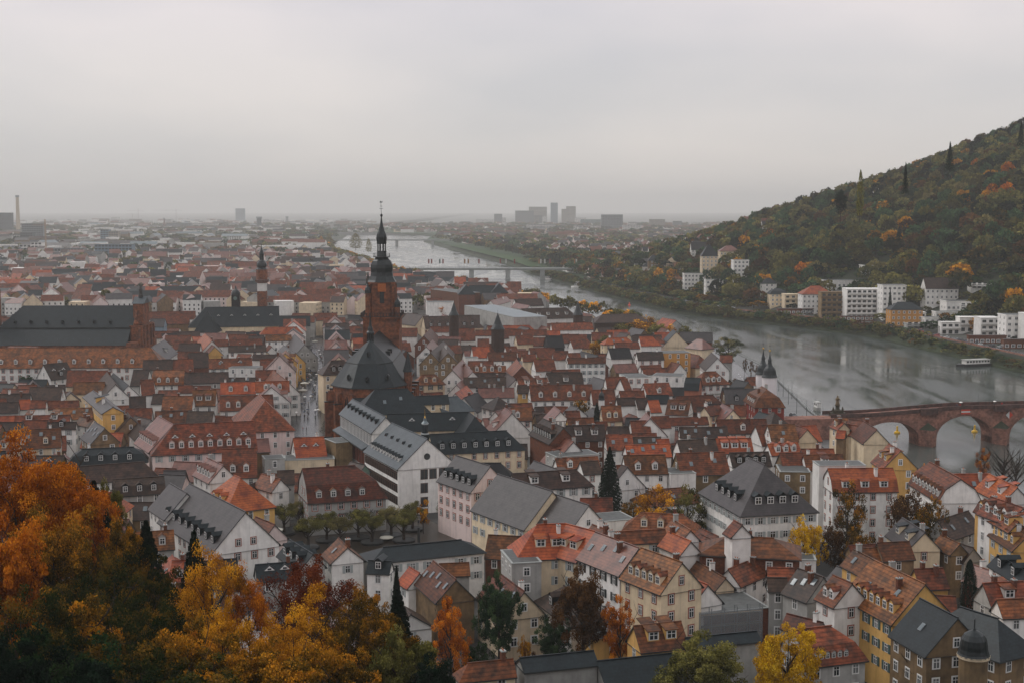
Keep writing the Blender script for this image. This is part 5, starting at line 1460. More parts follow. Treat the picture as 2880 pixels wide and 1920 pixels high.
def chimney(tile,x,yt,yb,r0,r1,mat,label,name='chimney'):
    a=tp(tile,x,yt); b_=tp(tile,x,yb); g=at(b_[0],b_[1],0); s=F/g.y; h=(b_[1]-a[1])/s
    root=empty(name,tuple(g)); tag(root,label,'chimney'); mb=MB(); mb.lathe([(r0,0),(r1,h)],16); link('shaft',mb.mesh('shaft',[mat]),root); mb=MB(); mb.lathe([(r1*1.25,h-6),(r1*1.25,h)],16); link('rim',mb.mesh('rim',[gm1]),root)
chimney('A',170,35,385,6.5,4.6,pmat('chimney_tan',(.50,.40,.28),.8),'tall tan power station chimney standing on the far left horizon')
chimney('A',1510,240,340,3,2.4,WA['B'],'small red brick chimney on the far left plain')
chimney('A',1965,330,445,4,3.6,gm5,'short pale round tower left of the two white blocks')
chimney('B',30,230,350,9,9,gm2,'dark round water tower on the plain left of the church spire')
chimney('B',285,225,275,9,8,gm2,'smaller dark water tower between the first one and the church spire')
def crane(tile,x,yt,yb,j0,j1,yj,mat,label,th=.8):
    a=tp(tile,x,yt); b_=tp(tile,x,yb); g=at(b_[0],b_[1],0); s=F/g.y; H_=(b_[1]-a[1])/s; root=empty('tower_crane',tuple(g)); tag(root,label,'crane','tower cranes')
    mb=MB(); n=int(H_/3)
    for sx_ in(-th,th):
        for sy in(-th,th): mb.box(sx_-.15,sx_+.15,sy-.15,sy+.15,0,H_)
    for i in range(n):
        z=H_*i/n; z2=H_*(i+1)/n; q=1 if i%2 else -1; mb.tube((-th*q,-th,z),(th*q,-th,z2),.12,.12,4); mb.box(-th,th,-th,-th+.2,z-.1,z+.1)
    link('mast',mb.mesh('mast',[mat]),root)
    zj=(b_[1]-tp(tile,0,yj)[1])/s; xa=(tp(tile,j0,0)[0]-b_[0])/s; xb=(tp(tile,j1,0)[0]-b_[0])/s
    mb=MB(); mb.box(xa,xb,-.5,-.3,zj,zj+.3); mb.box(xa,xb,.3,.5,zj,zj+.3); mb.box(xa*.9,xb*.9,-.1,.1,zj+1.3,zj+1.55); m_=max(2,int(abs(xb-xa)/3))
    for i in range(m_):
        x=xa+(xb-xa)*i/m_; mb.tube((x,0,zj+.1),(x+(xb-xa)/m_/2,0,zj+1.4),.09,.09,4)
    mb.tube((0,0,H_),(xa*.7,0,zj+1.4),.08,.08,4); mb.tube((0,0,H_),(xb*.7,0,zj+1.4),.08,.08,4); link('jib',mb.mesh('jib',[mat]),root)
    mb=MB(); xe=xa if abs(xa)<abs(xb) else xb; mb.box(xe-1.2,xe+1.2,-.8,.8,zj-2,zj); link('counterweight',mb.mesh('counterweight',[concrete]),root)
ctan=pmat('crane_tan',(.42,.26,.13),.6); cred=pmat('crane_red',(.28,.03,.03),.6); cgr=pmat('crane_grey',(.25,.2,.18),.6)
crane('A',425,255,602,300,462,310,ctan,'tan tower crane standing among the left office blocks')
crane('A',1272,155,280,1150,1318,177,cgr,'faint tower crane on the left horizon, left one of the distant pair')
crane('A',1620,160,292,1420,1672,172,cgr,'faint tower crane on the left horizon, right one of the distant pair')
crane('A',1217,200,285,1140,1262,208,cgr,'small faint crane just below the distant pair')
crane('C',1068,480,690,925,1390,540,cred,'red tower crane over the houses on the far bank')
# ================================================================== FILLER HOUSES between the traced ones
def overlap(c,u,hl,hw,pad=.2,rs=None):
    pts=rect_pts(c,u,hl,hw)
    for rc in (rs if rs is not None else RECTS):
        dd=(rc[0]-c).length
        if dd>hl+hw+rc[2]+rc[3]: continue
        for p in pts:
            if inrect(p,rc,pad): return True
        for p in rect_pts(rc[0],rc[1],rc[2],rc[3]):
            if inrect(p,(c,u,hl,hw),pad): return True
    return False
NOGO=[]
TSP=[(1715,1251,100,21),(1676,958,58,12),(1516,1000,55,11),(1500,805,64,16),(1441,795,52,15),(1447,822,24,10),(1245,862,42,11),(2048,945,110,16),(1631,1118,64,11),(1679,1130,54,13),(1400,1250,120,12),(1245,1388,40,8),(1398,1520,55,8),(1845,1352,150,13),(1935,1365,130,13),(1780,1400,80,10),(2385,1345,120,15),(2555,1368,120,14),(2620,1390,110,13),(2265,1447,115,12),(2350,1455,90,11),(2420,1470,100,11),(2825,1238,140,16),(2770,1255,60,12),(2860,1250,120,16),(2600,1300,24,8),(2729,1572,62,15),(2205,1752,175,17),(1990,1795,320,16),(1640,1608,190,18),(1745,1672,130,15),(1560,1730,130,10),(1402,1605,150,18),(1475,1785,50,7),(1268,1682,150,17),(1115,1585,95,20),(1345,1800,120,10),(2590,1825,150,11),(2720,1850,140,10),(1510,1830,70,8),(2590,1900,60,6),(73,1055,72,9),(143,1060,36,7),(1190,1395,50,9),(512,1325,36,9),(1035,765,28,24),(1000,657,40,30),(925,660,28,26),(903,664,20,24),(1037,672,20,24),(885,750,20,12),(830,822,30,10),(2421,480,24,20),(2673,398,28,16),(2548,456,20,14),(2873,342,26,15),(2365,535,50,18),(2500,806,30,22),(1735,865,58,13),(1785,872,60,13),(1828,885,62,13),(1752,905,80,13),(1805,898,95,13),(1850,908,80,13),(1882,912,52,13),(1925,912,50,13),(1958,925,44,13),(1700,940,60,13)]
TREE_RS=[]
for (x_,y_,w_,h_t) in TSP:
    if y_>620:
        d_=ray(x_,y_); t_=(h_t-HC)/d_.z; Y_=d_.y*t_; r_=w_/(F/Y_)/2*.8; TREE_RS.append((Vector((d_.x*t_,Y_-r_*(.5 if Y_<600 else 1.8))),Vector((1,0)),r_,r_*(1.4 if Y_<600 else 2.8)))
RECTS+=TREE_RS
def poly_in(p,poly):
    c=False; j=len(poly)-1
    for i in range(len(poly)):
        xi,yi=poly[i]; xj,yj=poly[j]
        if (yi>p[1])!=(yj>p[1]) and p[0]<(xj-xi)*(p[1]-yi)/(yj-yi)+xi: c=not c
        j=i
    return c
NOGO.append([G(880,1150),G(1010,1150),G(990,1290),G(800,1290),G(800,1200)])
NOGO.append([G(770,1440),G(1200,1440),G(1430,1570),G(1380,1680),G(1180,1690),G(800,1700),G(700,1600)])
NOGO.append([G(1900,1400),G(2900,1330),G(2760,1480),G(2640,1690),G(2300,1690),G(2200,1560),G(2030,1560)])   # garden trees
def instreet(c,w=11.5):
    d=Vector((c.x-ST_A.x,c.y-ST_A.y)); al=d.dot(Vector((sdv.x,sdv.y))); pr=abs(d.dot(Vector((snv.x,snv.y))))
    return -70<al<330 and pr<w
# rows along the main street
for sgn in(-1,1):
    y=ST_A+sdv*(-30 if sgn<0 else 75); k=0
    while (y-ST_A).length<300:
        L=rnd.uniform(9,15); W_=rnd.uniform(10,13); off=6.3+W_/2 if sgn<0 else 5.6+W_/2
        if k>14: off-=1
        c=y+sdv*(L/2)+snv*(sgn*off); u=Vector((sdv.x,sdv.y))
        if not overlap(Vector((c.x,c.y)),u,L/2-.3,W_/2-2.6,-.2):
            wz=rnd.uniform(9.5,12.5); rise=W_/2*rnd.uniform(.75,1.05)
            gable=rnd.random()<.35
            w_=rnd.choice('wwccnntyxB' if sgn<0 else 'wctxnBwt'); ro=rnd.choice('rrrbpsg' if sgn>0 else 'rrobgpp')
            ang=math.atan2(sdv.y,sdv.x)
            if gable: add_house((c.x,c.y),ang+math.pi/2,W_,L*.96,wz+L*.36,L*.36,ro,w_,set(),{'s':rnd.choice((0,1))},None,0.0,minwin=4.6,group='houses lining the main street')
            else: add_house((c.x,c.y),ang,L,W_,wz+rise,rise,ro,w_,set(),{'d':rnd.choice((0,1,2))},None,0.0,minwin=4.6,group='houses lining the main street')
        y=y+sdv*(L+.15); k+=1
TRACING[0]=False
rnd2=random.Random(21)
def shield(c,half,D,zr):
    s=F/D; xc=1440+F*c.x/D; x0,x1=xc-half*s,xc+half*s; yt=proj((c.x,c.y,zr))[1]; lim=-1e9
    for a,b_,yb,Ds in SHIELD:
        if Ds>D+1 and min(x1,b_)-max(x0,a)>.25*min(x1-x0,b_-a): lim=max(lim,yb)
    if yt>=lim: return zr
    z=HC-(lim-HOR)/F*D*1.0
    return z
dirs=[Vector((1,.03)).normalized(),Vector((.35,-.94)).normalized(),Vector((.94,.30)).normalized(),Vector((.97,-.2)).normalized()]
def fill(y0,y1,step,zlo,zhi,maxn,sz,group,inwin):
    n=0; y=y0
    while y<y1 and n<maxn:
        xl=-y*.385-10; xr=min(ip(LB,y)-(26 if y<900 else 34),y*.385+10); x=xl+rnd2.uniform(0,step)
        while x<xr:
            c=Vector((x+rnd2.uniform(-2,2),y+rnd2.uniform(-2,2)))
            if not instreet(c,13) and not any(poly_in(c,pl) for pl in NOGO):
                u=rnd2.choice(dirs); hl=rnd2.uniform(*sz)/2; hw=rnd2.uniform(7.5,10.5)/2
                for tryk in range(4):
                    if not overlap(c,u,hl,hw,.1): break
                    hl*=.8; hw*=.88; u=rnd2.choice(dirs)
                else: hl=0
                if hl>2.2:
                    zr=rnd2.uniform(zlo,zhi); zr=shield(c,max(hl*abs(u.x)+hw*abs(u.y),4),c.y,zr)
                    if zr<7.0: x+=step; continue
                    rise=min(hw*rnd2.uniform(.8,1.1),zr-5)
                    add_house((c.x,c.y),math.atan2(u.y,u.x),2*hl,2*hw,zr,rise,rnd2.choice('rrrrrrobbbpsgk'),rnd2.choice('wwwcctxnB'),set(['hp']) if rnd2.random()<.15 else set(),{rnd2.choice('dsets'):rnd2.choice((0,1,2,3)),'c':rnd2.choice((0,1,1,2))},None,0.0,minwin=inwin,group=group); n+=1
            x+=step
        y+=step*1.0
    return n
nF=fill(232,640,9.0,9.5,12.5,230,(8,15),'houses of the old town',7)
nF2=fill(600,1000,12.5,10.5,14,260,(10,22),'houses of the old town',5.0)
print('filler',nF,nF2,'traced',len(HOUSES))
# ================================================================== hide nothing-seen parts: drop buried windows, and houses nobody can see
bpy.context.view_layer.update()
PR2=[(f,r.name,r.matrix_world.copy(),r,l) for f,r,l in PRUNE]
V_=[];P_=[]
def addtree(o):
    M=o.matrix_world; off=len(V_)
    V_.extend([M@v.co for v in o.data.vertices]); P_.extend([tuple(off+i for i in p.vertices) for p in o.data.polygons])
own=[]
for o in list(COL.objects):
    if o.type=='MESH' and o.name.split('.')[0] in('roof','wall','lower_roof','upper_roof','choir_wall','tower_wall','gable_front'):
        n0=len(P_); addtree(o); own+= [o.parent]*(len(P_)-n0)
bvh=BVHTree.FromPolygons(V_,P_)
CAM=Vector((0,0,HC))
def seen(p,eps=.25):
    q=proj(p)
    if not(-60<q[0]<2940 and -60<q[1]<1980): return False
    d=p-CAM; L=d.length; d.normalize(); h_=bvh.ray_cast(CAM,d,L-eps)
    return h_[0] is None
gone=set(); keep=[]; DEAD=set()
def kill(o):
    DEAD.add(o.name)
    for ch in KIDS.get(o.name,[]): kill(ch)
    bpy.data.objects.remove(o)
for h in HOUSES:
    X0,X1,hw,ze=h['dims']; M=h['root'].matrix_world; zt=h['lev'][-1][3]; vis=0
    for t in np.linspace(.04,.96,9):
        x=X0+(X1-X0)*t
        for (y,z) in((0,zt+.1),(-hw*.5,(ze+zt)/2+.4),(-hw*.9,ze+.6),(hw*.5,(ze+zt)/2+.4),(-hw-.3,ze-1.5),(-hw-.3,ze-4)):
            if seen(M@Vector((x,y,z)),.6): vis+=1
    for x in(X0-.3,X1+.3):
        for y in(-hw*.5,0,hw*.5):
            if seen(M@Vector((x,y,ze-.5)),.6): vis+=1
    h['vis']=vis*(F/h['D'])**2*(X1-X0)
    keep.append(h)
hid=[h for h in keep if h['vis']==0]
for h in hid:
    r=h['root']; gone.add(id(r)); AUTO[:]=[a for a in AUTO if a[0]!=r]; kill(r)
keep=[h for h in keep if h['vis']>0]
keep.sort(key=lambda h:-h['vis']-(1e9 if h['root'].get('label') else 0))
rest=keep[292-40:]; keep=keep[:292-40]
# the smallest of the many roofs become one mass
mv=MB(); mats=[]; 
for h in rest:
    r=h['root']
    for ch in KIDS.get(r.name,[]):
        if ch.type!='MESH' or ch.name.split('.')[0] not in('roof','wall'): continue
        M=ch.matrix_world; me=ch.data
        idx=[]
        for i,sl in enumerate(ch.material_slots):
            m=sl.material
            if m not in mats: mats.append(m)
            idx.append(mats.index(m))
        off=len(mv.v); mv.v+=[tuple(M@v.co) for v in me.vertices]
        for p in me.polygons: mv.f.append(tuple(off+i for i in p.vertices)); mv.m.append(idx[p.material_index])
    AUTO[:]=[a for a in AUTO if a[0]!=r]; kill(r)
nd=0
for fn,rn,MW,root,lp in PR2:
    if rn in DEAD: continue
    if seen(MW@lp,.05): fn()
    else: nd+=1
print('hidden houses',len(hid),'kept',len(keep),'massed',len(rest),'pruned',nd)
# ================================================================== FAR HOUSES as one mass (past three hundred of a kind)
rf=random.Random(5)
far=MB(); fm=[RO[k] for k in 'rrobpsgm']+[WA[k] for k in 'wwcntx']+[glass]
base=len(mats); FM=mats+fm
def simple_house(mb,c,ang,L,W_,ze,rise,ri,wi,flat=False,z0=0,wins=False):
    ux=Vector((math.cos(ang),math.sin(ang),0)); uy=Vector((-ux.y,ux.x,0)); c=Vector((c[0],c[1],z0))
    P=lambda x,y,z: tuple(c+ux*x+uy*y+Vector((0,0,z)))
    h=W_/2; l=L/2
    mb.add([P(-l,-h,-2),P(l,-h,-2),P(l,h,-2),P(-l,h,-2),P(-l,-h,ze),P(l,-h,ze),P(l,h,ze),P(-l,h,ze)],[(0,1,5,4),(1,2,6,5),(2,3,7,6),(3,0,4,7),(4,5,6,7)],base+8+wi)
    if not flat:
        o_=.4
        mb.add([P(-l-.1,-h-o_,ze-.2),P(l+.1,-h-o_,ze-.2),P(l+.1,0,ze+rise),P(-l-.1,0,ze+rise),P(l+.1,h+o_,ze-.2),P(-l-.1,h+o_,ze-.2)],[(0,1,2,3),(3,2,4,5)],base+ri)
        mb.add([P(-l,-h,ze),P(-l,h,ze),P(-l,0,ze+rise-.1)],[(0,1,2)],base+8+wi); mb.add([P(l,-h,ze),P(l,h,ze),P(l,0,ze+rise-.1)],[(0,1,2)],base+8+wi)
    if wins:
        n=max(2,int(L/3.2))
        for f in range(max(1,int(ze/3.1))):
            for i in range(n):
                x=-l+L*(i+.5)/n; z=1+f*3.0
                mb.add([P(x-.5,-h-.05,z),P(x+.5,-h-.05,z),P(x+.5,-h-.05,z+1.4),P(x-.5,-h-.05,z+1.4)],[(0,1,2,3)],base+14)
far.v=mv.v; far.f=mv.f; far.m=mv.m
cnt=0
y=985
while y<2350:
    xl=-y*.39; xr=ip(LB,y)-30; st=15+ (y-985)*.010; x=xl+rf.uniform(0,st)
    while x<xr:
        if rf.random()<(.83 if y<1500 else .45) and not instreet(Vector((x,y)),9):
            big=rf.random()<.16; L=rf.uniform(26,48) if big else rf.uniform(10,19); W_=rf.uniform(9,13)
            c=Vector((x,y+rf.uniform(-4,4))); 
            if not any((rc[0]-c).length<rc[2]+8 for rc in RECTS if abs(rc[0].y-c.y)<40):
                simple_house(far,c,rf.choice((0.03,.1,-1.2,1.45,.25,-.2,-1.25)),L,W_,rf.uniform(8,13),W_*rf.uniform(.3,.5),rf.choice((0,0,0,1,3,4,4,5,5,6,2) if y<1500 else (0,0,1,3,4,5,5,6,4)),rf.randrange(6),flat=rf.random()<.18,wins=y<1500); cnt+=1
        x+=st*rf.uniform(.8,1.5)
    y+=st*(.85 if y<1500 else 1.0)
while y<8500:
    xl=-y*.39; xr=ip(LB,y)-40; st=38+(y-2300)*.012; x=xl
    while x<xr:
        if rf.random()<.32:
            simple_house(far,(x,y),rf.choice((0,.1,-.2,1.4)),rf.uniform(20,70),rf.uniform(12,18),rf.uniform(7,16),5,rf.choice((0,0,3,5,6,7)),rf.choice((0,0,1,4,5)),flat=rf.random()<.55); cnt+=1
        x+=st*rf.uniform(.7,1.7)
    y+=st*1.1
# far bank town
y=1330
while y<6500:
    r0=ip(RB,y); xr=y*.40 if y>1900 else r0+190; x=r0+(34 if y<1700 else (110 if y<2900 else 60)); st=17+(y-1330)*.012
    while x<xr:
        c=Vector((x,y+rf.uniform(-4,4)))
        if rf.random()<(.62 if y<2400 else .33) and not any((rc[0]-c).length<rc[2]+8 for rc in RECTS if abs(rc[0].y-c.y)<40):
            W_=rf.uniform(9,13); simple_house(far,c,rf.choice((0.0,.3,-1.1,1.3)),rf.uniform(10,22) if y<3300 else rf.uniform(20,60),W_,rf.uniform(6,11),W_*.45,rf.choice((0,0,0,1,5,6)),rf.randrange(6),z0=hgt(x,c.y),wins=y<1800,flat=rf.random()<.15); cnt+=1
        x+=st*rf.uniform(.8,1.6)
    y+=st*.9
o=link('distant_houses',far.mesh('distant_houses',FM)); tag(o,'mass of small red and grey roofs fading into the haze behind the old town','houses',kind='stuff')
print('far houses',cnt)
# ================================================================== TREES
rg=np.random.RandomState(3)
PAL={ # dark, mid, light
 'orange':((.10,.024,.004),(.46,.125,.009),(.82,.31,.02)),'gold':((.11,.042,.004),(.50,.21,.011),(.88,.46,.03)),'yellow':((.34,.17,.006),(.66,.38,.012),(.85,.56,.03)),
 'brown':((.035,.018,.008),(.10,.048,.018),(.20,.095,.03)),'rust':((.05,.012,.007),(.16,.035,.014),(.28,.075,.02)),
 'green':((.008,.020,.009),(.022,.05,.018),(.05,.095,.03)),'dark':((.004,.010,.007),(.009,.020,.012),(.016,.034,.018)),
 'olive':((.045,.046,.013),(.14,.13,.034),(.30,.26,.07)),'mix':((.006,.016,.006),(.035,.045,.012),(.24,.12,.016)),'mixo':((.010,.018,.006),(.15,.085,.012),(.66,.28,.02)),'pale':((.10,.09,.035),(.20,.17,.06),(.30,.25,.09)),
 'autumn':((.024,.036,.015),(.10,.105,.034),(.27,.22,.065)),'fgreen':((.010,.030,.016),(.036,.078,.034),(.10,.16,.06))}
leafm=bpy.data.materials.new('leaves'); leafm.use_nodes=True; nt=leafm.node_tree; nt.nodes.clear()
o_=N(nt,'ShaderNodeOutputMaterial'); df=N(nt,'ShaderNodeBsdfDiffuse'); tr=N(nt,'ShaderNodeBsdfTranslucent'); mx=N(nt,'ShaderNodeMixShader'); mx.inputs[0].default_value=.08
vc=N(nt,'ShaderNodeVertexColor'); vc.layer_name='Col'; oi=N(nt,'ShaderNodeObjectInfo'); mr=N(nt,'ShaderNodeMapRange'); mr.inputs[3].default_value=.78; mr.inputs[4].default_value=1.2; nt.links.new(oi.outputs['Random'],mr.inputs[0])
hm=N(nt,'ShaderNodeVectorMath',operation='SCALE'); nt.links.new(vc.outputs[0],hm.inputs[0]); nt.links.new(mr.outputs[0],hm.inputs[3])
for s_ in(df,tr): nt.links.new(hm.outputs[0],s_.inputs[0])
nt.links.new(df.outputs[0],mx.inputs[1]); nt.links.new(tr.outputs[0],mx.inputs[2]); nt.links.new(mx.outputs[0],o_.inputs[0])
bark=pmat('bark',(.045,.034,.026),.9,.2,noise=(.025,.02,.017),nscale=2)
def leaf_pts(kind,n,rs):
    if kind=='broad' and n<900:
        d=rs.normal(size=(n,3)); d/=np.linalg.norm(d,axis=1)[:,None]; d[:,2]=np.where(d[:,2]<-.35,-d[:,2],d[:,2])
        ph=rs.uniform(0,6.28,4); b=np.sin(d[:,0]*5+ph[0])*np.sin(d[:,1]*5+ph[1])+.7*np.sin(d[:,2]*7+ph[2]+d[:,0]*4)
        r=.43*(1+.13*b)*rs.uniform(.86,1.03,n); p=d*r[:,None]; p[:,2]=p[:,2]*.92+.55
        return p,np.clip(.38+.20*b+.16*d[:,2]+rs.normal(0,.13,n),0,1)  # top light painted into leaf colour: tops and bulges lighter, hollows darker
    if kind in('broad','sparse','ball'):
        M={'broad':46,'sparse':34,'ball':22}[kind] if n>900 else 22
        c=rs.normal(size=(M,3)); c/=np.linalg.norm(c,axis=1)[:,None]
        rad=rs.uniform(.45,1.0,M)[:,None]; c=c*rad
        c*= {'broad':(.40,.40,.37),'sparse':(.40,.40,.40),'ball':(.42,.42,.22)}[kind]
        c[:,2]+={'broad':.60,'sparse':.58,'ball':.72}[kind]
        cr=rs.uniform(.10,.19,M) if kind!='sparse' else rs.uniform(.07,.13,M)
        cv=rs.uniform(0,1,M)
        if n>8000 and kind!='ball':
            M2=M*4; j=rs.randint(0,M,M2); d2=rs.normal(size=(M2,3)); d2/=np.linalg.norm(d2,axis=1)[:,None]; c=c[j]+d2*cr[j][:,None]*rs.uniform(.5,1,(M2,1)); cv=np.clip(cv[j]*.5+rs.uniform(0,.6,M2),0,1); cr=rs.uniform(.045,.085,M2); M=M2
        k=rs.randint(0,M,n); d=rs.normal(size=(n,3)); d/=np.linalg.norm(d,axis=1)[:,None]
        r=cr[k]*(rs.uniform(0,1,n)**.45); p=c[k]+d*r[:,None]*np.array((1,1,.72))
        v=cv[k]*.80+.10*d[:,2]+rs.normal(0,.12,n)+.20*(p[:,2]-.5)  # shading put into leaf colour: clump tops and upper crown lighter, lower leaves darker
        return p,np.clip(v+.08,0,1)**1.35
    if kind=='poplar' or kind=='cypress':
        t=rs.uniform(.06,1,n); rad=.5*np.sin(np.clip(t,0,1)**.8*math.pi)**.5*(1-.35*t); a=rs.uniform(0,2*math.pi,n); q=rad*rs.uniform(.55,1,n)*(1+.25*np.sin(a*5+t*21))
        return np.stack([q*np.cos(a),q*np.sin(a),t],1),np.clip(rs.uniform(.1,.9,n)+.2*np.sin(a*4+t*17),0,1)
    # conifer: whorls
    L=26; lev=rs.randint(0,L,n); t=(lev+rs.uniform(-.1,.25,n))/L; nb=7; b=rs.randint(0,nb,n); a=b*2*math.pi/nb+lev*1.1+rs.normal(0,.16,n)
    full=.5*(1-t)**.85*(1+.25*np.sin(lev*2.3+b*1.7)); q=full*(rs.uniform(0,1,n)**.6)
    z=.06+.94*t-q*.16+rs.normal(0,.006,n)
    return np.stack([q*np.cos(a),q*np.sin(a),z],1),np.clip(rs.uniform(0,.7,n)+q/.5*.4,0,1)
def quads(p,size,rs,flat=.0):
    n=len(p); a=rs.normal(size=(n,3)); a/=np.linalg.norm(a,axis=1)[:,None]; b=rs.normal(size=(n,3)); b-=a*(a*b).sum(1)[:,None]; b/=np.linalg.norm(b,axis=1)[:,None]
    s=(size*rs.uniform(.6,1.35,n))[:,None]; a=a*s; b=b*s*.75
    return np.stack([p-a,p-b*.9,p+a,p+b],1).reshape(-1,3)
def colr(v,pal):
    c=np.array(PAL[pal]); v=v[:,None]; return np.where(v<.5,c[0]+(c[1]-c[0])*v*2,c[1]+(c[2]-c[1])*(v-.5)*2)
def mesh_np(name,verts,cols,mat):
    n=len(verts)//4; me=bpy.data.meshes.new(name); me.vertices.add(n*4); me.vertices.foreach_set('co',verts.astype(np.float32).ravel())
    me.loops.add(n*4); me.loops.foreach_set('vertex_index',np.arange(n*4,dtype=np.int32)); me.polygons.add(n); me.polygons.foreach_set('loop_start',np.arange(0,n*4,4,dtype=np.int32))
    try: me.polygons.foreach_set('loop_total',np.full(n,4,dtype=np.int32))
    except Exception: pass
    me.update(calc_edges=True)
    ca=me.color_attributes.new('Col','FLOAT_COLOR','POINT'); cc=np.ones((n*4,4),dtype=np.float32); cc[:,:3]=np.repeat(cols,4,axis=0); ca.data.foreach_set('color',cc.ravel()); me.materials.append(mat); return me
CR={}
def crown(kind,pal,n,size,var):
    k=(kind,pal,n,var)
    if k in CR: return CR[k]
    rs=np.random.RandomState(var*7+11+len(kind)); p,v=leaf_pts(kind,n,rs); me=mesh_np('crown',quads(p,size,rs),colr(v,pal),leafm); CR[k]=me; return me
TK={}
def trunk(kind,var,limbs=9):
    k=(kind,var,limbs)
    if k in TK: return TK[k]
    r=random.Random(var+5); mb=MB()
    if kind in('conifer','cypress','poplar'): mb.tube((0,0,-.08),(0,0,.9),.022,.004,6)
    else:
        top=.55 if kind!='ball' else .62; w=(.028 if limbs<16 else .040) if kind!='ball' else .06
        mb.tube((0,0,-.08),(.01,0,.28),w,w*.75,8); mb.tube((.01,0,.28),(0,.02,top),w*.75,w*.4,7); mb.tube((0,.02,top),(.02,.0,.88 if kind!='ball' else .7),w*.4,w*.08,6)
        for i in range(limbs):
            a=i*2.4+r.random(); z=.25+.4*i/limbs; L=r.uniform(.25,.40); e1=Vector((L*.55*math.cos(a),L*.55*math.sin(a),z+L*.45)); e2=Vector((L*1.05*math.cos(a+.2),L*1.05*math.sin(a+.2),z+L*.95))
            mb.tube((0,0,z),e1,w*.42,w*.24,5); mb.tube(e1,e2,w*.24,w*.05,5)
            if limbs>6:
                for q in range(3):
                    e3=e1+(e2-e1)*r.uniform(.1,.8); e4=e3+Vector((r.uniform(-.14,.14),r.uniform(-.14,.14),r.uniform(.02,.14))); mb.tube(e3,e4,w*.13,w*.03,4)
    TK[k]=mb.mesh('trunk',[bark]); return TK[k]
PW={'orange':'orange','gold':'golden','yellow':'bright yellow','brown':'brown','rust':'dark rust-red','green':'green','dark':'dark green','olive':'olive green','mix':'green and gold','mixo':'green and orange','pale':'pale yellow','autumn':'brownish green','fgreen':'deep green'}
KW={'broad':'broad tree','sparse':'thinning tree','ball':'pollarded tree','poplar':'tall poplar','cypress':'columnar cypress','conifer':'conifer','bare':'bare tree'}
TREES=[]
def tree(base,h,w,kind,pal,lod,var=None,group='trees',label=None,name='tree'):
    var=rnd.randrange(4) if var is None else var
    n,size={0:(300,.062),1:(1500,.030),2:(9000,.0135),3:(34000,.0092),4:(42000,.0062)}[lod]
    if kind=='conifer': n=int(n*1.3); 
    if kind=='sparse': n=int(n*.55)
    root=empty({'conifer':'conifer_tree','cypress':'cypress_tree','poplar':'poplar_tree'}.get(kind,name),tuple(base),rnd.uniform(0,6.28)); root.scale=(w,w,h)
    if kind!='bare': link('crown',crown(kind,pal,n,size,var),root)
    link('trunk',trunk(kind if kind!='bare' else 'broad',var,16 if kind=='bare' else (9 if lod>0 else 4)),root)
    if label: tag(root,label,'tree',group)
    else: later(root,PW[pal]+' '+KW[kind] if kind!='bare' else 'bare leafless tree','tree',group,(base[0],base[1],base[2]+h*.6))
    TREES.append(root); return root
def T(x,yt,wpx,h,pal,kind='broad',lod=1,group='trees among the old town roofs',label=None,g=0.0,ang=None):
    # crown top at pixel yt, real height h: distance follows
    d=ray(x,yt); t=(g+h-HC)/d.z; p=Vector((d.x*t,d.y*t,g)); s=F/p.y
    return tree(p,h,wpx/s,kind,pal,lod,group=group,label=label)
T(1715,1251,100,21,'dark','conifer',3,label='tall dark spruce standing among the roofs right of the town hall')
T(1676,958,58,12,'gold'); T(1516,1000,55,11,'olive'); T(1500,805,64,16,'olive'); T(1441,795,52,15,'autumn','sparse'); T(1447,822,24,10,'orange'); T(1245,862,42,11,'orange')
for x,y,w,p in((1735,865,58,'olive'),(1785,872,60,'autumn'),(1828,885,62,'gold'),(1752,905,80,'olive'),(1805,898,95,'gold'),(1850,908,80,'olive'),(1882,912,52,'gold'),(1925,912,50,'olive'),(1958,925,44,'autumn'),(1700,940,60,'olive')): T(x,y,w,13,p,group='trees by the riverside storehouse')
T(2048,945,110,16,'autumn','sparse',2,label='large thinning tree with brown trunk on the riverbank above the white hotel')
for x,y in((2095,1003),(2113,1012),(2131,1022)): T(x,y,22,9,'brown','sparse',g=-3,group='small trees along the riverside promenade')
for x,y in((2075,1065),(2092,1072),(2103,1085),(2060,1058),(2112,1105)): T(x,y,34,10,'brown','sparse',group='thinning street trees beside the white hotel')
T(1631,1118,64,11,'mixo'); T(1679,1130,54,13,'dark','conifer'); T(1400,1250,120,12,'olive','broad',2); T(1245,1388,40,8,'olive'); T(1398,1520,55,8,'olive')
T(1845,1352,160,16,'gold','sparse',2); T(1935,1365,140,16,'olive','sparse',2); T(1780,1400,80,10,'mixo',lod=2)
T(2385,1345,130,19,'mixo','sparse',2); T(2555,1368,140,18,'brown',lod=2); T(2620,1390,120,17,'mixo',lod=2); T(2265,1447,125,15.2,'yellow','broad',2,label='yellow drooping garden tree at the corner of the white palace'); T(2350,1455,100,14.5,'brown',lod=2); T(2420,1470,110,14,'mixo',lod=2)
T(2825,1238,140,16,'brown','bare',2); T(2770,1255,60,12,'orange','sparse',2,g=-3); T(2860,1250,120,16,'brown','bare',2,g=-3)
T(2600,1300,24,8,'orange','broad',1,g=-3)
T(2729,1572,62,15,'dark','cypress',3,label='dark columnar cypress between the red roofs at lower right')
T(2215,1752,235,17,'yellow','broad',3,label='brilliant yellow tree at the bottom edge, the brightest in the picture')
T(1990,1795,320,16,'olive','broad',3,label='wide rounded olive green tree at the bottom edge left of the yellow tree')
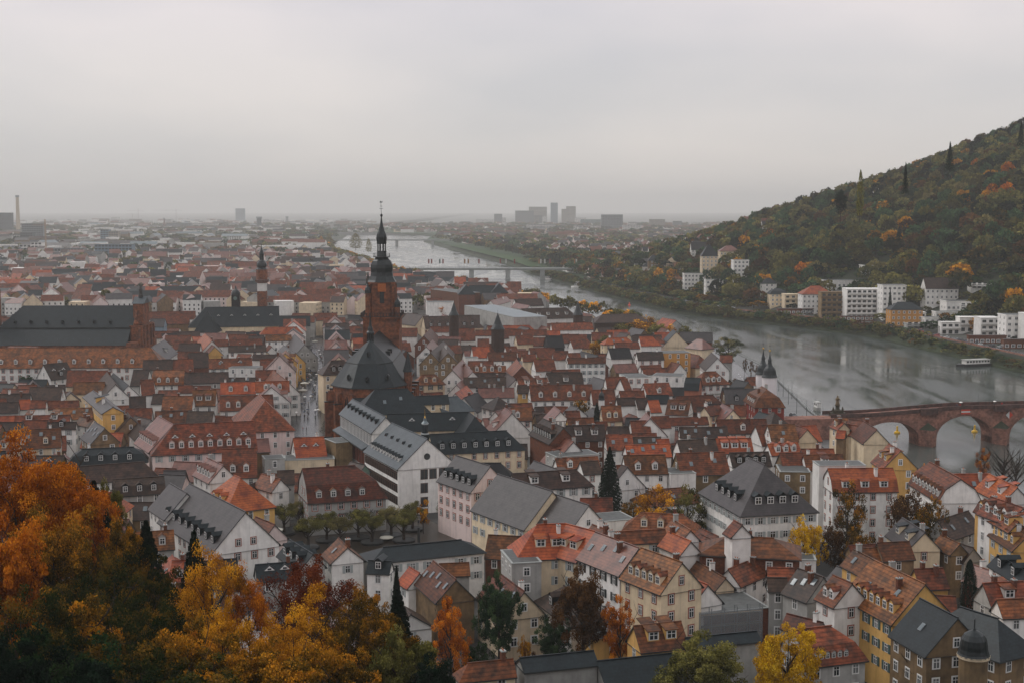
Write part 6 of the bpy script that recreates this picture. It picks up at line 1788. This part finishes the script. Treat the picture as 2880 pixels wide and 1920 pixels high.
T(1640,1608,190,18,'brown','broad',3,group='garden trees below the houses'); T(1745,1672,130,15,'orange','sparse',3,group='garden trees below the houses'); T(1560,1730,130,10,'fgreen','broad',3,group='garden trees below the houses',label='dense green bush tree left of the low yellow house'); T(1402,1605,150,18,'fgreen','broad',3,label='dense dark green tree beside the tan gable wall')
T(1475,1785,50,7,'gold','broad',2); T(1268,1682,150,17,'orange','sparse',3,label='orange tree with dark upright limbs in front of the tan gable wall'); T(1115,1585,95,20,'dark','conifer',3); T(1345,1800,120,10,'green','broad',2)
T(2590,1825,150,11,'brown','bare',2); T(2720,1850,140,10,'brown','bare',2); T(1510,1830,70,8,'brown','sparse',2); T(2590,1900,60,6,'dark','broad',2)
T(73,1055,72,9,'green',lod=2); T(143,1060,36,7,'green'); T(1190,1395,50,9,'gold','sparse')
T(512,1325,36,9,'olive','sparse')
for x,y,w,h,p in((366,718,70,17,'olive'),(250,757,34,13,'green'),(293,755,44,14,'green'),(385,765,60,15,'olive'),(432,800,60,16,'dark'),(465,770,45,14,'dark'),(330,838,42,10,'gold'),(440,835,50,11,'gold'),(480,840,50,11,'gold'),(527,820,44,13,'dark'),(98,843,36,9,'orange'),(390,795,46,15,'green'),(420,650,90,15,'autumn'),(500,675,60,14,'olive'),(560,680,50,14,'olive'),(900,772,60,16,'autumn'),(975,812,60,15,'autumn'),(985,800,70,15,'brown'),(1162,800,32,15,'fgreen'),(700,870,0,0,'')):
    if w: T(x,y,w,h,p)
T(1035,765,28,24,'dark','conifer'); T(1000,657,40,30,'pale','poplar',1); T(925,660,28,26,'pale','poplar',1); T(903,664,20,24,'gold','poplar',1); T(1037,672,20,24,'pale','poplar',1); T(885,750,20,12,'dark'); T(830,822,30,10,'gold')
T(2421,480,24,20,'olive','poplar',1,g=73,label='tall poplar rising above the skyline of the wooded hill')
T(2673,398,28,16,'dark','conifer',1,g=98); T(2548,456,20,14,'dark','conifer',1,g=84); T(2873,342,26,15,'dark','conifer',1,g=116) ; T(2365,535,50,18,'dark','broad',1,g=70)
T(2500,806,30,22,'dark','conifer',1,g=4,label='dark conifer rising in front of the largest white apartment block') if False else None
p=hit(2497,905,700); tree((p.x,p.y-4,p.z-2),24,6.5,'conifer','dark',1,label='dark conifer rising in front of the largest white apartment block')
p=hit(2735,938,640); tree((p.x,p.y-3,p.z),10,8,'broad','gold',1,label='small golden tree in front of the white terraces')
p=hit(2840,890,640); tree((p.x,p.y,p.z),17,16,'broad','mixo',1,label='large green and orange tree behind the stacked-balcony block')
# pollards on the square
planter=pmat('planter_dark',(.02,.022,.022),.5); pm=MB(); pm.lathe([(2.6,0),(2.7,.5),(2.3,.55),(2.2,.5)],20)
pme=pm.mesh('planter_ring',[planter])
for i,(x,y) in enumerate(((867,1541),(919,1521),(956,1534),(1008,1514),(1046,1527),(1100,1507),(1136,1521),(800,1500),(840,1488),(880,1475),(1160,1490))):
    g=at(x,y,0); t=tree((g.x,g.y,0),7.3,6.8 if i<7 else 6.2,'ball',('olive','olive','pale')[i%3],2,group='pollarded trees on the small square')
    q=link('tree_bench',pme,None,(g.x,g.y,0.004)); later(q,'round dark bench ring around a square tree','bench','round benches under the square trees',(g.x,g.y,.3))
# near slope trees: x, ytop, distance, width px, height m
def NT(x,yt,D,wpx,h,pal,kind='broad',lod=3,label=None):
    p=atD(x,yt,D); s=F/D; w=wpx/s
    return tree((p.x,D,p.z-h),h,w,kind,pal,lod,group='autumn trees on the castle slope',label=label)
NT(70,1205,150,400,23,'orange',lod=4,label='big orange maple rising highest at the left edge'); NT(210,1310,160,260,18,'orange'); NT(262,1345,172,230,20,'dark','conifer'); NT(300,1345,178,110,14,'olive')
NT(150,1440,138,380,20,'mixo',lod=4); NT(20,1470,132,340,20,'orange'); NT(330,1450,150,230,18,'mixo'); NT(410,1455,158,190,17,'dark','conifer'); NT(545,1485,165,190,20,'dark','conifer')
NT(280,1560,125,360,19,'mix',lod=4); NT(60,1640,112,420,19,'mix',lod=4); NT(590,1530,140,260,20,'gold','sparse',4,label='tall thin golden tree with slender dark trunks, left of the rust-topped tree'); NT(700,1600,142,200,17,'orange','sparse',4)
NT(880,1560,148,330,19,'rust',lod=4,label='broad tree with dark rust-red top in front of the slate roofs'); NT(900,1640,140,340,16,'gold','sparse',4); NT(820,1720,125,300,15,'gold',lod=4); NT(1010,1640,140,280,16,'mixo',lod=4); NT(1120,1650,150,190,16,'dark','conifer')
NT(450,1680,118,330,17,'mix',lod=4); NT(620,1700,120,260,15,'gold','sparse',4); NT(150,1770,100,460,15,'green'); NT(400,1800,100,420,14,'mix'); NT(690,1800,108,340,13,'mixo'); NT(930,1800,112,340,13,'mixo'); NT(1130,1760,128,260,14,'olive'); NT(1220,1850,125,200,9,'dark')
NT(550,1600,150,160,16,'brown','bare')
for x,y,D,w,h,p in((130,1300,165,300,18,'mixo'),(400,1540,145,260,17,'mix'),(200,1650,118,380,16,'mixo'),(330,1740,110,380,14,'mix'),(520,1760,112,340,13,'mixo'),(1090,1720,135,240,13,'mixo'),(20,1800,96,420,13,'dark'),(260,1860,94,420,11,'dark'),(560,1860,98,400,10,'mix'),(820,1860,104,360,10,'mixo'),(380,1620,130,260,15,'mix')): NT(x,y,D,w,h,p,'broad',3)
# ------------------------------------------------ wood on the hill, bank scrub, far trees
wood_v=[];wood_c=[]
def wood(x,y,z,h,w,pal,var,n=150,size=.085):
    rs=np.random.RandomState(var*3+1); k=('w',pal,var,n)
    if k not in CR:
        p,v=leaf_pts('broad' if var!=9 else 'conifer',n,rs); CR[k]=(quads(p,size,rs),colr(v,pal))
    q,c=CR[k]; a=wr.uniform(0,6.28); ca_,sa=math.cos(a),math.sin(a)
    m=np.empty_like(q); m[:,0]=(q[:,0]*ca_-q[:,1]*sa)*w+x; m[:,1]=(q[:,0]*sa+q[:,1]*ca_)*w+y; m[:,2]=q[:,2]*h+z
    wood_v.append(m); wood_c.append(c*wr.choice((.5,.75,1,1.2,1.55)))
wr=random.Random(12)
cand=[]
y=640.0
while y<2000:
    r0=ip(RB,y); x=r0+12+wr.uniform(0,5)
    while x<min(r0+640,y*.40+40):
        s=x-r0
        if not any((rc[0].x-x)**2+(rc[0].y-y)**2<(rc[2]+3)**2 and inrect(Vector((x,y)),rc,2.0) for rc in RECTS if abs(rc[0].y-y)<30):
            if not(10.5<s<20.5):
                z=hgt(x,y); 
                if s>36 or wr.random()<.35 or y>1150: cand.append((x+wr.uniform(-3,3),y+wr.uniform(-4,4),z,s))
        x+=wr.uniform(11,15.5) if y<1500 else wr.uniform(12,17)
    y+=12 if y<1500 else 15
# skyline and front of villas must stay free
def blocks_villa(x,y,z,h):
    for rc in RECTS:
        if rc[0].y>y and rc[0].y-y<34 and rc[0].y>640 and rc[0].x>0:
            q=proj((x,y,z+h)); a=proj((rc[0].x,rc[0].y,hgt(rc[0].x,rc[0].y)+6)); 
            if abs(q[0]-a[0])<rc[2]*F/rc[0].y*1.0+6 and q[1]<a[1]: return True
    return False
pal_h=['autumn']*5+['fgreen']*10+['olive']*8+['pale']*1+['mix']*3+['brown']*1+['mixo']+['dark','dark','dark','dark']
nt_=0
cand.sort(key=lambda c:c[1])
for (x,y,z,s) in cand:
    pal=wr.choice(pal_h); h=wr.uniform(12,20); w=wr.uniform(12,19)
    if s<36: h=wr.uniform(5,8)
    if blocks_villa(x,y,z,h):
        h=wr.uniform(3.5,6.0); w=9
    q=proj((x,y,z+h))
    if nt_<170 and s>36 and h>8 and q[0]<2900 and q[0]>1850 and wr.random()<.34 and pal!='dark':
        tree((x,y,z),h,w,'broad',pal if wr.random()<.75 else wr.choice(('orange','gold','gold','brown','pale')),0,group='trees of the wooded hill'); nt_+=1
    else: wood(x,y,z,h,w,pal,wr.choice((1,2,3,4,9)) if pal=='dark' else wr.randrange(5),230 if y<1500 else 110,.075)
y=700
while y<1420:
    r0=ip(RB,y); x=r0+(50 if y<1040 else 24)
    while x<min(r0+330,y*.40+30):
        p_=Vector((x+wr.uniform(-2.5,2.5),y+wr.uniform(-2.5,2.5)))
        if not any(abs(rc[0].y-p_.y)<rc[2]+rc[3]+3 and inrect(p_,rc,2.5) for rc in RECTS if rc[0].x>60): wood(p_.x,p_.y,hgt(p_.x,p_.y)-1.6,wr.uniform(3.5,7),wr.uniform(7,10),wr.choice(('fgreen','autumn','olive','fgreen','green','autumn')),wr.randrange(5),70,.13)
        x+=6.5
    y+=6.5
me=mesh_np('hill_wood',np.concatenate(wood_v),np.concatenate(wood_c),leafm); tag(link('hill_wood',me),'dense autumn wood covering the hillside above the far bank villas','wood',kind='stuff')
print('hill trees',len(cand),nt_)
# scrub and trees down at the far waterline
wood_v=[];wood_c=[]
y=720; k=0
while y<1500:
    r0=ip(RB,y)
    for _q in range(1):
        h=wr.uniform(4.5,9); w=wr.uniform(6,10); x=r0+wr.uniform(1.5,6); tree((x,y,-5),h,w,'broad',wr.choice(('autumn','fgreen','olive','autumn','green')),0 if y>900 else 1,group='bushes and trees along the far waterline')
    y+=wr.uniform(5,9) if y>900 else wr.uniform(9,20)
y=690
while y<1750:
    for q in range(3):
        s=wr.choice((1.5,3,4.5,6,8)); x=ip(RB,y)+s; wood(x,y,hgt(x,y)-.5,wr.uniform(2.5,6.5) if y>800 else wr.uniform(1.2,3.5),wr.uniform(5,9),wr.choice(('autumn','fgreen','olive','brown','autumn')),wr.randrange(5),110,.10)
    if wr.random()<.3: x=ip(RB,y)+9.2; wood(x,y,-1,2.6,4,wr.choice(('rust','rust','fgreen')),1,80,.1)
    y+=4.0 if y>860 else 9
y=1180
while y<2900:
    r0=ip(RB,y); 
    for q in range(2):
        if 1690<y<2850 and q==0: continue
        x=r0+(wr.uniform(24,32) if q==0 else wr.uniform(38,70)); h=wr.uniform(10,17); wood(x,y,1,h,h*.85,wr.choice(('autumn','olive','fgreen','brown','mixo')),wr.randrange(5),120,.09)
    if wr.random()<.5 and 1690<y: wood(r0+wr.uniform(30,150),y,1,wr.uniform(12,20),13,wr.choice(('fgreen','dark')),wr.randrange(5),150,.085)
    y+=9
# left bank trees near the far town end, and trees scattered over the plain
y=880
while y<2900:
    l0=ip(LB,y); wood(l0-wr.uniform(8,20),y,-1,wr.uniform(9,13),wr.uniform(9,13),wr.choice(('olive','gold','autumn','olive')),wr.randrange(5),140,.08)
    y+=wr.uniform(6,10)
for i in range(4300):
    y=1000+5600*wr.random()**1.25; x=wr.uniform(-.40*y,.40*y); l0,r0=ip(LB,y),ip(RB,y)
    if l0-22<x<r0+22 and y<4400: continue
    if x>r0 and (y<1400 or (1690<y<2850 and x<r0+36)): continue
    if instreet(Vector((x,y)),10): continue
    if y<2100 and x<l0 and wr.random()<.12: continue
    z=hgt(x,y); h=wr.uniform(8,15); 
    if y>2600: h*=1.15
    n_=1 if y<2000 else wr.choice((1,2,4))
    for q in range(n_): wood(x+q*wr.uniform(7,12),y+wr.uniform(-5,5),z,h*wr.uniform(.8,1.1),wr.uniform(9,14) if y<2600 else wr.uniform(14,24),wr.choice(('autumn','fgreen','olive','autumn','brown','fgreen')),wr.randrange(5),90,.11)
me=mesh_np('distant_trees',np.concatenate(wood_v),np.concatenate(wood_c),leafm); tag(link('distant_trees',me),'hazy mass of autumn trees spread between the distant roofs and along the river','trees',kind='stuff')
# ================================================================== BOATS, BUOYS, CARS, LAMPS, PEOPLE
def boat(px,py,L,W_,ang,label,decks=1,hullm=None,name='passenger_boat'):
    g=at(px,py,-6); root=empty(name,(g.x,g.y,-6),R(ang)); tag(root,label,'boat')
    mb=MB(); P=[(-L/2,-W_*.42),(L*.32,-W_/2),(L*.5,0),(L*.32,W_/2),(-L/2,W_*.42)]
    mb.prism([(a*.97,b*.9) for a,b in P],-.5,.2); mb.prism(P,.2,1.5); link('hull',mb.mesh('hull',[hullm or pmat('hull_dark',(.03,.03,.032),.4)]),root)
    for d in range(decks):
        z=1.5+d*2.3; l0,l1=-L*.44+d*.8,L*.26-d*2
        mb=MB(); mb.box(l0,l1,-W_*.40,W_*.40,z,z+2.1); c=link('cabin',mb.mesh('cabin',[WA['w']]),root)
        n=int((l1-l0)/1.8)
        for s2 in(-1,1):
            mb=MB()
            for i in range(n):
                x=l0+(l1-l0)*(i+.2)/n; y_=s2*(W_*.40+.01); mb.box(x,x+(l1-l0)/n*.65,min(y_,y_+s2*.03),max(y_,y_+s2*.03),z+.8,z+1.7)
            link('window_strip',mb.mesh('window_strip',[glass]),c)
        mb=MB(); mb.box(l0-.4,l1+.6,-W_*.46,W_*.46,z+2.1,z+2.25); link('roof',mb.mesh('roof',[RO['f'] if d<decks-1 else WA['x']]),root)
    mb=MB(); mb.tube((L*.36,0,1.5),(L*.36,0,6),.06,.04); mb.tube((-L*.48,0,1.5),(-L*.48,0,3.6),.05,.04); link('mast',mb.mesh('mast',[dmetal]),root); return root
boat(*tp('H',1880,945),21,5.2,198,'moored excursion boat with cream cabins and dark hull beside the grass bank')
boat(*tp('S',125,925),15,5,170,'white two-deck river boat moored by the trees on the far bank',2,WA['w'])
boat(*tp('R',1645,718),14,4.5,5,'low white houseboat moored just below the flag-lined bridge',1,WA['w'],'houseboat')
boat(*tp('T',1420,1262),5.2,2.0,95,'small grey motorboat by the quay near the stone bridge',1,WA['x'],'motorboat')
yel=pmat('buoy_yellow',(.72,.42,.01),.5); redb=pmat('buoy_red',(.7,.06,.02),.5)
for (x,y,m,l) in((2523,1217,yel,'yellow river buoy seen through the left bridge arch'),(2741,1214,yel,'yellow river buoy seen through the right bridge arch'),(1770,859,redb,'small red buoy out on the river upstream of the storehouse trees')):
    g=at(x,y,-6); rt=empty('buoy',(g.x,g.y,-6)); tag(rt,l,'buoy'); mb=MB(); mb.lathe([(.9,-.4),(1.15,0),(1.1,.5),(.5,.8)],12); link('float',mb.mesh('float',[m]),rt); mb=MB(); mb.lathe([(.5,.8),(.28,1.9),(.35,2.0),(.3,2.5),(.05,2.8)],10); link('top',mb.mesh('top',[m]),rt)
def car_mesh():
    b=MB(); prof=[(-2.15,.35),(2.15,.35),(2.2,.75),(1.95,.95),(1.0,1.05),(-1.5,1.05),(-2.15,.95)]
    for s2,fl in((-.86,0),(.86,1)):
        f=tuple(range(7)); b.add([(x,s2,z) for x,z in prof],[f if not fl else f[::-1]])
    b.add([(x,-.86,z) for x,z in prof]+[(x,.86,z) for x,z in prof],[(i,7+i,7+(i+1)%7,(i+1)%7) for i in range(7)])
    b.rings([[(-1.9,-.78,1.04),(1.1,-.78,1.04),(1.1,.78,1.04),(-1.9,.78,1.04)],[(-1.35,-.62,1.5),(.35,-.62,1.5),(.35,.62,1.5),(-1.35,.62,1.5)]],1); b.box(-1.35,.35,-.62,.62,1.49,1.53,0)
    w=MB(); w.rings([[(.33*math.cos(t),-.12,.33*math.sin(t)) for t in [i*math.pi/6 for i in range(12)]],[(.33*math.cos(t),.12,.33*math.sin(t)) for t in [i*math.pi/6 for i in range(12)]]],0,True,True)
    return b,w
cb,cw=car_mesh(); cpaint={k:pmat('car_'+k,c,.3,.6,coat=.5) for k,c in(('white',(.65,.65,.63)),('red',(.4,.03,.03)),('dark',(.03,.033,.04)),('silver',(.35,.37,.38)),('blue',(.08,.12,.2)),('black',(.02,.02,.022)))}
cbm=cb.mesh('body',[cpaint['white'],glass]); tyre=pmat('tyre',(.015,.015,.015),.8); cwm=cw.mesh('wheel',[tyre])
hl=MB(); hl.box(-.14,.14,-.03,.03,-.08,.08); hlm=hl.mesh('headlight',[WA['w']])
def car(p,ang,k,phrase,sc=(1,1,1),name='car'):
    rt=empty(name,tuple(p),ang); rt.scale=sc; link('body',cbm,rt,mats=[cpaint[k],None])
    for x in(-1.35,1.35):
        for y in(-.82,.82): link('wheel',cwm,rt,(x,y,.33))
    for y in(-.6,.6): o=link('headlight',hlm,rt,(2.19,y,.72),math.pi/2)
    later(rt,phrase,'car','cars on the riverside roads',(p[0],p[1],p[2]+1)); return rt
def roadang(y,s): 
    return math.atan2(20,ip(RB,y+20)-ip(RB,y))
for x,y,k in((75,478,'white'),(250,503,'dark'),(1385,662,'red'),(1420,680,'white'),(1595,707,'dark'),(1670,700,'silver'),(1730,715,'dark'),(1790,722,'blue'),(1850,738,'blue'),(1905,738,'silver'),(1945,742,'white'),(2060,755,'dark'),(2145,766,'silver'),(790,570,'dark'),(930,592,'dark')):
    q=tp('H',x,y); g=at(q[0],q[1]+3,1.05); r0=ip(RB,g.y); g.x=min(max(g.x,r0+12.3),r0+17.7); g.z=1.05; car(g,roadang(g.y,0),k,{'dark':'dark'}.get(k,k)+' car on the far bank road')
for x,y,k in((2260,1195,'white'),(2290,1215,'white'),(2120,1160,'silver'),(1800,1120,'silver')):
    q=tp('S',x,y); g=at(q[0],q[1],1.05); r0=ip(RB,g.y); g.x=min(max(g.x,r0+12.3),r0+17.7); g.z=1.05; car(g,roadang(g.y,0),k,k+' car on the far bank road')
q=tp('H',1172,640); g=at(q[0],q[1],1.05); g.x=min(max(g.x,ip(RB,g.y)+12),ip(RB,g.y)+17); g.z=1.05; vr=car(g,roadang(g.y,0),'red','red and white van on the far bank road below the orange villa',(1.25,1.15,1.55),'van'); vr['label']='red and white van on the far bank road below the orange villa'
AUTO[:]=[a for a in AUTO if a[0]!=vr]
q=tp('T',985,1385); g=at(q[0],q[1],-2.98); car(g,R(-80),'black','black car driving on the town side riverside road')
# lamp posts on the promenade and bridge
lp=MB(); lp.tube((0,0,0),(0,0,8),.09,.06); lm2=lp.mesh('pole',[dmetal]); la=MB(); la.tube((0,0,8),(-1.3,0,8.3),.05,.04); la.box(-1.9,-1.2,-.15,.15,8.22,8.36); lam=la.mesh('lamp',[metal])
for x,y in((895,1150),(1048,1330),(1228,1440),(800,1010),(960,1050),(720,905)):
    q=tp('T',x,y); g=at(q[0],q[1],-2.98); rt=empty('street_lamp',tuple(g)); link('pole',lm2,rt); link('lamp',lam,rt); later(rt,'thin street lamp on the riverside promenade','street lamp','lamps along the promenade',(g.x,g.y,3))
for px in(2565,2597,2630,2778,2812):
    x=((px-1440)/3800*479-bA.x)/bd.x; g=onbridge(x,3.6); rt=empty('street_lamp',tuple(g)); a=link('pole',lm2,rt); a.scale=(.8,.8,.55); later(rt,'slim lamp post on the stone bridge parapet','street lamp','lamps along the stone bridge',(g.x,g.y,g.z+4))
# railing along the promenade edge
mb=MB()
for Y in range(450,850,3):
    x=ip(LB,Y)-.9; mb.box(x-.05,x+.05,Y-.05,Y+.05,-2.85,-1.8)
    x2=ip(LB,Y+3)-.9; mb.tube((x,Y,-1.8),(x2,Y+3,-1.8),.05,.05,4); mb.tube((x,Y,-2.3),(x2,Y+3,-2.3),.03,.03,4)
tag(link('railing',mb.mesh('railing',[dmetal])),'long thin dark railing along the edge of the riverside promenade','railing')
# people
def person_mesh(step=.22,armf=.3):
    vs=[(0,0,.95),(0,0,1.2),(0,0,1.42),(0,0,1.54),(0,0,1.68),(-.11,0,.9),(-.12,step*.45,.5),(-.12,step*.6-.05,.08),(-.12,step*.6-.2,.04),(.11,0,.9),(.12,-step*.3,.5),(.12,-step*.9,.08),(.12,-step*.9-.15,.04),(-.2,0,1.40),(-.26,.03,1.12),(-.22,-.12,.92),(.2,0,1.40),(.27,-.05,1.15),(.2,-.22-armf*.2,1.15+armf*.2)]
    es=[(0,1),(1,2),(2,3),(3,4),(0,5),(5,6),(6,7),(7,8),(0,9),(9,10),(10,11),(11,12),(2,13),(13,14),(14,15),(2,16),(16,17),(17,18)]
    rad=[.15,.15,.16,.06,.105,.10,.07,.05,.045,.10,.07,.05,.045,.075,.055,.04,.075,.055,.04]
    me=bpy.data.meshes.new('sk'); me.from_pydata(vs,es,[]); o=bpy.data.objects.new('sk',me); COL.objects.link(o)
    m=o.modifiers.new('s','SKIN'); m.use_smooth_shade=True
    for i,v in enumerate(me.skin_vertices[0].data): v.radius=(rad[i],rad[i]*.8); v.use_root=(i==0)
    o.modifiers.new('u','SUBSURF').levels=1
    dg=bpy.context.evaluated_depsgraph_get(); r=bpy.data.meshes.new_from_object(o.evaluated_get(dg)); bpy.data.objects.remove(o); r.name='person'
    r.materials.clear()
    for k in(0,1,2,3): r.materials.append([cpaint['dark'],cpaint['black'],pskin,dmetal][k])
    for p in r.polygons:
        c=p.center; p.material_index=0 if .88<c.z<1.5 else (1 if c.z<=.88 else (3 if c.z>1.66 or c.y>.03 else 2))
        if c.z>1.0 and c.z<1.2 and abs(c.x)>.17 and c.y<-.2: p.material_index=2
    return r
pskin=pmat('skin',(.42,.25,.18),.6); pm=[person_mesh(.22,.3),person_mesh(.05,.0),person_mesh(-.2,.6)]
coats={'black':cpaint['black'],'navy':pmat('coat_navy',(.03,.045,.08),.8),'red':pmat('coat_red',(.42,.03,.03),.8),'beige':pmat('coat_beige',(.35,.28,.2),.8),'grey':pmat('coat_grey',(.14,.14,.145),.8),'green':pmat('coat_green',(.04,.09,.06),.8),'white':WA['w']}
ub=MB(); ub.lathe([(.62,1.95),(.52,2.1),(.32,2.2),(.05,2.27)],10); ub.tube((0,0,1.2),(0,0,2.35),.015,.012,4); um=ub.mesh('umbrella',[coats['black']])
def person(p,coat,phrase,rz=0,umb=None,group='people walking in the main street'):
    o=link('person',rnd.choice(pm),None,tuple(p),rz); o.material_slots[0].link='OBJECT'; o.material_slots[0].material=coats[coat]; later(o,phrase,'person',group,(p[0],p[1],p[2]+1))
    if umb:
        u=link('umbrella',um,None,(p[0]+.15*math.cos(rz),p[1]+.15*math.sin(rz),p[2]),0); u.material_slots[0].link='OBJECT'; u.material_slots[0].material=coats[umb]; later(u,umb+' open umbrella held by a walker','umbrella','umbrellas over the walkers',(p[0],p[1],p[2]+2.2))
for i in range(165):
    py=rnd.uniform(978,1150) if i<150 else rnd.uniform(1140,1185); g=at(866,py,0.01); al=(Vector((g.x-ST_A.x,g.y-ST_A.y))).dot(Vector((sdv.x,sdv.y)))
    c=ST_A+sdv*al+snv*rnd.uniform(-5.2,4.6 if i<150 else 6); ct_=rnd.choice(('black','black','navy','grey','black','black','navy','black','green','beige') if i%9 else('beige','red','white')); um_=rnd.choice((None,None,None,'black','black','navy','grey','black','white')) 
    person((c.x,c.y,.01),ct_,'person in '+ct_+(' under umbrella' if um_ else ''),rnd.uniform(0,6.28),um_)
for (x,y,c,l) in((865,1183,'black','person in black walking alone on the wet plaza'),(852,1212,'red','person in red at the near end of the wet plaza'),(862,1212,'black','person in dark clothes beside the one in red')):
    g=at(x,y,.01); person(tuple(g),c,l,R(90),None)
for (x,y,c,u) in((1150,1425,'navy',None),(1105,1490,'black',None),(1470,1415,'navy',None),(1525,1410,'black',None)):
    q=tp('T',x,y); g=at(q[0],q[1],-2.98); person(tuple(g),c,'person in %s on the riverside promenade'%c,R(60),u,'people on the promenade')
for px,c,u in((2693,'navy',None),(2704,'red','white'),(2805,'black','white'),(2828,'red',None)):
    x=((px-1440)/3800*478-bA.x)/bd.x; g=onbridge(x,-2.0); person(tuple(g),c,'person in %s crossing the stone bridge'%c,R(10),u,'people on the stone bridge')
g=at(1177,1478,.01); person(tuple(g),'navy','person in dark blue at the corner of the small square',0,None,'people on the small square')
# market parasols
pb=MB(); pb.lathe([(1.9,2.6),(1.85,2.8),(.1,3.3)],8,ph=math.pi/8); pbm=pb.mesh('canopy',[pmat('canopy_cream',(.55,.52,.44),.8)]); pp=MB(); pp.tube((0,0,0),(0,0,3.3),.05,.04); ppm=pp.mesh('pole',[metal])
for x,y,l in((857,1094,'white market parasol, upper of the two beside the crowd'),(852,1114,'white market parasol, lower of the two beside the crowd'),(886,973,'pale parasol at the far end of the busy street'),(775,1520,'pale parasol among the trees at the left of the small square')):
    g=at(x,y,0.01); rt=empty('parasol',tuple(g)); tag(rt,l,'parasol'); link('canopy',pbm,rt); link('pole',ppm,rt)
p=at(1087,1518,.01); rt=empty('parasol',tuple(p)); tag(rt,'white parasol lying open on its side under the square trees','parasol'); o=link('canopy',pbm,rt,(0,0,-1.2)); o.scale=(.9,.9,.7)
mb=MB(); mb.lathe([(.32,0),(.3,3.4),(.34,3.5)],12); g=at(1178,1524,.01); q=link('advertising_column',mb.mesh('advertising_column',[dmetal]),None,tuple(g)); tag(q,'slim dark round column standing on the small square','column')
mb=MB(); mb.lathe([(2.6,0),(2.7,.9),(2.3,.95),(2.3,.5)],18); g=at(1004,1583,.01); q=link('fountain_basin',mb.mesh('fountain_basin',[sandst]),None,tuple(g)); tag(q,'round red stone basin at the lower edge of the small square','fountain')
g=at(924,1212,.01); tree((g.x,g.y,0),7.5,5.5,'conifer','dark',1,label='dark round-leaved tree alone on the wet plaza by the town hall')
# ================================================================== HAZE
hb=MB(); hb.box(-13000,13000,-90,25600,-10.2,330); hz=bpy.data.materials.new('haze'); hz.use_nodes=True; nt=hz.node_tree; nt.nodes.clear(); o_=N(nt,'ShaderNodeOutputMaterial'); pv=N(nt,'ShaderNodeVolumePrincipled'); pv.inputs['Color'].default_value=HAZECOL; pv.inputs['Density'].default_value=HAZED; pv.inputs['Anisotropy'].default_value=.1; nt.links.new(pv.outputs[0],o_.inputs['Volume'])
h_=link('haze',hb.mesh('haze',[hz])); tag(h_,kind='stuff')
# ================================================================== LABELS
LM=[('the church tower',1075,850),('the white gabled town hall',1190,1330),('the twin domed gate',2158,1070),('the stone bridge statue',2362,1140),('the crowded main street',868,1090),('the small square',1000,1520),('the tall dark spruce',1715,1350),('the grey hipped palace',2130,1370),
 ('the huge black church roof',190,920),('the very long pink house',600,1220),('the yellow shuttered house',2400,1720),('the clock turret',664,850),('the bright yellow tree',2205,1830),('the dark brown storehouse',1745,915),('the dome turret',2732,1840),('the largest apartment block',2440,850),('the orange villa',2553,890),('the half-timbered villa',2650,820),
 ('the slender steeple',738,790),('the low yellow house',1760,1800),('the slate cone turrets',1400,890),('the yellow-orange wall',1900,1010),('the skyline poplar',2421,560),('the cream hipped villa',2060,740),('the orange maple',70,1350),('the rust-red tree',880,1640),('the guesthouse sign',960,1440),('the four-storey corner building',935,1090),('the stepped chimneys',1560,1190),('the lower right white gable',2700,1400),('the white palace garden tree',2265,1500)]
RK=['nearest','second','third','fourth','fifth','sixth','seventh','eighth','ninth','tenth','eleventh','twelfth','thirteenth','fourteenth','fifteenth','sixteenth','seventeenth','eighteenth','nineteenth','twentieth']
cls={}
for (o,ph,x,y,hint) in AUTO:
    best=min(LM,key=lambda l:(l[1]-x)**2+(l[2]-y)**2*1.6); dx,dy=x-best[1],y-best[2]
    dr=('right of' if dx>0 else 'left of') if abs(dx)>abs(dy)*1.1 else ('above' if dy<0 else 'below')
    cls.setdefault((ph,best[0],dr),[]).append((math.hypot(dx,dy),o))
for (ph,lm_,dr),L_ in cls.items():
    L_.sort(key=lambda a:a[0])
    for i,(d,o) in enumerate(L_):
        rk='' if len(L_)==1 else (RK[i] if i<20 else '%dth'%(i+1))+' one '
        if rk=='nearest one ': rk='nearest '
        ph2=ph
        if len((ph+' '+rk+dr+' '+lm_).split())>16: ph2=ph.split(' with ')[0]
        o['label']='%s, %s%s %s'%(ph2,rk,dr,lm_)
seen_l={}
for o in COL.objects:
    if o.parent is None and o.get('label'):
        k=o['label']; seen_l[k]=seen_l.get(k,0)+1
        if seen_l[k]>1:
            q=proj(o.matrix_world.translation); o['label']=' '.join((k.split(',')[0]+', '+('at upper ' if q[1]<960 else 'at lower ')+('left' if q[0]<1440 else 'right')+' part, number %d across'%seen_l[k]).split()[:16])
for o in COL.objects:
    if o.parent is None and o.get('label') and len(o['label'].split())>16: o['label']=' '.join(o['label'].replace('the ','').split()[:16])
print('things',len([o for o in COL.objects if o.parent is None]),'objects',len(COL.objects))
